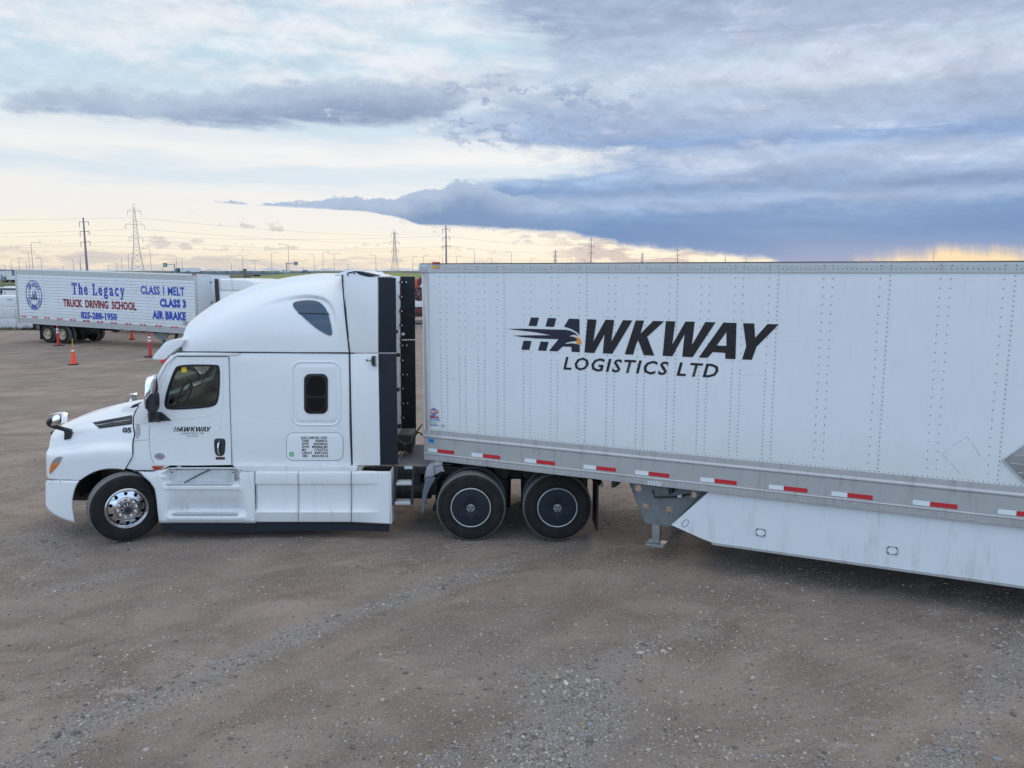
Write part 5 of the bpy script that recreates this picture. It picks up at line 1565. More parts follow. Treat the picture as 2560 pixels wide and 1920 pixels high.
def logo(fn, y, par, off, town=False):
    """fn maps trailer plane coordinates to the target plane"""
    def conv(p): return [fn(z8(*q)) for q in p]
    a_ = MB()
    for p in LOGO.values(): a_.poly(conv(p), y)
    b_ = MB()
    for k, p in LOGO_B.items(): b_.poly(conv(p), y, [conv(A_HOLE)] if k == 'a' else [])
    o1 = obj('logo_bird', a_, 'navy', par, off=off); obj('logo_beak', MB().poly(conv(BEAK), y - .0006), 'orange', o1, off=off)
    o2 = obj('logo_letters', b_, 'ink', par, off=off)
    (xa, zb1), (xb, zt1) = fn((z8(503, 490)[0], z8(503, 490)[1])), fn((z8(1661, 548)[0], z8(503, 392)[1]))
    t_ = text_mesh('LOGISTICS LTD', xa, xb, zb1, zt1, y, .22, .018, 1.18)
    obj('lettering', t_.copy() if False else t_, 'ink', par, off=off) if off == (0, 0, 0) else obj('lettering', join_mesh([t_]), 'ink', par, off=off)
    return o1


d0, d1 = q2(1155, 632, CY), q2(1490, 620, CY)
ks = (d1[0] - d0[0]) / (L1 - L0); zbase = q2(1250, 660, CY)[1]
logo(lambda p: (d0[0] + (p[0] - L0) * ks, zbase + (p[1] - LZ0) * ks), CY - .0115, door, OFF)
a_, b_ = q2(1280, 701, CY), q2(1380, 691, CY)
obj('lettering', join_mesh([text_mesh('CALGARY,AB', a_[0], b_[0], a_[1], b_[1], CY - .0115, 0, .03)]), 'ink', door)

# ---- roof fairing (the aero dome) -------------------------------------------
top = [(170, 700), (235, 612), (330, 470), (500, 330), (665, 232), (862, 155), (1060, 106), (1290, 76), (1400, 72), (1508, 77)]
top = smooth_open([q3(x, y, YC) for x, y in top], 1)
xs_ = [p[0] for p in top]
zseam = q3(900, 696, CY)[1]
xf, xr = q3(205, 690, CY)[0], q3(1500, 90, CY)[0]
NX, NS = 150, 90
rim_back = [q3(1500, 90, CY)[0], q3(1557, 700, CY)[0]]
def dome_hw(x, z):
    f = max(0, min(1, (x - xf) / (xr - xf)))
    base = interp(f, [(0, 1.00), (.06, 1.08), (.15, 1.14), (.3, 1.16), (1, 1.165)])
    return base


recess = smooth_closed([(700, 380), (900, 305), (1080, 262), (1250, 250), (1370, 280), (1430, 350), (1470, 500), (1475, 640), (1300, 600), (1000, 560), (760, 520)], 2)
RC = [q3(x, y, CY) for x, y in recess]


def sdist(p, poly):
    ins = False; dmin = 1e9; n = len(poly)
    for i in range(n):
        a_, b_ = poly[i], poly[(i + 1) % n]
        if (a_[1] > p[1]) != (b_[1] > p[1]) and p[0] < (b_[0] - a_[0]) * (p[1] - a_[1]) / (b_[1] - a_[1]) + a_[0]: ins = not ins
        dx_, dy_ = b_[0] - a_[0], b_[1] - a_[1]; L = dx_ * dx_ + dy_ * dy_ + 1e-12
        t = max(0, min(1, ((p[0] - a_[0]) * dx_ + (p[1] - a_[1]) * dy_) / L))
        dmin = min(dmin, math.hypot(p[0] - a_[0] - t * dx_, p[1] - a_[1] - t * dy_))
    return dmin if ins else -dmin


def dome_y(x, z):
    """near side surface depth of the dome at (x,z)"""
    zt = interp(x, top); hw = dome_hw(x, z)
    f = max(0, min(1, (x - xf) / (xr - xf)))
    n = interp(f, [(0, 2.6), (.2, 2.9), (.5, 3.4), (1, 4.6)])
    t = max(0, min(.999, (z - zseam) / max(.02, zt - zseam)))
    x = x - (rim_back[1] - rim_back[0]) * (1 - t) * max(0, (f - .85) / .15) * .8
    y = hw * (1 - t ** n) ** (1 / interp(f, [(0, 2.0), (.5, 2.4), (1, 3.0)]))
    return YC - y


rows = []
for i in range(NX + 1):
    f = i / NX; x = xf + (rim_back[0] - xf) * f
    zt = interp(x, top); r = []
    n = interp(f, [(0, 2.6), (.2, 2.9), (.5, 3.4), (1, 4.6)]); m_ = interp(f, [(0, 2.0), (.5, 2.4), (1, 3.0)])
    for j in range(NS + 1):
        # parametrised over the near half then mirrored
        a_ = j / NS
        if a_ <= .5:
            g = a_ * 2; th = g * PI / 2
            t = math.sin(th) ** (2 / n) if g < 1 else 1.0
            y = (1 - min(1, t) ** n) ** (1 / m_) * dome_hw(x, 0)
            s_ = 1
        else:
            g = (1 - a_) * 2; th = g * PI / 2
            t = math.sin(th) ** (2 / n) if g < 1 else 1.0
            y = -(1 - min(1, t) ** n) ** (1 / m_) * dome_hw(x, 0)
        z = zseam + max(0.02, zt - zseam) * t
        # the rear edge leans: shear the last stations to the seam
        lean = (rim_back[1] - rim_back[0]) * (1 - t) * max(0, (f - .85) / .15)
        X_ = x + lean
        dpush = 0
        if y > .6:
            sd = sdist((X_, z), RC)
            k = max(0, min(1, (sd + .02) / .055)); k = k * k * (3 - 2 * k)
            fade = max(0, min(1, (z - zseam - .25) / .5)) * max(0, min(1, (X_ - q3(760, 0, CY)[0]) / .9))
            dpush = .060 * k * fade
        r.append((X_, YC - (y - dpush if y > 0 else y), z))
    rows.append(r)
dome = obj('roof_fairing', MB().grid(rows), 'paint', truck, smooth=60)


def project_plate(poly, name, m, par, out=.004, q=q3):
    """a thin plate laid over the dome, following its surface"""
    c = (sum(p[0] for p in poly) / len(poly), sum(p[1] for p in poly) / len(poly)); v = []; f = []; n = len(poly); K = 8
    for k in range(K):
        s_ = 1 - k / K
        for p in poly:
            X_, Z_ = q(c[0] + (p[0] - c[0]) * s_, c[1] + (p[1] - c[1]) * s_, CY)
            sd = sdist((X_, Z_), RC); kk = max(0, min(1, (sd + .02) / .055)); kk = kk * kk * (3 - 2 * kk)
            fade = max(0, min(1, (Z_ - zseam - .25) / .5)) * max(0, min(1, (X_ - q3(760, 0, CY)[0]) / .9))
            v.append((X_, dome_y(X_, Z_) + .060 * kk * fade - out, Z_))
    X_, Z_ = q(*c, CY); v.append((X_, sum(p[1] for p in v[-n:]) / n - .001, Z_))
    for k in range(K - 1):
        for i in range(n):
            j = (i + 1) % n; f.append((k * n + i, k * n + j, (k + 1) * n + j, (k + 1) * n + i))
    for i in range(n): f.append(((K - 1) * n + i, (K - 1) * n + (i + 1) % n, K * n))
    # rim
    o_ = len(v)
    for i in range(n): v.append((v[i][0], v[i][1] + out + .01, v[i][2]))
    for i in range(n): f.append((i, (i + 1) % n, o_ + (i + 1) % n, o_ + i))
    return obj(name, MB().add(v, f), m, par, smooth=50)


dw = smooth_closed([(1094, 322), (1108, 300), (1190, 287), (1280, 290), (1335, 318), (1378, 370), (1405, 450), (1424, 530), (1420, 566), (1388, 562), (1300, 512), (1200, 430), (1120, 360)], 2)
dwo = project_plate(dw, 'roof_window', 'skyglass', truck, .010)
pa, pb = q3(1150, 391, CY), q3(1396, 394, CY)
obj('window_bar', MB().tube([(pa[0], dome_y(*pa) + .022, pa[1]), (pb[0], dome_y(*pb) + .022, pb[1])], .008, 6), 'ink', dwo)
for yy in (470, 486):
    p = q3(1376, yy, CY); obj('window_latch', MB().lathe([(.010, dome_y(*p) + .026), (0, dome_y(*p) + .022)], 8, *p), 'ink', dwo)
# sun visor
vz = smooth_closed([(2, 742), (0, 735), (100, 620), (150, 600), (232, 588), (255, 600), (225, 650), (190, 672), (150, 705), (95, 755), (12, 758)], 0)
obj('sun_visor', MB().prism(P2(vz, q3, 11.60), 11.60, mir(11.60)), 'paint', truck, bev=.02)
# rear fairing piece, its dark top and the rubber extenders, on both sides
def both(fn):
    fn(lambda y: y); fn(mir)
def rear(mp):
    a_, b_ = sorted((mp(CY - .002), mp(CY + .045)))
    up = P2([(1512, 86), (1580, 62), (1610, 62), (1640, 85), (1700, 100), (1781, 106), (1786, 700), (1566, 700), (1545, 480), (1524, 250)], q3, CY)
    obj('side_extender', MB().prism(up, a_, b_), 'paint', truck, bev=.006)
    lo_ = P2([(1566, 710), (1786, 710), (1802, 1590), (1586, 1590), (1574, 1100)], q3, CY)
    obj('side_extender', MB().prism(lo_, a_, b_), 'paint', truck, bev=.006)
    obj('extender_rubber', MB().prism(P2([(1788, 107), (1924, 109), (1929, 700), (1789, 700)], q3, CY), a_ + .01, b_ - .008), 'rubber', truck, bev=.003)
    obj('extender_rubber', MB().prism(P2([(1789, 710), (1929, 710), (1941, 1588), (1804, 1588)], q3, CY), a_ + .01, b_ - .008), 'rubber', truck, bev=.003)
both(rear)
obj('roof_cap', MB().prism(P2([(1514, 84), (1560, 64), (1612, 52), (1640, 62), (1700, 78), (1781, 98), (1781, 106), (1514, 92)], q3, 12.2), CY + .05, mir(CY + .05)), 'paint', truck, bev=.008)
tr_ = smooth_closed([(1530, 76), (1570, 60), (1612, 53), (1680, 66), (1779, 88), (1779, 100), (1700, 97), (1650, 82), (1612, 62), (1560, 74)], 1)
obj('roof_trim', MB().prism(P2(tr_, q3, CY + .02), CY - .012, CY + .3), 'seam', truck, bev=.004)
for x, y in ((1548, 86), (1598, 74)): obj('roof_bolt', MB().lathe([(.014, CY - .006), (.01, CY - .012), (0, CY - .012)], 10, *q3(x, y, CY)), 'softseam', truck)
# seam dome / rear piece
sp_ = [(1503, 90), (1512, 230), (1530, 430), (1560, 700)]
pp = []
for x, y in sp_:
    X_, Z_ = q3(x, y, CY); pp.append((X_, CY - .006, Z_))
pp.insert(0, (pp[0][0] - .0, CY + .12, interp(pp[0][0], top) - .02))
obj('seam_line', MB().tube([pp[0]] + smooth_open(pp[1:], 2), .010, 6), 'seam', truck, smooth=60)
obj('roof_closure', MB().box(xr + .07, xr + .09, CY + .05, mir(CY + .05), zseam, q3(1520, 100, CY)[1] - .03), 'paint', truck)
# cab rear wall & far fairing inner side
xbw = q3(1600, 0, CY)[0]
obj('cab_back_wall', MB().box(xbw - .05, xbw, CY + .05, mir(CY + .05), q3(1580, 1585, 12)[1], q3(1580, 130, 12)[1]), 'paint', truck)
# hinges with pale bolts on the inside of the far extender
fy_ = mir(CY + .055)
for k, (x, y) in enumerate([(318, 201), (316, 312), (317, 424), (318, 533), (320, 644), (322, 686), (324, 801), (325, 909), (326, 1017), (328, 1130), (329, 1241), (331, 1350)]):
    a_ = q5(x - 14, y + 10, fy_); b_ = q5(x + 12, y - 10, fy_)
    h_ = obj('extender_hinge', MB().box(a_[0], b_[0], fy_ - .02, fy_, a_[1], b_[1]), 'ink', truck)
    cpx, cpz = q5(x + 6, y, fy_)
    obj('hinge_bolt', MB().lathe([(.012, fy_ - .02), (.010, fy_ - .03), (0, fy_ - .03)], 10, cpx, cpz), 'white', h_)
    if k in (0, 4, 5, 7, 9, 11):
        e0 = q5(x + 38, y, fy_); obj('strut_bolt', MB().lathe([(.012, fy_ - .012), (.010, fy_ - .022), (0, fy_ - .022)], 10, *e0), 'white', truck)
for a_, b_ in (((352, 201), (415, 250)), ((318, 424), (415, 380)), ((318, 424), (415, 470)), ((355, 644), (420, 600)), ((355, 686), (425, 740)), ((325, 909), (430, 860)), ((325, 909), (430, 960)), ((365, 1130), (432, 1080)), ((365, 1130), (432, 1180)), ((365, 1350), (435, 1300))):
    pa, pb = q5(*a_, fy_), q5(*b_, fy_)
    obj('extender_strut', MB().tube([(pa[0], fy_ - .012, pa[1]), (pb[0], fy_ - .012, pb[1])], .006, 5), 'chassis', truck)
for x, y, w_, h_ in ((281, 582, 12, 26), (290, 762, 26, 26), (290, 1028, 18, 26), (300, 1310, 24, 26)):
    a_ = q5(x - w_ / 2, y + h_ / 2, 13.2); b_ = q5(x + w_ / 2, y - h_ / 2, 13.2)
    obj('back_bracket', MB().box(a_[0], b_[0], 13.2, 13.3, a_[1], b_[1]), 'ink', truck, bev=.005)
a_ = q5(319, 609, 13.5); b_ = q5(325, 594, 13.5); obj('work_lamp', MB().box(a_[0], b_[0] + .03, 13.5, 13.6, a_[1], b_[1]), 'white', truck, bev=.004)
# tail of the sleeper under the extenders: black box and gear
a_ = q5(288, 1500, 12.4); b_ = q5(395, 1375, 12.4)
obj('gear_box', MB().box(a_[0], b_[0], 12.4, 12.95, a_[1], b_[1]), 'chassis', truck, bev=.015)
# clearance lamp on the near extender
a_, b_ = q3(1733, 725, CY), q3(1780, 803, CY)
lm = obj('extender_lamp', MB().prism([(a_[0] + .015, a_[1]), (b_[0] - .004, a_[1]), (b_[0] - .004, b_[1]), (a_[0] + .02, b_[1]), (a_[0], (a_[1] + b_[1]) / 2)], CY - .06, CY - .004), 'black', truck, bev=.01)
obj('lamp_lens', MB().box(b_[0] - .018, b_[0] - .002, CY - .063, CY - .012, b_[1] + .01, a_[1] - .01), 'chrome', lm)
a_, b_ = q3(1700, 758, CY), q3(1742, 765, CY)
obj('lamp_pin', MB().tube([(a_[0], CY - .03, a_[1]), (b_[0], CY - .03, b_[1])], .005, 6).lathe([(0, CY - .045), (.014, CY - .03), (0, CY - .015)], 10, *a_), 'ink', lm)

# ---- hood ------------------------------------------------------------------
hood_top = smooth_open([qb(x, y, 11.95 if x < 160 else (12.3 if x < 220 else YC)) for x, y in ((84, 960), (100, 820), (118, 640), (150, 470), (205, 405), (300, 330), (400, 280), (550, 213), (700, 168), (900, 118), (1040, 92), (1135, 80))], 1)
hx0 = qb(84, 950, 11.95)[0]; hx1 = qb(1020, 400, 11.6)[0]
zb0 = qb(300, 962, 11.55)[1]
NXh = 60; rows = []
for i in range(NXh + 1):
    f = i / NXh; f2 = f ** 1.5; x = hx0 + (hx1 + .12 - hx0) * f2
    zt = interp(x, hood_top); zt = max(zt, zb0 + .05)
    px = 100 + (x / 12.0 * FOC + 1180) * 0 # unused
    w_ = interp(f2, [(0, .55), (.012, .72), (.04, .88), (.10, 1.01), (.22, 1.11), (.4, 1.15), (1, 1.165)])
    r = []
    for j in range(121):
        a_ = j / 120; s_ = 1 if a_ <= .5 else -1; g = a_ * 2 if a_ <= .5 else (1 - a_) * 2
        # side: slightly leaning wall up to the shoulder, then a long crowned bonnet
        H = zt - zb0
        # profile points (fraction of half width, fraction of height)
        fb = interp(f2, [(0, 1.0), (.3, 1.0), (.6, 1.0), (1, 1.0)])
        prof = [(0, 1.0, 0.0), (.12, 1.008, .18), (.24, 1.018, .36), (.32, 1.006, .485), (.345, .96, .505), (.375, .915, .53), (.54, .885, .68), (.62, .865, .77), (.69, .80, .845), (.76, .68, .90), (.86, .42, .96), (1.0, 0.0, 1.0)]
        yf = interp(g, [(p[0], p[1]) for p in prof]); zf = interp(g, [(p[0], p[2]) for p in prof])
        k_ = interp(f2, [(0, .0), (.05, .5), (.15, 1.0), (1, 1.0)])
        # towards the nose the section becomes a plain ellipse
        th = g * PI / 2; ye, ze = math.cos(th) ** .55, math.sin(th) ** .75
        yf = yf * k_ + ye * (1 - k_); zf = zf * k_ + ze * (1 - k_)
        r.append((x, YC - s_ * w_ * yf, zb0 + H * zf))
    rows.append(r)
rows2 = []
for r in rows:   # smooth each section a little
    n = len(r); rr = list(r)
    for _ in range(3):
        rr = [rr[0]] + [tuple((a_ + 2 * b_ + c_) / 4 for a_, b_, c_ in zip(rr[k - 1], rr[k], rr[k + 1])) for k in range(1, n - 1)] + [rr[-1]]
    rows2.append(rr)
hm = MB().grid(rows2)
o_ = len(hm.v); n = 121
# close bottom, front and back so the boolean has a volume
bot = []
for i in range(NXh): hm.f.append((i * n, (i + 1) * n, (i + 1) * n + n - 1, i * n + n - 1))
hm.f.append(tuple(range(n))); hm.f.append(tuple(reversed([NXh * n + k for k in range(n)])))
hmm = hm.mesh('hood'); weld(hmm)
arch = [(1200, 845), (1200, 1200), (425, 1200), (425, 965), (480, 925), (560, 878), (640, 848), (750, 828), (850, 830), (925, 845)]
ac = MB().prism(P2(arch, qb, 11.53), 11.0, 12.25).mesh('c'); ac2 = MB().prism(P2(arch, qb, 11.53), mir(12.25), mir(11.0)).mesh('c')
bk = MB().prism(P2([(1300, 0), (1085, 100), (1085, 148), (1032, 225), (1016, 300), (1020, 400), (1036, 462), (1010, 545), (1010, 700), (925, 845), (925, 1300), (1300, 1300)], qb, 11.53), 10.8, 14.6).mesh('c')
hmm = boolean(hmm, [ac, ac2, bk])
hood = obj('hood', hmm, 'paint', truck, off=(0, 0, 0), smooth=32); hood.data.transform(Matrix.Translation(-Vector(OFF)))


def hood_y(x, z):
    i = min(range(len(rows2)), key=lambda k: abs(rows2[k][0][0] - x)); r = rows2[i][:61]
    pts_ = sorted((p[2], p[1]) for p in r)
    return interp(z, pts_)


def qh(x, y):
    Y = 11.6
    for _ in range(6):
        X_, Z_ = qb(x, y, Y); Y = .4 * Y + .6 * hood_y(X_, Z_)
    return qb(x, y, Y)


def hood_plate(pts, name, m, par, out=.004, th=.008, it=0, sub=6):
    p = smooth_closed(pts, it) if it else pts
    dens = []
    for i in range(len(p)):
        a_, b_ = p[i], p[(i + 1) % len(p)]
        for k in range(sub): dens.append((a_[0] + (b_[0] - a_[0]) * k / sub, a_[1] + (b_[1] - a_[1]) * k / sub))
    c = (sum(q[0] for q in dens) / len(dens), sum(q[1] for q in dens) / len(dens)); n_ = len(dens); v = []; f = []; K = 6
    for k in range(K):
        s_ = 1 - k / K
        for q in dens:
            X_, Z_ = qh(c[0] + (q[0] - c[0]) * s_, c[1] + (q[1] - c[1]) * s_); v.append((X_, hood_y(X_, Z_) - out, Z_))
    X_, Z_ = qh(*c); v.append((X_, hood_y(X_, Z_) - out, Z_))
    for k in range(K - 1):
        for i in range(n_): f.append((k * n_ + i, k * n_ + (i + 1) % n_, (k + 1) * n_ + (i + 1) % n_, (k + 1) * n_ + i))
    for i in range(n_): f.append(((K - 1) * n_ + i, (K - 1) * n_ + (i + 1) % n_, K * n_))
    o2 = len(v)
    for i in range(n_): v.append((v[i][0], v[i][1] + out + th, v[i][2]))
    for i in range(n_): f.append((i, (i + 1) % n_, o2 + (i + 1) % n_, o2 + i))
    return obj(name, MB().add(v, f), m, par, smooth=40)


vn = hood_plate([(575, 330), (1010, 250), (1006, 350), (650, 398)], 'hood_vent', 'black', hood, .008, .01)
hood_plate([(612, 358), (985, 298), (985, 302), (618, 362)], 'vent_bar', 'alu2', vn, .012, .008)
hood_plate([(600, 340), (1000, 266), (1000, 272), (606, 346)], 'vent_louver', 'ink', vn, .012, .006)
hood_plate([(640, 384), (1000, 332), (1000, 338), (646, 390)], 'vent_louver', 'ink', vn, .012, .006)
hl = hood_plate([(98, 892), (112, 800), (150, 735), (195, 705), (250, 700), (238, 740), (200, 795), (160, 845), (120, 885)], 'headlight', 'lens', hood, .006, .008, 1)
hood_plate([(100, 888), (122, 812), (150, 775), (205, 762), (200, 792), (160, 842), (122, 882)], 'turn_signal', 'amber', hl, .012, .008, 1)
# fleet number
(na, nz0), (nb_, nz1) = qh(900, 445), qh(1002, 385)
tm = text_mesh('05', na, nb_, nz0, nz1, 0, 0, .05)
for v_ in tm.vertices:
    v_.co.y = hood_y(v_.co.x, v_.co.z) - .006
obj('lettering', join_mesh([tm]), 'navy', hood)
# fender lip
lip = smooth_open([(428, 960), (480, 922), (560, 876), (640, 846), (750, 826), (850, 828), (922, 842)], 2)
lp_ = [(a_[0], hood_y(*a_) + .012, a_[1]) for a_ in [qb(x, y, 11.53) for x, y in lip]]
obj('fender_lip', MB().tube(lp_, .012, 8), 'paint', hood, smooth=60)
# hood rear shut line
sl = smooth_open([(1082, 150), (1032, 228), (1018, 300), (1022, 400), (1038, 462), (1012, 542), (1012, 700), (925, 842)], 1)
obj('seam_line', MB().tube([(a_[0], CY - .002, a_[1]) for a_ in P2(sl, qb, CY)], .009, 6), 'seam', truck, smooth=60)
obj('cowl_gap', MB().prism(P2([(1042, 150), (1080, 118), (1135, 98), (1138, 128), (1085, 150)], qb, 11.8), 11.62, 12.2), 'seam', truck)
# cowl top under the windscreen
obj('cowl_top', MB().prism(P2([(1100, 120), (1135, 90), (1180, 70), (1300, 100), (1300, 300), (1100, 300)], qb, YC), 12.0, mir(12.0)), 'paint', truck, bev=.02)
# inner wheel well
ww = MB().grid([[(a_[0], y, a_[1]) for a_ in P2([(430, 1150), (428, 965), (560, 872), (750, 820), (925, 838), (1060, 900), (1150, 1010), (1200, 1200)], qb, 11.6)] for y in (11.6, 12.25)])
obj('wheel_well', ww, 'chassis', truck, smooth=60)
obj('wheel_well', MB().prism(P2([(300, 965), (1180, 845), (1180, 1120), (300, 1120)], qb, 12.2), 12.22, 12.26), 'chassis', truck)
obj('engine_bay', MB().prism(P2([(330, 980), (1100, 980), (1100, 1180), (330, 1180)], qb, 12.3), 12.28, mir(12.28)), 'chassis', truck)
# radiator and grille, facing away
obj('grille', MB().box(hx0 - .01, hx0 + .03, YC - .55, YC + .55, zb0 + .02, zb0 + .62), 'black', truck, bev=.01)

# ---- bumper -------------------------------------------------------------------
bout = [(84, 962), (430, 968), (398, 1020), (372, 1090), (356, 1170), (358, 1260), (372, 1360), (384, 1424), (320, 1408), (230, 1375), (150, 1330), (92, 1275), (80, 1235), (70, 1120), (70, 1010)]
bx0 = qb(72, 1000, 12.0)[0]
def bump_hw(x): return interp(x - bx0, [(0, .80), (.03, .92), (.08, 1.01), (.18, 1.09), (.35, 1.14), (.6, 1.15)])
# build as polygon columns: near side skin wrapped in plan
cols_ = []
xsb = np.linspace(0, 1, 26)
def band(x):
    """top and bottom z of the bumper at photo x (qb units)"""
    tp = interp(x, [(70, 985), (84, 962), (430, 968)])
    bt_ = interp(x, [(70, 1240), (92, 1278), (150, 1330), (230, 1375), (320, 1408), (384, 1424)])
    return tp, bt_
def redge(y): return interp(y, [(968, 430), (1020, 398), (1090, 372), (1170, 356), (1260, 358), (1360, 372), (1424, 384)])
rows = []
for i in range(27):
    f = i / 26; r = []
    for j in range(19):
        g = j / 18
        yl = 985 + (1240 - 985) * g
        # row runs from the nose to the wheel-arch edge
        yb_ = 962 + (1424 - 962) * g
        xx = 70 + (redge(yb_) - 70) * (f ** 1.3)
        tp, bt_ = band(xx); yy = tp + (bt_ - tp) * g if f > 0 else 985 + 255 * g
        xx = min(xx, redge(yy))
        X_, Z_ = qb(xx, yy, 11.60)
        hw_ = bump_hw(X_ - .0)
        Y_ = YC - hw_ + .03 * abs(g - .4) ** 2
        X2, Z2 = qb(xx, yy, Y_)
        r.append((X2, Y_, Z2))
    rows.append(r)
nearb = MB().grid(rows)
nose = [rows[0], [(p[0] - .03, YC - .45, p[2]) for p in rows[0]], [(p[0] - .04, YC, p[2]) for p in rows[0]], [(p[0] - .03, YC + .45, p[2]) for p in rows[0]], [(p[0], mir(p[1]), p[2]) for p in rows[0]]]
nearb.grid(nose); nearb.grid([[(p[0], mir(p[1]), p[2]) for p in r] for r in rows])
bmp = obj('bumper', nearb, 'paint', truck, smooth=40, solid=.02)
seam([(84, 958), (430, 962)], qb, 11.545, .006, 'softseam', bmp)
gtop = MB().tube([(a_[0], 11.548, a_[1]) for a_ in P2([(95, 992), (410, 996)], qb, 11.548)], .004, 6)
obj('bumper_crease', gtop, 'paint', bmp)
obj('bumper_bolt', MB().lathe([(.010, 11.545), (.008, 11.536), (0, 11.536)], 8, *qb(225, 977, 11.55)), 'softseam', bmp)

# ---- mirrors ----------------------------------------------------------------
def hood_mirror(y, s_, par, dxl=0.0, dz=0.0):
    """near: s_=1"""
    c = [qb(x, yy, 11.45) for x, yy in ((95, 262), (110, 238), (180, 230), (238, 232), (246, 250), (246, 335), (236, 352), (150, 366), (132, 362), (118, 330))]
    c = [(x + dxl, z + dz) for x, z in c]
    hd = obj('hood_mirror', MB().prism(smooth_closed(c, 1), *sorted((y, y + s_ * .16))), 'chrome', par, bev=.02, seg=3)
    g = [qb(x, yy, 11.45) for x, yy in ((150, 252), (236, 238), (240, 345), (146, 360))]
    g = [(x + dxl, z + dz) for x, z in g]
    if s_ > 0:
        gp = smooth_closed(g, 2); gc = (sum(p[0] for p in gp) / len(gp), sum(p[1] for p in gp) / len(gp)); n_ = len(gp); v = []; f = []
        for k in range(6):
            s2 = 1 - k / 6
            v += [(gc[0] + (p[0] - gc[0]) * s2, y - .002 - .05 * (1 - s2 * s2) - .16 * (gc[1] - (gc[1] + (p[1] - gc[1]) * s2) + .10) , gc[1] + (p[1] - gc[1]) * s2) for p in gp]
        v.append((gc[0], y - .052 - .016, gc[1]))
        for k in range(5):
            for i in range(n_): f.append((k * n_ + i, k * n_ + (i + 1) % n_, (k + 1) * n_ + (i + 1) % n_, (k + 1) * n_ + i))
        f += [(5 * n_ + i, 5 * n_ + (i + 1) % n_, 6 * n_) for i in range(n_)]
        obj('mirror_glass', MB().add(v, f), 'mirror', hd, smooth=60)
    a_ = [qb(x, yy, 11.45) for x, yy in ((150, 300), (112, 310), (104, 345), (130, 375), (200, 412), (290, 450))]
    a_ = [(x + dxl, z + dz) for x, z in a_]
    pts_ = [(p[0], y + s_ * w_, p[1]) for p, w_ in zip(a_, (.02, -.01, 0, .05, .12, .17))]
    obj('mirror_arm', MB().tube(smooth_open(pts_, 1), .032, 8), 'black', hd, smooth=60)
    b_ = [qb(x, yy, 11.6) for x, yy in ((228, 412), (318, 450), (305, 520), (232, 536), (236, 470))]
    b_ = [(x + dxl, z + dz) for x, z in b_]
    yy2 = hood_y(b_[1][0], b_[1][1]) if s_ > 0 else mir(hood_y(b_[1][0], b_[1][1]))
    obj('mirror_foot', MB().prism(b_, *sorted((yy2 - s_ * .05, yy2 + s_ * .04))), 'black', hd, bev=.012)
    return hd


hood_mirror(11.42, 1, truck)
# far mirror: pixel position of its head decides its offset
fa = qb(1005, 55, 13.95); ne = qb(175, 300, 11.45)
c = smooth_closed([qb(x, y, 13.95) for x, y in ((950, 60), (965, 22), (1010, 10), (1052, 10), (1062, 25), (1058, 88), (1000, 105), (955, 105))], 1)
hd = obj('hood_mirror', MB().prism(c, 13.85, 14.0), 'chrome', truck, bev=.02, seg=3)
c = smooth_closed([qb(x, y, 13.85) for x, y in ((1002, 30), (1056, 18), (1052, 90), (1000, 104))], 1)
obj('mirror_back', MB().prism(c, 13.842, 13.849), 'galv', hd)
obj('mirror_arm', MB().tube([(fa[0] + .08, 13.88, fa[1]), (fa[0] + .06, 13.87, fa[1] - .3), (fa[0] + .1, 13.75, fa[1] - .45)], .025, 8), 'black', hd)
# tall door mirror
y0 = 11.22
c = [q2(x, y, y0) for x, y in ((930, 222), (945, 208), (990, 199), (1006, 205), (1008, 345), (985, 365), (962, 420), (952, 485), (935, 460), (930, 380))]
def pillow(poly, y, bulge, tilt=0.0, K=8):
    gc = (sum(p[0] for p in poly) / len(poly), sum(p[1] for p in poly) / len(poly)); n_ = len(poly); v = []; f = []
    for k in range(K):
        s2 = 1 - k / K
        v += [(gc[0] + (p[0] - gc[0]) * s2, y - bulge * (1 - s2 ** 2.5) + tilt * (p[1] - gc[1]) * s2, gc[1] + (p[1] - gc[1]) * s2) for p in poly]
    v.append((gc[0], y - bulge, gc[1]))
    for k in range(K - 1):
        for i in range(n_): f.append((k * n_ + i, k * n_ + (i + 1) % n_, (k + 1) * n_ + (i + 1) % n_, (k + 1) * n_ + i))
    f += [((K - 1) * n_ + i, (K - 1) * n_ + (i + 1) % n_, K * n_) for i in range(n_)]
    o2 = len(v); v += [(p[0], y + .16, p[1]) for p in poly]
    f += [(i, (i + 1) % n_, o2 + (i + 1) % n_, o2 + i) for i in range(n_)] + [tuple(o2 + i for i in range(n_))]
    return MB().add(v, f)
dmr = obj('door_mirror', pillow(smooth_closed(c, 2), y0 + .02, .09, .16), 'chrome', truck, smooth=60)
c = [q2(x, y, y0) for x, y in ((1004, 345), (1012, 360), (1016, 440), (1012, 490), (985, 515), (955, 490), (960, 430), (975, 370))]
obj('mirror_shroud', MB().prism(smooth_closed(c, 1), y0 - .012, y0 + .18), 'black', dmr, bev=.015)
c = [q2(x, y, y0) for x, y in ((965, 480), (1012, 480), (1060, 520), (1055, 545), (1010, 545), (975, 520))]
obj('mirror_arm', MB().tube([(*[q2(985, 480, y0)[0]], y0 + .08, q2(985, 480, y0)[1]), (q2(1005, 525, 11.35)[0], y0 + .12, q2(1005, 525, 11.35)[1]), (q2(1050, 550, CY)[0], CY - .01, q2(1050, 550, CY)[1])], [.055, .06, .06], 10), 'black', dmr, smooth=60)
obj('mirror_foot', MB().prism(P2([(965, 505), (1000, 490), (1075, 495), (1110, 520), (1160, 566), (1060, 572), (973, 582)], q2, CY), CY - .035, CY - .008), 'black', dmr, bev=.01)

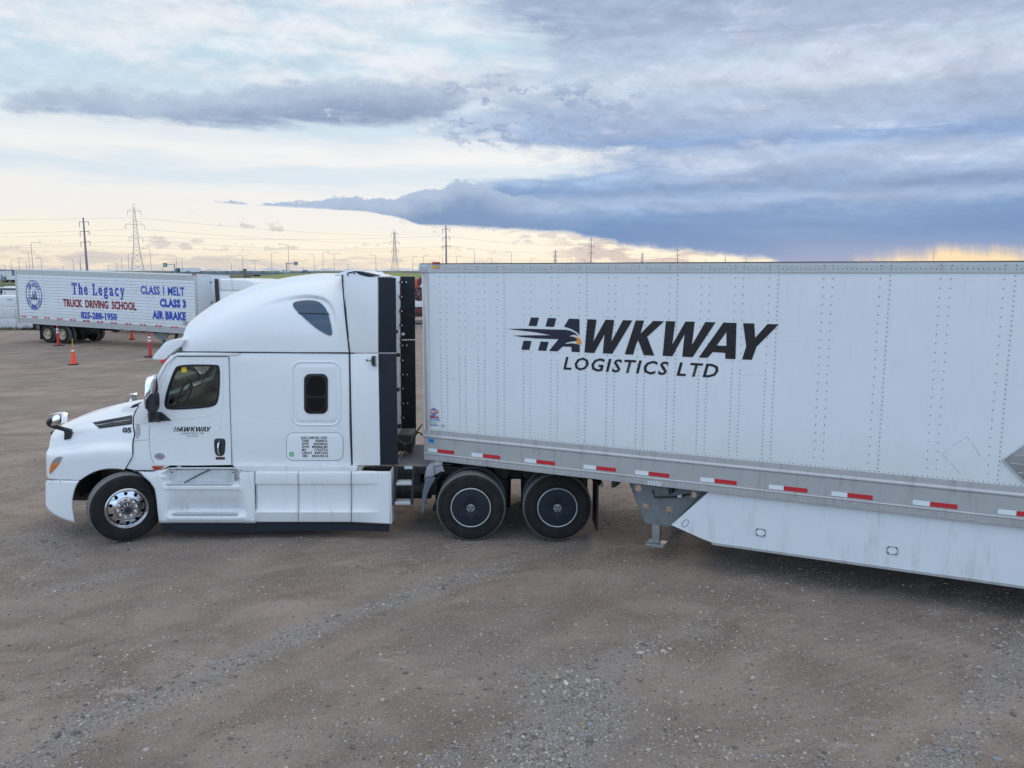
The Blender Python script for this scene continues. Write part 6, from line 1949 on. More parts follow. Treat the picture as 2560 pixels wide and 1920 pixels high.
# ---- airlines between cab and trailer ------------------------------------------
OFF = (0, 0, 0)
hs = [(235, 265, 12.1), (330, 335, 12.2), (400, 350, 12.3), (460, 300, 12.3), (520, 180, 12.35), (580, 110, 12.4), (660, 10, 12.5)]
def hose(pts_, r, m, label):
    w = smooth_open([(*[qe(x, y, Y)[0]], Y, qe(x, y, Y)[1]) for x, y, Y in pts_], 3)
    o = Vector(w[0]); ob = obj('air_hose', MB().tube([Vector(p) - o for p in w], r, 8), m, smooth=60, off=(0, 0, 0)); ob.location = o
    tag(ob, label, 'hose', 'air hoses between cab and trailer')
hose(hs, .011, 'rubberhose', 'green air hose looping from cab to trailer front')
hose([(340, 350, 12.15), (400, 430, 12.15), (450, 490, 12.2), (480, 440, 12.2), (490, 330, 12.25), (530, 200, 12.3), (600, 130, 12.4), (660, 190, 12.5)], .013, 'ink', 'black air hose hanging lowest between cab and trailer')
hose([(330, 340, 12.2), (390, 450, 12.25), (440, 505, 12.25), (485, 480, 12.3), (500, 350, 12.3), (540, 180, 12.35), (610, 70, 12.4), (660, 10, 12.5)], .012, 'ink', 'thin black cable running just behind the green air hose')

# ================================================================== THE LONG WHITE TRAILER
trl = thing('semi_trailer', 'long white riveted semi trailer with large black bird lettering and red and white reflectors', 'trailer', TC, (0, 0, -(PI / 2 - TA)))
O0 = (0, 0, 0)
TL, TW = 16.15, 2.59
ZT, ZRT, ZR, ZB = 4.10, 3.975, 1.605, 1.13
# body core (inner box), a hair behind the skins
obj('body', MB().box(.02, TL, .006, TW - .006, 1.2, ZT - .02), 'skin', trl, bev=.02)
obj('roof', MB().box(-.0, TL, 0.012, TW - .012, ZT - .02, ZT + .004), 'alu', trl)
seams = [.10, 1.385] + [1.385 + 1.2365 * i for i in range(1, 13)]
for a_, b_ in zip(seams, seams[1:] + [TL - .05]):
    if b_ - a_ < .2: continue
    obj('side_panel', MB().box(a_ + .0015, b_ - .0015, -.002 if seams.index(a_) % 2 else .0, .012, ZR - .03, ZRT + .02), 'skin', trl)
# seam laps
for s_ in seams[1:]:
    obj('panel_lap', MB().box(s_ - .004, s_ + .014, -.0042, .0, ZR, ZRT), 'skin', trl)
# top rail: flat band with a small lip
def xext(prof, x0, x1):
    n = len(prof)
    mb = MB(); mb.v = [(x0, y, z) for y, z in prof] + [(x1, y, z) for y, z in prof]
    mb.f = [(i, (i + 1) % n, (i + 1) % n + n, i + n) for i in range(n)] + [tuple(range(n - 1, -1, -1)), tuple(range(n, 2 * n))]
    return mb
obj('top_rail', xext([(-.010, ZRT), (-.014, ZRT + .004), (-.014, ZT - .028), (-.008, ZT - .022), (-.008, ZT - .004), (0, ZT + .003), (.02, ZT + .003), (.02, ZRT)], .0, TL), 'alu2', trl, smooth=20)
obj('roof_edge', MB().box(.0, TL, -.011, .0, ZT + .0035, ZT + .010), M['chassis'], trl)
# bottom rail: upper flange, ridge, deep web, lower flange
prof = [(-.004, ZR), (-.010, ZR - .004), (-.012, ZR - .075), (-.018, ZR - .085), (-.026, ZR - .10), (-.026, ZR - .112), (-.018, ZR - .122), (-.014, ZR - .128), (-.014, ZB + .115), (-.018, ZB + .108), (-.024, ZB + .104), (-.024, ZB + .096), (-.018, ZB + .088), (-.016, ZB + .004), (-.010, ZB), (.03, ZB), (.03, ZR)]
obj('bottom_rail', xext(prof, .03, TL - .02), 'alu', trl, smooth=25)
obj('bottom_rail', xext([(TW * 1.0 - y, z) for y, z in reversed(prof)], .03, TL - .02), 'alu', trl, smooth=25)
obj('top_rail', MB().box(0, TL, TW, TW + .014, ZRT, ZT + .003), 'alu2', trl)
# rounded front corner posts and front wall
cp = MB(); n = 10; pts_ = []
for i in range(n + 1):
    t = math.radians(90 * i / n); pts_.append((.11 - .12 * math.sin(t) , .11 - .12 * math.cos(t)))
def post(mirr=False):
    r0 = [(x, (TW - y) if mirr else y, 1.14) for x, y in [(.14, -.010)] + pts_ + [(-.010, .16)]]
    r1 = [(x, (TW - y) if mirr else y, 1.19) for x, y in [(.14, -.010)] + pts_ + [(-.010, .16)]]
    r0 = [(x * .6 + .06, y, z) for x, y, z in r0]
    r2 = [(x, y, ZT - .0) for x, y, z in r1]
    return MB().grid([r0, r1, r2])
obj('corner_post', post(), 'alu', trl, smooth=50, solid=.006)
obj('corner_post', post(True), 'alu', trl, smooth=50, solid=.006)
obj('front_wall', MB().box(-.004, .03, .14, TW - .14, 1.2, ZT - .02), 'skin', trl)
for y in np.linspace(.5, TW - .5, 4): obj('wall_post', MB().box(-.012, -.003, y - .04, y + .04, 1.25, ZT - .12), 'alu2', trl)
cc_ = obj('corner_casting', MB().box(.0, .14, -.0175, -.0145, ZRT + .002, ZT - .004), 'alu2', trl, bev=.001)
# roof marker lamp and its amber partner on the rail
a_ = TRP(900 + 555 / 3.072, 640 + 64 / 3.072, -.03); b_ = TRP(900 + 606 / 3.072, 640 + 74 / 3.072, -.03)
obj('marker_lamp', MB().box(a_[0], b_[0], -.035, .01, ZT + .002, ZT + .03), 'redlens', trl, bev=.006)
a_ = TRP(900 + 553 / 3.072, 640 + 95 / 3.072, -.02); b_ = TRP(900 + 600 / 3.072, 640 + 76 / 3.072, -.02)
obj('amber_reflector', MB().box(a_[0], b_[0], -.022, -.0145, a_[1], b_[1]), mat('amber_reflector', (.75, .36, .02), .3), trl)
# rivets: [s, z]
cols = [.338, .446, .656, .757, .967, 1.072, 1.277]
base0 = 1.385
while base0 < 5.2:
    cols += [base0 + .308, base0 + .411, base0 + .724, base0 + .826, base0 + 1.136]; base0 += 1.2365
cols_f = []
b0 = 1.385 + 1.2365 * 3
while b0 < TL - 1:
    cols_f += [b0 + .516, b0 + .618, b0 + 1.134]; b0 += 1.2365
cols = [c for c in cols if c < b0 and c < 5.09]
RV = []
def rivet(mb, s_, z, y, r=.0075, h=.005):
    o_ = len(mb.v); mb.v += [(s_ + r * math.cos(q * PI / 3), y, z + r * math.sin(q * PI / 3)) for q in range(6)] + [(s_ + .45 * r * math.cos(q * PI / 3), y - h, z + .45 * r * math.sin(q * PI / 3)) for q in range(6)]
    mb.f += [(o_ + q, o_ + (q + 1) % 6, o_ + 6 + (q + 1) % 6, o_ + 6 + q) for q in range(6)] + [tuple(o_ + 6 + q for q in range(6))]
rvm = MB()
zmid = 2.78
for c in cols:
    z = ZRT - .065
    while z > zmid: rivet(rvm, c, z, -.0022); z -= .1045
    while z > ZR + .03: rivet(rvm, c, z, -.0022); z -= .0505
for c in cols_f:
    z = ZRT - .065
    while z > ZR + .03: rivet(rvm, c, z, -.0022); z -= .1045
for c in seams:
    z = ZRT - .03
    while z > ZR + .03: rivet(rvm, c + .001, z, -.0045); z -= .0545 if c > .2 else .054
s_ = .12
while s_ < TL - .1: rivet(rvm, s_, ZR + .014, -.0022, .0065); s_ += .0515
obj('side_rivets', rvm, 'rivet', trl, kind='stuff')
rtm = MB()
allc = sorted(cols + cols_f + seams[1:])
for c in allc: rivet(rtm, c, ZT - .040, -.0145, .0085)
for a_, b_ in zip(allc, allc[1:]):
    nn = max(1, round((b_ - a_) / .05))
    for k in range(nn):
        if b_ - a_ > .11 or k == 0: rivet(rtm, a_ + (b_ - a_) * k / nn, ZT - .078, -.0145, .0075)
for x, z in ((.05, ZT - .05), (.11, ZT - .05), (.05, ZT - .09), (.11, ZT - .09)): rivet(rtm, x, z, -.018, .009)
obj('top_rail_rivets', rtm, 'rivet', trl, kind='stuff')
brm = MB()
for c in allc: rivet(brm, c, ZR - .03, -.0115, .009); rivet(brm, c, ZR - .062, -.0122, .009)
s_ = .25; k = 0
while s_ < TL - .2:
    if s_ < 2.1:
        rivet(brm, s_, ZB + .062, -.017, .011, .008); rivet(brm, s_ - .02, ZB + .034, -.017, .014, .008); s_ += .1 if k % 2 else .15
    else:
        for dx_ in (0, .045):
            for dz__ in ((.062, .030) if s_ > 3.3 else (.045,)): rivet(brm, s_ + dx_, ZB + dz__, -.0165, .012, .009)
        s_ += .2 if s_ < 3.3 else .305
    k += 1
obj('bottom_rail_bolts', brm, 'alu2', trl, kind='stuff')
# conspicuity tape: white + red strips
tape = [((410, 296), (491, 338), 645), ((808, 336), (911, 379), 1070), ((1298, 385), (1404, 425), 1576), ((1840, 440), (1955, 480), 2138)]
tp_s = []
for (xw, y0_), (xr_, _), xe_ in tape:
    tp_s.append((TRP(960 + xw / 3.687, 1040 + (y0_ + 15) / 3.687, -.015)[0], TRP(960 + xr_ / 3.687, 1040 + (y0_ + 20) / 3.687, -.015)[0], TRP(960 + xe_ / 3.687, 1040 + (y0_ + 30) / 3.687, -.015)[0]))
for xw, xr_, xe_, y_ in ((104, 176, 289, 40), (457, 533, 655, 80), (828, 909, 1039, 118), (1168, 1254, 1393, 155), (1608, 1702, 1853, 203), (2070, 2171, 2330, 250)):
    tp_s.append(tuple(TRP(1540 + x / 2.1686, 1160 + (y_ + 8) / 2.1686, -.015)[0] for x in (xw, xr_, xe_)))
sp0 = tp_s[-1][0]
for k in range(1, 9): tp_s.append((sp0 + k * 1.0, sp0 + k * 1.0 + .18, sp0 + k * 1.0 + .47))
tz0, tz1 = ZB + .135, ZB + .19
for a_, b_, c_ in tp_s:
    if c_ > TL - .1: continue
    obj('white_reflector', MB().box(a_, b_, -.0185, -.0142, tz0, tz1), 'white', trl)
    obj('red_reflector', MB().box(b_ + .002, c_, -.0185, -.0142, tz0, tz1), 'red', trl)
# stickers near the front corner
z5 = lambda x, y: TRP(900 + x / 3.072, 640 + y / 3.072, -.004)
a_, b_ = z5(531, 1430), z5(573, 1404)
bs_ = obj('blue_sticker', MB().box(a_[0], b_[0], -.0185, -.0142, a_[1], b_[1]), 'blue', trl)
obj('sticker_mark', MB().box(a_[0] + .02, b_[0] - .02, -.0195, -.0186, a_[1] + .02, a_[1] + .035), mat('navy_mark', (.01, .05, .2)), bs_)
c = z5(567, 1195); rr_ = abs(z5(603, 1195)[0] - c[0])
gl = obj('maker_badge', MB().prism([(c[0] + rr_ * .68 * math.cos(t), c[1] + rr_ * .68 * math.sin(t)) for t in np.linspace(0, 2 * PI, 24, endpoint=False)], -.006, -.002), mat('badge_blue', (.03, .13, .42)), trl)
for k in (-.45, 0, .45): obj('badge_line', MB().prism([(c[0] - rr_ * .55, c[1] + k * rr_), (c[0] + rr_ * .55, c[1] + k * rr_), (c[0] + rr_ * .55, c[1] + k * rr_ + .004), (c[0] - rr_ * .55, c[1] + k * rr_ + .004)], -.0072, -.0062), 'white', gl)
obj('badge_band', MB().prism([(c[0] - rr_ * 1.0, c[1] - .022), (c[0] + rr_ * .95, c[1] - .018), (c[0] + rr_, c[1] + .024), (c[0] - rr_ * .95, c[1] + .020)], -.0085, -.0074), mat('badge_red', (.5, .03, .04)), gl)
obj('lettering', text_mesh('UTILITY', c[0] - rr_ * .88, c[0] + rr_ * .88, c[1] - .013, c[1] + .015, -.0092, .25, .06), 'white', gl)
a_, b_ = z5(528, 1242), z5(606, 1226)
obj('lettering', text_mesh('4000D-X', a_[0], b_[0], a_[1], b_[1], -.004, 0, .06), mat('badge_red2', (.5, .03, .04)), trl)
a_, b_ = z5(527, 1258), z5(608, 1245)
bb_ = obj('badge_band', MB().box(a_[0], b_[0], -.006, -.003, a_[1], b_[1]), mat('badge_blue2', (.03, .10, .40)), trl)
obj('lettering', text_mesh('COMPOSITE', a_[0] + .01, b_[0] - .01, a_[1] + .008, b_[1] - .008, -.007, 0, .03), 'white', bb_)
a_, b_ = z5(536, 1286), z5(590, 1266)
obj('lettering', text_mesh('Cervus', a_[0], b_[0], a_[1], b_[1], -.004, .4, 0), mat('faded_teal', (.25, .38, .42)), trl)
a_, b_ = z5(533, 1302), z5(596, 1296)
obj('lettering', text_mesh('000-000-0000', a_[0], b_[0], a_[1], b_[1], -.004, 0, 0), mat('faded_blue', (.12, .18, .35)), trl) if False else obj('sticker_mark', MB().box(a_[0], b_[0], -.004, -.003, a_[1], b_[1]), mat('faded_blue', (.22, .28, .42)), trl)
a_, b_ = z5(606, 1314), z5(655, 1298)
obj('lettering', text_mesh('<:JR', a_[0], b_[0], a_[1], b_[1], -.004, 0, -.01), 'softseam', trl)
# half seen digits down the front corner post
dg = MB()
for yc_, kind in ((487, 'arc'), (545, 'bar'), (590, 'arc2'), (640, 'arc2'), (720, 'arc')):
    p = []
    for i in range(9):
        t = math.radians(-80 + 160 * i / 8)
        xx, zz_ = TRP(900 + 482 / 3.072 + 2.8 * math.cos(t) * (1 if kind == 'arc' else .7), 640 + yc_ / 3.072 + 9.5 * math.sin(t) * (-1), .02)
        p.append((max(xx, -.03) - .012, -.002 + max(0, (.07 - xx)) * 1.0, zz_))
    dg.tube(p, .005, 5)
obj('lettering', dg, 'ink', trl)
# diamond placard holder and a ghost outline
z9 = lambda x, y: TRP(1540 + x / 2.1686, 640 + y / 2.1686, -.01)
c = z9(2255, 1120); R_ = z9(2255, 1120)[0] - z9(2093, 1124)[0]
dia = [(c[0] - R_, c[1]), (c[0], c[1] - R_), (c[0] + R_, c[1]), (c[0], c[1] + R_)]
pd = obj('placard_holder', MB().prism(dia, -.016, -.0044), 'steel', trl, bev=.004)
obj('holder_frame', MB().tube([(x, -.018, z) for x, z in dia], .009, 6, closed=True), 'alu2', pd)
for k in (-.45, -.1, .25, .55):
    hw_ = (R_ - abs(k) * R_) * .8; obj('holder_slat', MB().tube([(c[0] - hw_, -.018, c[1] + k * R_), (c[0] + hw_, -.018, c[1] + k * R_)], .005, 5), 'alu', pd)
g = MB()
for (x0_, y0_), (x1_, y1_) in (((1770, 1070), (1800, 1052)), ((1822, 1030), (1875, 1000)), ((1885, 992), (1907, 980)), ((1907, 980), (1918, 1000)), ((1930, 1010), (1976, 1085)), ((1772, 1075), (1800, 1110)), ((1815, 1125), (1865, 1178))):
    a_, b_ = z9(x0_, y0_), z9(x1_, y1_); g.tube([(a_[0], -.003, a_[1]), (b_[0], -.003, b_[1])], .0022, 4)
obj('glue_outline', g, M['alu'], trl)
for x0_, x1_, y0_, y1_ in ((1040 + 1338 / 3.318, 1040 + 1392 / 3.318, 640 + 1155 / 3.318, 640 + 1220 / 3.318),):
    a_, b_ = TRP(x0_, y1_, -.004), TRP(x1_, y0_, -.004); obj('repair_patch', MB().box(a_[0], b_[0], -.0045, -.0, a_[1], b_[1]), 'skin', trl)
# the big lettering
logo(lambda p: p, -.0062, trl, O0)
# rivets proud through the lettering
# landing gear
z2b = lambda x, y, Y=.25: TRP(1540 + x / 2.1686, 1160 + y / 2.1686, Y)
lgp = [z2b(62, 110), z2b(505, 150), z2b(505, 165), z2b(300, 330), z2b(285, 336), z2b(160, 322)]
lgp[0] = (lgp[0][0], ZB + .02); lgp[1] = (lgp[1][0], ZB + .02)
hol = []
for x, y, rx in ((120, 132, 18), (420, 168, 17), (160, 232, 18), (288, 247, 19)):
    c = z2b(x, y); r_ = abs(z2b(x + rx, y)[0] - c[0]); hol.append([(c[0] + r_ * math.cos(t), c[1] + r_ * math.sin(t)) for t in np.linspace(2 * PI, 0, 18, endpoint=False)])
lm_ = MB().poly(lgp, .25, hol); lm_.poly(lgp, .256, hol)
obj('gear_bracket', lm_, 'galv', trl)
for i_, j_ in ((1, 3), (0, 5)): obj('bracket_flange', MB().tube([(lgp[i_][0], .25, lgp[i_][1]), (lgp[j_][0], .25, lgp[j_][1])], .013, 4), 'galv', trl)
c0, c1 = z2b(222, 330, .36), z2b(222, 430, .36)
lx = c0[0]
obj('gear_leg', MB().box(lx - .075, lx + .075, .28, .43, .52, 1.15), 'galv', trl, bev=.01)
obj('gear_leg', MB().box(lx - .055, lx + .055, .30, .41, c1[1] + .02, .52), 'steel', trl, bev=.006)
obj('gear_foot', MB().box(lx - .13, lx + .13, .23, .48, c1[1] - .01, c1[1] + .015), 'steel', trl, bev=.005)
obj('gear_leg', MB().box(lx - .075, lx + .075, TW - .43, TW - .28, c1[1], 1.15), 'galv', trl, bev=.01)
obj('gear_foot', MB().box(lx - .13, lx + .13, TW - .48, TW - .23, c1[1] - .01, c1[1] + .015), 'steel', trl)
obj('gear_brace', MB().tube([(lx, .43, .7), (lx, TW - .43, 1.05)], .025, 6).tube([(lx, .4, 1.0), (lx, TW - .4, 1.0)], .022, 6), 'galv', trl)
obj('gear_crank', MB().tube([(z2b(200, 140)[0], .22, z2b(200, 140)[1]), (z2b(215, 175)[0], .20, z2b(215, 175)[1]), (z2b(340, 170)[0], .20, z2b(340, 172)[1]), (z2b(400, 160)[0], .21, z2b(400, 160)[1])], .014, 6), 'ink', trl)
obj('crank_grip', MB().tube([(z2b(340, 171)[0], .2, z2b(340, 171)[1]), (z2b(360, 168)[0], .2, z2b(360, 168)[1])], .02, 8), 'white', trl)
a_, b_ = z2b(172, 118, -.02), z2b(244, 100, -.02)
sn = obj('number_plate', MB().box(a_[0], b_[0], -.022, -.0165, ZB + .012, ZB + .058), 'white', trl)
obj('lettering', text_mesh('5527', a_[0] + .01, b_[0] - .01, ZB + .02, ZB + .05, -.0225, 0, .02), 'softseam', sn)
# aerodynamic side skirt
skp = [z2b(512, 158, 0.05), z2b(300, 330, 0.05), z2b(470, 415, 0.05), z2b(520, 423, .05)]
s0, z0 = skp[3]
skz = .435
poly = [(skp[0][0], ZB + .01), skp[1], (skp[2][0], skz + .03), (skp[3][0], skz), (TL - 4.2, skz), (TL - 4.2, ZB + .01)]
sk_ = obj('side_skirt', MB().prism(poly, .045, .060), mat('skirt_white', (.70, .73, .76), .4, 0, .03, 2, 0, .05, 3, (.38, .36, .33), .35), trl)
for s1 in (6.2, 8.1, 10.0): obj('skirt_joint', MB().box(s1 - .003, s1 + .003, .0425, .0445, skz, ZB), 'softseam', sk_) if s1 > 9 else None
obj('skirt_edge', MB().box(skp[3][0], TL - 4.2, .040, .075, skz - .03, skz - .001), 'alu', sk_)
for x, y in ((784, 371), (1498, 469)):
    c = z2b(x, y, .04); fr_ = rrect(c[0] - .056, c[0] + .056, c[1] - .045, c[1] + .045, .018)
    pt_ = obj('skirt_plate', MB().prism(fr_, .036, .0445), 'fairing', sk_)
    obj('plate_frame', MB().tube([(x_, .036, z_) for x_, z_ in fr_], .005, 5, closed=True), 'softseam', pt_)
    for dx_ in (-.042, .042):
        for dz__ in (-.032, .032): obj('plate_bolt', MB().lathe([(.008, .036), (.006, .032), (0, .032)], 8, c[0] + dx_, c[1] + dz__), 'ink', pt_)
c = z2b(375, 322, .04); pp_ = []
for x, y in ((355, 325), (372, 303), (390, 303), (396, 318), (378, 340), (360, 342)): pp_.append(z2b(x, y, .04))
obj('skirt_plate', MB().tube([(x_, .043, z_) for x_, z_ in smooth_closed(pp_, 1)], .004, 5, closed=True), 'softseam', sk_)
obj('side_skirt', MB().prism(poly, TW - .06, TW - .045), 'fairing', trl)
st_ = MB()   # rust streaks under bolts
# floor, rails, bogie
obj('floor', MB().box(.1, TL - .05, .04, TW - .04, 1.14, 1.2), 'chassis', trl)
for k in range(16): obj('cross_member', MB().box(3.0 + k * .8, 3.05 + k * .8, .06, TW - .06, 1.02, 1.13), 'chassis', trl)
obj('coupler_plate', MB().box(.15, 1.5, .3, TW - .3, 1.11, 1.138), 'galv', trl)
for y in (.8, TW - .86): obj('slider_rail', MB().box(TL - 5, TL - .3, y, y + .06, .85, 1.02), 'chassis', trl)
for x in (TL - 3.2, TL - 1.9):
    wt = obj('trailer_axle', MB().tube([(x, .3, RT), (x, TW - .3, RT)], .07, 10), 'chassis', trl)
    for y in (.04, .36, TW - .63, TW - .31):
        o = bpy.data.objects.new('wheel', TIRE_ME); COL.objects.link(o); o.parent = trl; o.location = (x, y, RT)
    obj('rim', MB().lathe([(.30, .06), (.26, .10), (.12, .12), (.1, .05), (0, .05)], 24, x, RT), 'alloy', trl, smooth=40)
obj('rear_bumper', MB().box(TL - .15, TL - .05, .3, TW - .3, .5, .6), 'steel', trl)
for y in (.5, TW - .56): obj('bumper_strut', MB().box(TL - .14, TL - .06, y, y + .06, .6, 1.13), 'steel', trl)
for y in (.02, TW / 2 + .005): obj('rear_door', MB().box(TL, TL + .03, y, y + TW / 2 - .025, 1.2, ZT - .05), 'skin', trl)

# ================================================================== THE BLUE LETTERED TRAILER
LL = Vector((-28.06, 45.1, 0)); LR = Vector((-16.1, 40.5, 0))
lang = math.atan2(LR.y - LL.y, LR.x - LL.x); LEN = (LR - LL).xy.length
ltilt = 0.30 / LEN
leg = thing('semi_trailer', 'white corrugated semi trailer lettered in blue and red for a truck driving school', 'trailer', LL, (0, ltilt, lang))
LM4 = Matrix.Translation(LL) @ Matrix.Rotation(lang, 4, 'Z') @ Matrix.Rotation(ltilt, 4, 'Y')
LP = Plane(LM4)
z1 = lambda x, y, Y=-.02: LP(x / 3.16, 480 + y / 3.16, Y)
za = lambda x, y, Y=-.02: LP(x / 7.2125, 650 + y / 7.2125, Y)
OFF = (0, 0, 0)
W2 = 2.5
zt = z1(110, 612)[1]; zt2 = z1(110, 650)[1]; zb = z1(125, 1028)[1]; zb1 = z1(125, 992)[1]
obj('body', MB().box(.02, LEN - .02, .02, W2, zb + .05, zt - .03), 'skin', leg, bev=.03)
obj('roof', MB().box(0, LEN, 0, W2, zt - .03, zt), 'alu', leg)
obj('top_rail', MB().box(0, LEN, -.012, .02, zt2, zt - .002), 'alu2', leg)
obj('bottom_rail', MB().box(.0, LEN, -.02, .02, zb, zb1), 'alu', leg)
obj('rail_lip', MB().box(.0, LEN, -.035, .0, zb - .03, zb), 'alu2', leg)
NSL = 15
dzs = (zt2 - zb1) / NSL
for k in range(NSL):
    a_ = zb1 + k * dzs
    obj('side_slat', xext([(-.008, a_ + .006), (-.016, a_ + .022), (-.016, a_ + dzs - .022), (-.008, a_ + dzs - .006), (.01, a_ + dzs - .006), (.01, a_ + .006)], .10, LEN - .10), 'skin', leg)
obj('slat_gap', MB().box(.1, LEN - .1, -.0045, .0, zb1, zt2), M['rivet'], leg)
g = MB()
for k in range(1, 12): g.box(k * LEN / 12 - .008, k * LEN / 12 + .008, -.0175, -.0150, zb1 + .02, zt2 - .02)
obj('panel_joint', g, 'alu2', leg, kind='stuff')
obj('corner_post', MB().box(-.06, .10, -.03, .06, zb - .05, zt + .01), 'alu', leg, bev=.015)
obj('corner_post', MB().box(LEN - .10, LEN + .02, -.025, .06, zb - .02, zt), 'alu2', leg, bev=.015)
for k in range(2): obj('rear_door', MB().box(-.08, -.02, .05 + k * 1.22, 1.24 + k * 1.22, zb, zt - .05), 'skin', leg)
# front wall with its two framed doors and hinges
obj('front_wall', MB().box(LEN - .02, LEN + .01, .05, W2 - .02, zb, zt - .02), 'skin', leg)
obj('front_panel', MB().box(LEN + .012, LEN + .05, 1.05, W2 - .05, zb + 1.6, zt - .1), 'skin', leg, bev=.01)
obj('front_panel', MB().box(LEN + .012, LEN + .05, 1.05, W2 - .05, zb + .2, zb + 1.57), 'skin', leg, bev=.01)
for zz_ in (zt - .35, zt - 1.4, zb + 1.3): obj('hinge', MB().box(LEN + .02, LEN + .07, .98, 1.10, zz_ - .03, zz_ + .03), 'softseam', leg)
obj('roof_lamp', MB().box(LEN - .2, LEN + .0, -.02, .06, zt, zt + .06), 'redlens', leg)
tp = MB(); tpr = MB()
for x, y in ((400, 1014), (450, 1017), (608, 1028), (662, 1032), (823, 1045), (880, 1048), (1046, 1060), (1105, 1064), (1282, 1078), (1342, 1082), (1520, 1096), (1580, 1100)):
    c = za(x, y); obj('red_reflector', MB().box(c[0] - .09, c[0] + .09, -.026, -.021, c[1] - .035, c[1] + .035), 'red', leg)
for x, y in ((667, 1017), (697, 1019), (775, 1025), (803, 1027), (885, 1033), (914, 1035), (1000, 1042), (1029, 1043), (1116, 1049), (1146, 1051), (1237, 1057), (1267, 1059), (1363, 1068), (1394, 1070), (1489, 1077)):
    c = z1(x, y); obj('red_reflector', MB().box(c[0] - .09, c[0] + .09, -.026, -.021, c[1] - .035, c[1] + .035), 'red', leg)
def ltext(s, x0, x1, yt0, yb0, m, bold=.03, yt1=None, yb1=None, yy=-.024, **k):
    a_ = z1(x0, yb0); b_ = z1(x1, yt1 if yt1 else yt0 + (x1 - x0) * .03)
    c_ = z1(x0, yt0)
    obj('lettering', text_mesh(s, a_[0], b_[0], a_[1], c_[1], yy, 0, bold, **k), m, leg)
ltext('TRUCK  DRIVING  SCHOOL', 500, 1075, 842, 906, 'redpaint', .042, yt1=868)
ltext('825-288-1950', 640, 922, 943, 999, 'bluepaint', .045, yt1=952)
ltext('CLASS 1 MELT', 1112, 1456, 739, 806, 'bluepaint', .026, space=1.02)
ltext('CLASS 3', 1263, 1468, 842, 908, 'bluepaint', .055, space=1.06)
ltext('AIR BRAKE', 1205, 1467, 937, 1002, 'bluepaint', .055, space=1.06)
ltext('53FT', 1448, 1485, 1024, 1054, 'softseam', .02)
# slab serif letters of the name, built stroke by stroke (unit box: x 0..w, z 0..1)
def slab(s, x0, x1, ztop, zbase, m, y=-.024):
    T = .24; h = .13
    gl = {
        'T': (1.0, [[(0, 1), (1, 1), (1, .68), (.88, .68), (.84, .86), (.64, .86), (.64, .12), (.8, .1), (.8, 0), (.2, 0), (.2, .1), (.36, .12), (.36, .86), (.16, .86), (.12, .68), (0, .68)]]),
        'h': (.82, [[(0, 1), (.36, 1), (.36, .62), (.45, .70), (.62, .72), (.74, .62), (.78, .48), (.78, .1), (.86, .1), (.86, 0), (.5, 0), (.5, .45), (.46, .56), (.36, .5), (.36, .1), (.42, .1), (.42, 0), (0, 0), (0, .1), (.08, .1), (.08, .9), (0, .9)]]),
        'e': (.72, 'e'), 'g': (.8, 'g'), 'a': (.78, 'a'), 'c': (.7, 'c'),
        'L': (.9, [[(0, 1), (.56, 1), (.56, .9), (.42, .88), (.42, .12), (.70, .12), (.80, .36), (.9, .36), (.9, 0), (0, 0), (0, .1), (.14, .12), (.14, .88), (0, .9)]]),
        'y': (.86, [[(0, .72), (.42, .72), (.42, .64), (.36, .62), (.48, .28), (.58, .62), (.52, .64), (.52, .72), (.86, .72), (.86, .64), (.78, .62), (.46, -.14), (.34, -.26), (.14, -.28), (.04, -.2), (.04, -.08), (.18, -.08), (.24, -.14), (.32, -.06), (.34, .02), (.08, .62), (0, .64)]]),
    }
    mes = []; tot = sum((gl[c][0] + .26) if c != ' ' else .62 for c in s) - .26; k = (x1 - x0) / tot; H = ztop - zbase; x = x0; mb = MB()
    for c in s:
        if c == ' ': x += .62 * k; continue
        w_, d_ = gl[c]
        if isinstance(d_, list):
            for p in d_: mb.poly([(x + u * k, zbase + v_ * H) for u, v_ in p], y)
        else:
            lo_ = -.28 if c == 'g' else 0
            me = text_mesh(c, x, x + w_ * k, zbase + lo_ * H, zbase + .74 * H, y, 0, .022)
            mb.add([tuple(v_.co) for v_ in me.vertices], [tuple(p.vertices) for p in me.polygons])
        x += (w_ + .26) * k
    return obj('lettering', mb, m, leg)
a_ = z1(570, 808); b_ = z1(986, 818); t_ = z1(570, 718)
slab('The Legacy', a_[0], b_[0], t_[1], a_[1], 'bluepaint')
# ghost of older lettering
obj('lettering', text_mesh('Legacy', z1(1065, 840)[0], z1(1400, 840)[0], z1(1065, 835)[1], z1(1065, 740)[1], -.0195, .3, -.012), mat('ghost_letter', (.58, .63, .67), .4), leg)
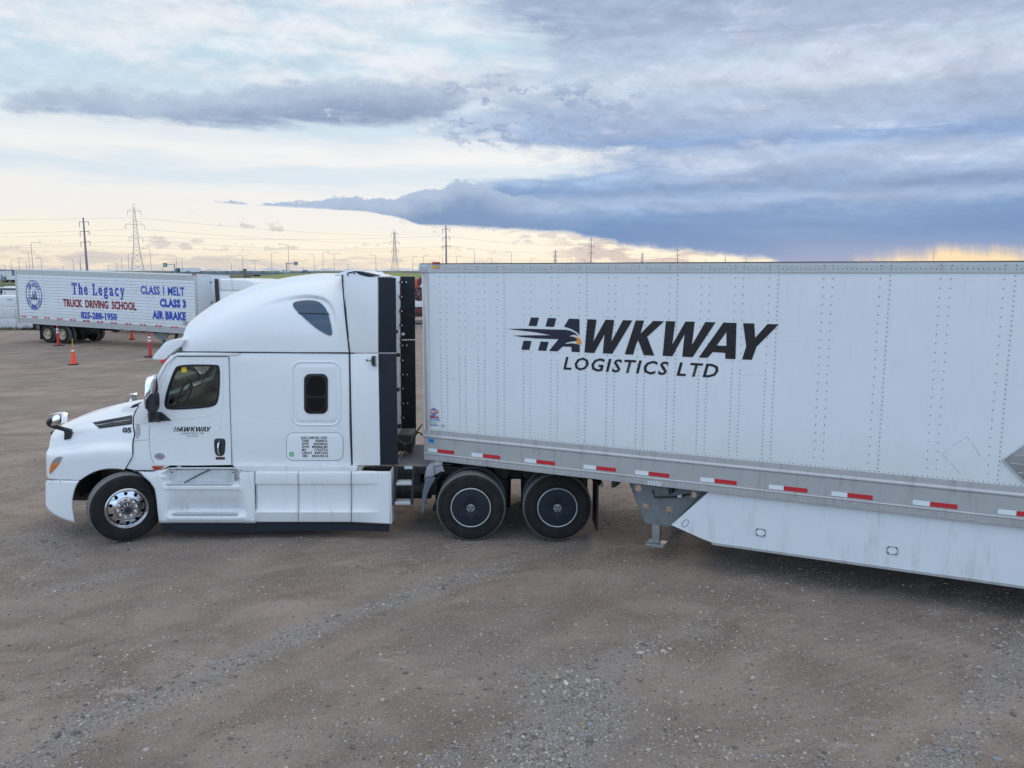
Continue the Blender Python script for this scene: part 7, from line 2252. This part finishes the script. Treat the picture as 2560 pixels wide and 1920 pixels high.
# oval badge
c = z1(268, 814); rx = abs(z1(330, 814)[0] - c[0]); rz = abs(z1(268, 928)[1] - c[1])
def ell(kx, kz, n=40, y=-.024): return [(c[0] + rx * kx * math.cos(t), y, c[1] + rz * kz * math.sin(t)) for t in np.linspace(0, 2 * PI, n, endpoint=False)]
ovb = obj('badge', MB().tube(ell(1, 1), .016, 5, closed=True).tube(ell(.66, .70), .008, 4, closed=True), mat('badge_navy', (.04, .06, .28), .4), leg)
def arc_text(s, a0, a1, rk, h, m, up=True):
    mb = MB(); n_ = len(s)
    for i, ch in enumerate(s):
        if ch == ' ': continue
        t = math.radians(a0 + (a1 - a0) * (i + .5) / n_); w_ = abs(a1 - a0) * PI / 180 / n_ * rx * rk * .92
        me = text_mesh(ch, -w_ / 2, w_ / 2, -h / 2 * (1 if ch.isupper() or ch in 'hl' else .7), h / 2 * (1 if ch.isupper() or ch in 'hl' else .35), 0, 0, .03)
        rot = t - PI / 2 if up else t + PI / 2
        px_, pz_ = c[0] + rx * rk * math.cos(t), c[1] + rz * (rk + .01) * math.sin(t)
        cs, sn_ = math.cos(rot), math.sin(rot)
        mb.add([(px_ + v_.co.x * cs - v_.co.z * sn_, -.024, pz_ + (v_.co.x * sn_ + v_.co.z * cs)) for v_ in me.vertices], [tuple(p.vertices) for p in me.polygons])
    return obj('lettering', mb, m, ovb)
arc_text('The Legacy', 150, 25, .82, .34, 'bluepaint')
arc_text('TRUCK DRIVING SCHOOL', 190, 350, .84, .26, 'bluepaint', False)
sm_ = MB()
for t in (205, 178, 150, 120, 103, 88, 73):
    t = math.radians(t - 20); px_, pz_ = c[0] + rx * .58 * math.cos(t) , c[1] + rz * .60 * math.sin(t)
    sm_.poly([(px_ + (.05 if k % 2 == 0 else .022) * math.sin(k * PI / 5), pz_ + (.05 if k % 2 == 0 else .022) * math.cos(k * PI / 5)) for k in range(10)], -.024)
obj('badge_stars', sm_, 'redpaint', ovb)
tk = MB(); u = rx
def bp(pts_): return [(c[0] + x * rx, c[1] + z * rz) for x, z in pts_]
tk.poly(bp([(-.5, -.18), (-.5, -.02), (-.2, .04), (-.12, .24), (.3, .30), (.36, -.18), (.5, -.22), (.5, -.27), (-.45, -.27)]), -.024)
obj('badge_truck', tk, mat('badge_slate', (.10, .13, .30), .4), ovb)
wk = MB(); wk.poly(bp([(-.08, .06), (-.04, .20), (.08, .22), (.08, .06)]), -.0255); wk.poly(bp([(-.45, -.05), (-.22, 0), (-.18, -.12), (-.42, -.15)]), -.0255); wk.poly(bp([(.14, .22), (.16, -.16), (.20, -.16), (.18, .23)]), -.0255)
obj('badge_highlight', wk, 'skin', ovb)
for x_ in (-.3, .0, .3): obj('badge_wheel', MB().lathe([(0, -.026), (.06, -.026)], 12, c[0] + x_ * rx, c[1] - .27 * rz), 'seam', ovb)
# running gear
OFF = (0, 0, 0)
def lwheel(x, y, z=RT):
    o = bpy.data.objects.new('wheel', TIRE_ME); COL.objects.link(o); o.parent = leg; o.location = (x, y, z); return o
wxs = [z1(368, 1110)[0], z1(485, 1115)[0]]
zrow = [-(-x) * ltilt + .0 for x in wxs]
for x in wxs:
    zc_ = RT + x * ltilt - .0
    for y in (.02, .32, W2 - .59, W2 - .29):
        o = lwheel(x, y, zc_)
        if y == .02:
            obj('rim', MB().lathe([(.302, y - .0), (.298, y - .004), (.285, y + .03), (.265, y + .10), (.22, y + .135), (.13, y + .14), (.12, y + .05), (.05, y + .02), (0, y + .02)], 32, x, zc_), 'goldrim', leg, smooth=40)
    obj('axle', MB().tube([(x, .1, zc_), (x, W2 - .1, zc_)], .08, 8), 'chassis', leg)
for y in (.75, W2 - .85): obj('slider_rail', MB().box(-.1 + .2, 5.2, y, y + .08, zb - .35, zb), 'chassis', leg)
obj('bogie_box', MB().box(wxs[0] - .4, wxs[1] + .9, .7, W2 - .7, zb - .55, zb - .1), 'chassis', leg)
obj('mud_flap', MB().box(wxs[0] - .62, wxs[0] - .60, .05, .65, .2, zb - .05), 'black', leg)
obj('mud_flap', MB().box(wxs[0] - .62, wxs[0] - .60, W2 - .65, W2 - .05, .2, zb - .05), 'black', leg)
obj('rear_bumper', MB().box(-.05, .06, .1, W2 - .1, z1(140, 1090)[1], z1(140, 1078)[1]), 'chassis', leg)
obj('bumper_arm', MB().box(.0, wxs[0] - .5, .3, .38, z1(140, 1088)[1], z1(140, 1078)[1]), 'chassis', leg)
obj('bumper_strut', MB().box(.9, 1.3, .35, .5, z1(140, 1078)[1], zb), 'galv', leg)
for k in range(14): obj('cross_member', MB().box(1.0 + k * .8, 1.06 + k * .8, .08, W2 - .08, zb - .10, zb), 'chassis', leg)
# landing gear of this trailer
gx = z1(1247, 1150)[0]
obj('gear_bracket', MB().prism([(gx - .75, zb), (gx + .65, zb), (gx + .25, zb - .45), (gx - .25, zb - .45)], .25, .28), 'galv', leg)
obj('gear_leg', MB().box(gx - .07, gx + .07, .28, .42, .12 + gx * ltilt, zb - .3), 'galv', leg)
obj('gear_foot', MB().box(gx - .14, gx + .14, .22, .48, .02 + gx * ltilt, .06 + gx * ltilt), 'galv', leg)
obj('gear_leg', MB().box(gx - .07, gx + .07, W2 - .42, W2 - .28, .12 + gx * ltilt, zb), 'galv', leg)

# ---- the tractor in front of it, facing right and slightly nearer
lax = Vector((math.cos(lang), math.sin(lang), 0))
TA2 = lang
tp0 = LR + lax * 1.12
lt = thing('semi_truck', 'white sleeper truck coupled to the blue lettered trailer, mostly hidden by the near cab', 'truck', tp0, (0, 0, TA2))
yy0, yy1 = -.0, 2.45
obj('cab_body', MB().prism([(.35, .9), (.35, 3.0), (3.0, 3.0), (3.55, 2.1), (3.6, .9)], yy0 + .05, yy1 - .05), 'paint', lt, bev=.05)
rz_ = [(0.32, 3.0), (.35, 3.62), (2.0, 3.60), (2.45, 3.50), (2.62, 3.2), (2.75, 3.0)]
obj('roof_fairing', MB().prism(rz_, yy0 + .08, yy1 - .08), 'paint', lt, bev=.10, seg=4)
obj('roof_seam', MB().box(1.15, 1.165, yy0 + .076, yy0 + .10, 3.02, 3.60), 'softseam', lt)
obj('side_extender', MB().box(.14, .36, yy0, yy0 + .05, .95, 3.60), 'black', lt); obj('side_extender', MB().box(.05, .36, yy1 - .05, yy1, .95, 3.60), 'black', lt)
obj('hood', MB().prism([(3.6, .7), (3.6, 2.0), (4.9, 1.72), (5.3, 1.3), (5.35, .6), (5.0, .6), (4.9, 1.0), (4.2, 1.15), (3.85, .8)], yy0 + .12, yy1 - .12), 'paint', lt, bev=.08, seg=3)
obj('bumper', MB().box(4.95, 5.45, yy0 + .05, yy1 - .05, .35, .62), 'paint', lt, bev=.06)
obj('side_window', MB().box(2.35, 3.05, yy0 + .03, yy0 + .055, 2.15, 2.8), 'darkglass', lt)
obj('windscreen', MB().prism([(3.03, 2.95), (3.56, 2.15), (3.58, 2.15), (3.05, 2.96)], .3, 2.15), 'darkglass', lt)
obj('side_fairing', MB().box(.3, 3.5, yy0 + .0, yy0 + .04, .3, .88), 'fairing', lt, bev=.01)
obj('frame_rail', MB().box(-2.8, 4.9, .8, .9, .7, .95), 'chassis', lt); obj('frame_rail', MB().box(-2.8, 4.9, 1.55, 1.65, .7, .95), 'chassis', lt)
for x in (-2.2, -.9, 4.45):
    for y in ((.02, .30, 1.88, 2.16) if x < 4 else (.02, 2.16)):
        o = bpy.data.objects.new('wheel', TIRE_ME); COL.objects.link(o); o.parent = lt; o.location = (x, y, RT)
    obj('rim', MB().lathe([(.30, .03), (.26, .08), (.12, .10), (.1, .04), (0, .04)], 20, x, RT), 'alloy', lt, smooth=40)
obj('mirror', MB().box(3.3, 3.42, -.25, -.05, 1.9, 2.6), 'black', lt, bev=.02)

# ---- a dark flat truck parked behind
ft = thing('flatbed_truck', 'dark truck chassis with a white wheel ring, glimpsed beneath the lettered trailer', 'truck', (-22.0, 50.5, 0), (0, 0, lang))
obj('bed', MB().box(-5.0, 5.2, 0, 2.4, .85, 1.15), 'far_dark', ft, bev=.02)
obj('body', MB().box(-5.0, 1.0, .1, 2.3, 1.15, 2.0), 'chassis', ft, bev=.05)
obj('side_tank', MB().box(-1.8, .8, .1, .6, .5, .85), 'galv', ft, bev=.03)
obj('rear_frame', MB().box(.8, 5.2, .2, .5, .55, .9), 'chassis', ft)
wxx = Plane(Matrix.Translation((-22.0, 50.5, 0)) @ Matrix.Rotation(lang, 4, 'Z'))(285, 826)[0]
for x in (wxx, wxx - 3.0, wxx + 6.5):
    for y in (0, 2.1):
        o = bpy.data.objects.new('wheel', TIRE_ME); COL.objects.link(o); o.parent = ft; o.location = (x, y, RT)
    obj('rim', MB().lathe([(.32, -.004), (.26, -.008), (.24, .05), (.12, .06), (.1, 0), (0, 0)], 24, x, RT), 'far_white', ft, smooth=40)

# ---- traffic cones and posts
def cone(px, py, h, label, whip=False):
    p = G(px, py); t = thing('traffic_cone', label, 'traffic cone', p, (0, 0, random.random()), 'orange traffic cones in the yard')
    obj('base', MB().box(-h * .26, h * .26, -h * .26, h * .26, 0, .035), 'ink', t, bev=.008)
    mb = MB(); n = 24; prof = [(h * .20, .035), (h * .185, .06), (h * .055, h * .96), (h * .045, h)]
    rows = [[(r * math.cos(a_), r * math.sin(a_), z) for a_ in np.linspace(0, 2 * PI, n + 1)] for r, z in prof]
    obj('body', mb.grid(rows), 'cone', t, smooth=50)
    z0, z1_ = h * .80, h * .90
    rr = lambda z: h * (.185 + (.055 - .185) * (z / h - .06) / .90) + .003
    obj('collar', MB().grid([[(rr(z) * math.cos(a_), rr(z) * math.sin(a_), z) for a_ in np.linspace(0, 2 * PI, n + 1)] for z in (z0, z1_)]), 'white', t, smooth=50)
    if whip: obj('rod', MB().tube([(0, 0, h), (.01, .02, h + .42)], .012, 6), 'yellow', t); obj('tape_band', MB().tube([(0, 0, h - .03), (0, 0, h + .03)], h * .05, 10), 'conered', t)
    return t
cone(184.5, 911, .71, 'orange cone with black base and thin yellow rod, nearest the camera', True)
cone(331, 848, .60, 'small orange cone standing behind and below the lettered trailer')
def post(px, py, h, label):
    p = G(px, py); t = thing('delineator_post', label, 'traffic post', p, (0, 0, 0), 'red plastic delineator posts')
    obj('base', MB().conez(0, 0, 0, .03, .30, .28, 8), 'ink', t)
    obj('shaft', MB().conez(0, 0, .03, h * .88, .075, .055, 14), 'conered', t, smooth=40)
    obj('knob', MB().conez(0, 0, h * .88, h * .93, .03, .045, 10).conez(0, 0, h * .93, h, .045, .03, 10), 'conered', t, smooth=40)
    for a_ in (.64, .78): obj('reflective_band', MB().conez(0, 0, h * a_, h * (a_ + .085), .066, .064, 14, False), 'white', t, smooth=40)
post(146.5, 864, 1.07, 'red and white post in front of the lettered trailer rear wheels')
post(376, 891, 1.10, 'red and white post standing just left of the near cab sun visor')
pr = G(420, 906)
t = thing('traffic_barrel', 'red plastic barrel peeking out behind the near cab sun visor', 'barrel', pr)
obj('body', MB().conez(0, 0, .0, .62, .30, .22, 20).conez(0, 0, .62, .72, .22, .12, 20), 'conered', t, smooth=40)
obj('reflective_band', MB().conez(0, 0, .30, .40, .265, .252, 20, False), 'white', t, smooth=40)

# ---- rust red machine on a low trailer, seen in the gap
OFF = (0, 0, 0)
my = 60.0; MPl = Plane(Matrix.Translation((0, my, 0)))
zc5 = lambda x, y: MPl(960 + x / 9.217, 660 + y / 9.217)
mx0 = zc5(735, 900)[0]
lb = thing('lowboy_trailer', 'dark low deck trailer under the rust red machine between cab and white trailer', 'trailer', (mx0, my, 0))
OFF = (mx0, my, 0)
zd = zc5(740, 1140)[1]; ze = zc5(740, 1330)[1]
obj('deck', MB().box(mx0 - 5.5, mx0 + 7, my, my + 2.6, zd - .25, zd), 'chassis', lb, bev=.03)
obj('deck_rail', MB().box(mx0 - 5.5, mx0 + 7, my - .04, my, zd - .7, zd - .58), 'galv', lb)
for k in range(5): 
    o = bpy.data.objects.new('wheel', TIRE_ME); COL.objects.link(o); o.parent = lb; o.location = (-4.6 + k * 1.15 if k < 3 else 2.5 + k * .95, .05, RT)
mc = thing('farm_machine', 'rust red wheeled machine with white hood bands, above the dark low trailer', 'machine', (mx0, my, zd)); OFF = (mx0, my, zd)
z_a, z_b, z_c, z_d, z_e = [zc5(740, y)[1] for y in (345, 540, 830, 1000, 1130)]
obj('chassis', MB().prism([(mx0 - 3.5, zd), (mx0 + 4.5, zd), (mx0 + 4.2, z_d), (mx0 - 3.3, z_d)], my + .3, my + 2.2), 'rust', mc, bev=.05)
obj('engine_hood', MB().prism([(mx0 - 2.5, z_d), (mx0 + 3.5, z_d), (mx0 + 3.2, z_c), (mx0 - 2.2, z_c + .05)], my + .2, my + 2.3), 'far_white', mc, bev=.08)
obj('rotor_frame', MB().box(mx0 - 2.0, mx0 + 3.0, my + .4, my + 2.1, z_c, z_b), 'rust', mc, bev=.05)
c = zc5(800, 690)
for dx_, r_ in ((0, .55), (1.4, .5), (-1.5, .5)):
    w_ = obj('rotor', MB().lathe([(r_, my + .4), (r_, my + .2), (r_ * .8, my + .15), (r_ * .72, my + .25), (r_ * .4, my + .2), (r_ * .35, my + .1), (0, my + .1)], 20, c[0] + dx_, c[1]), 'rust', mc, smooth=30)
    for i in range(6): obj('rotor_spoke', MB().tube([(c[0] + dx_, my + .12, c[1]), (c[0] + dx_ + r_ * .8 * math.cos(i), my + .15, c[1] + r_ * .8 * math.sin(i))], .035, 5), 'softseam', w_)
obj('white_guard', MB().prism([(mx0 + .25, z_b), (mx0 + 2.5, z_b - .05), (mx0 + 2.5, z_b + .32), (mx0 + .5, z_b + .36)], my + .1, my + .6), 'far_white', mc, bev=.06)
obj('orange_cover', MB().prism([(mx0 - 2.3, z_b), (mx0 + 3.2, z_b), (mx0 + 3.1, z_a), (mx0 - 1.2, z_a + .02)], my + .5, my + 2.0), 'orangep', mc, bev=.08)
c = zc5(860, 410)
obj('pulley', MB().lathe([(.34, my + .5), (.34, my + .25), (.2, my + .2), (0, my + .25)], 18, c[0], c[1]), 'rust', mc, smooth=30)
for i in range(14):
    x_ = mx0 + random.uniform(0, 2.4); zz_ = random.uniform(z_d, z_b); obj('pipe', MB().tube([(x_, my + .15, zz_), (x_ + random.uniform(-.5, .5), my + .1, zz_ + random.uniform(-.4, .4))], random.uniform(.02, .05), 5), random.choice(('rust', 'chassis', 'softseam')), mc)
OFF = (0, 0, 0)
p_ = G(1050, 806); tag(obj('concrete_kerb', MB().box(p_.x - 6, p_.x + 7, p_.y - .3, p_.y, 0, .16), 'concrete', bev=.02), 'low grey kerb in front of the dark low trailer', 'kerb')
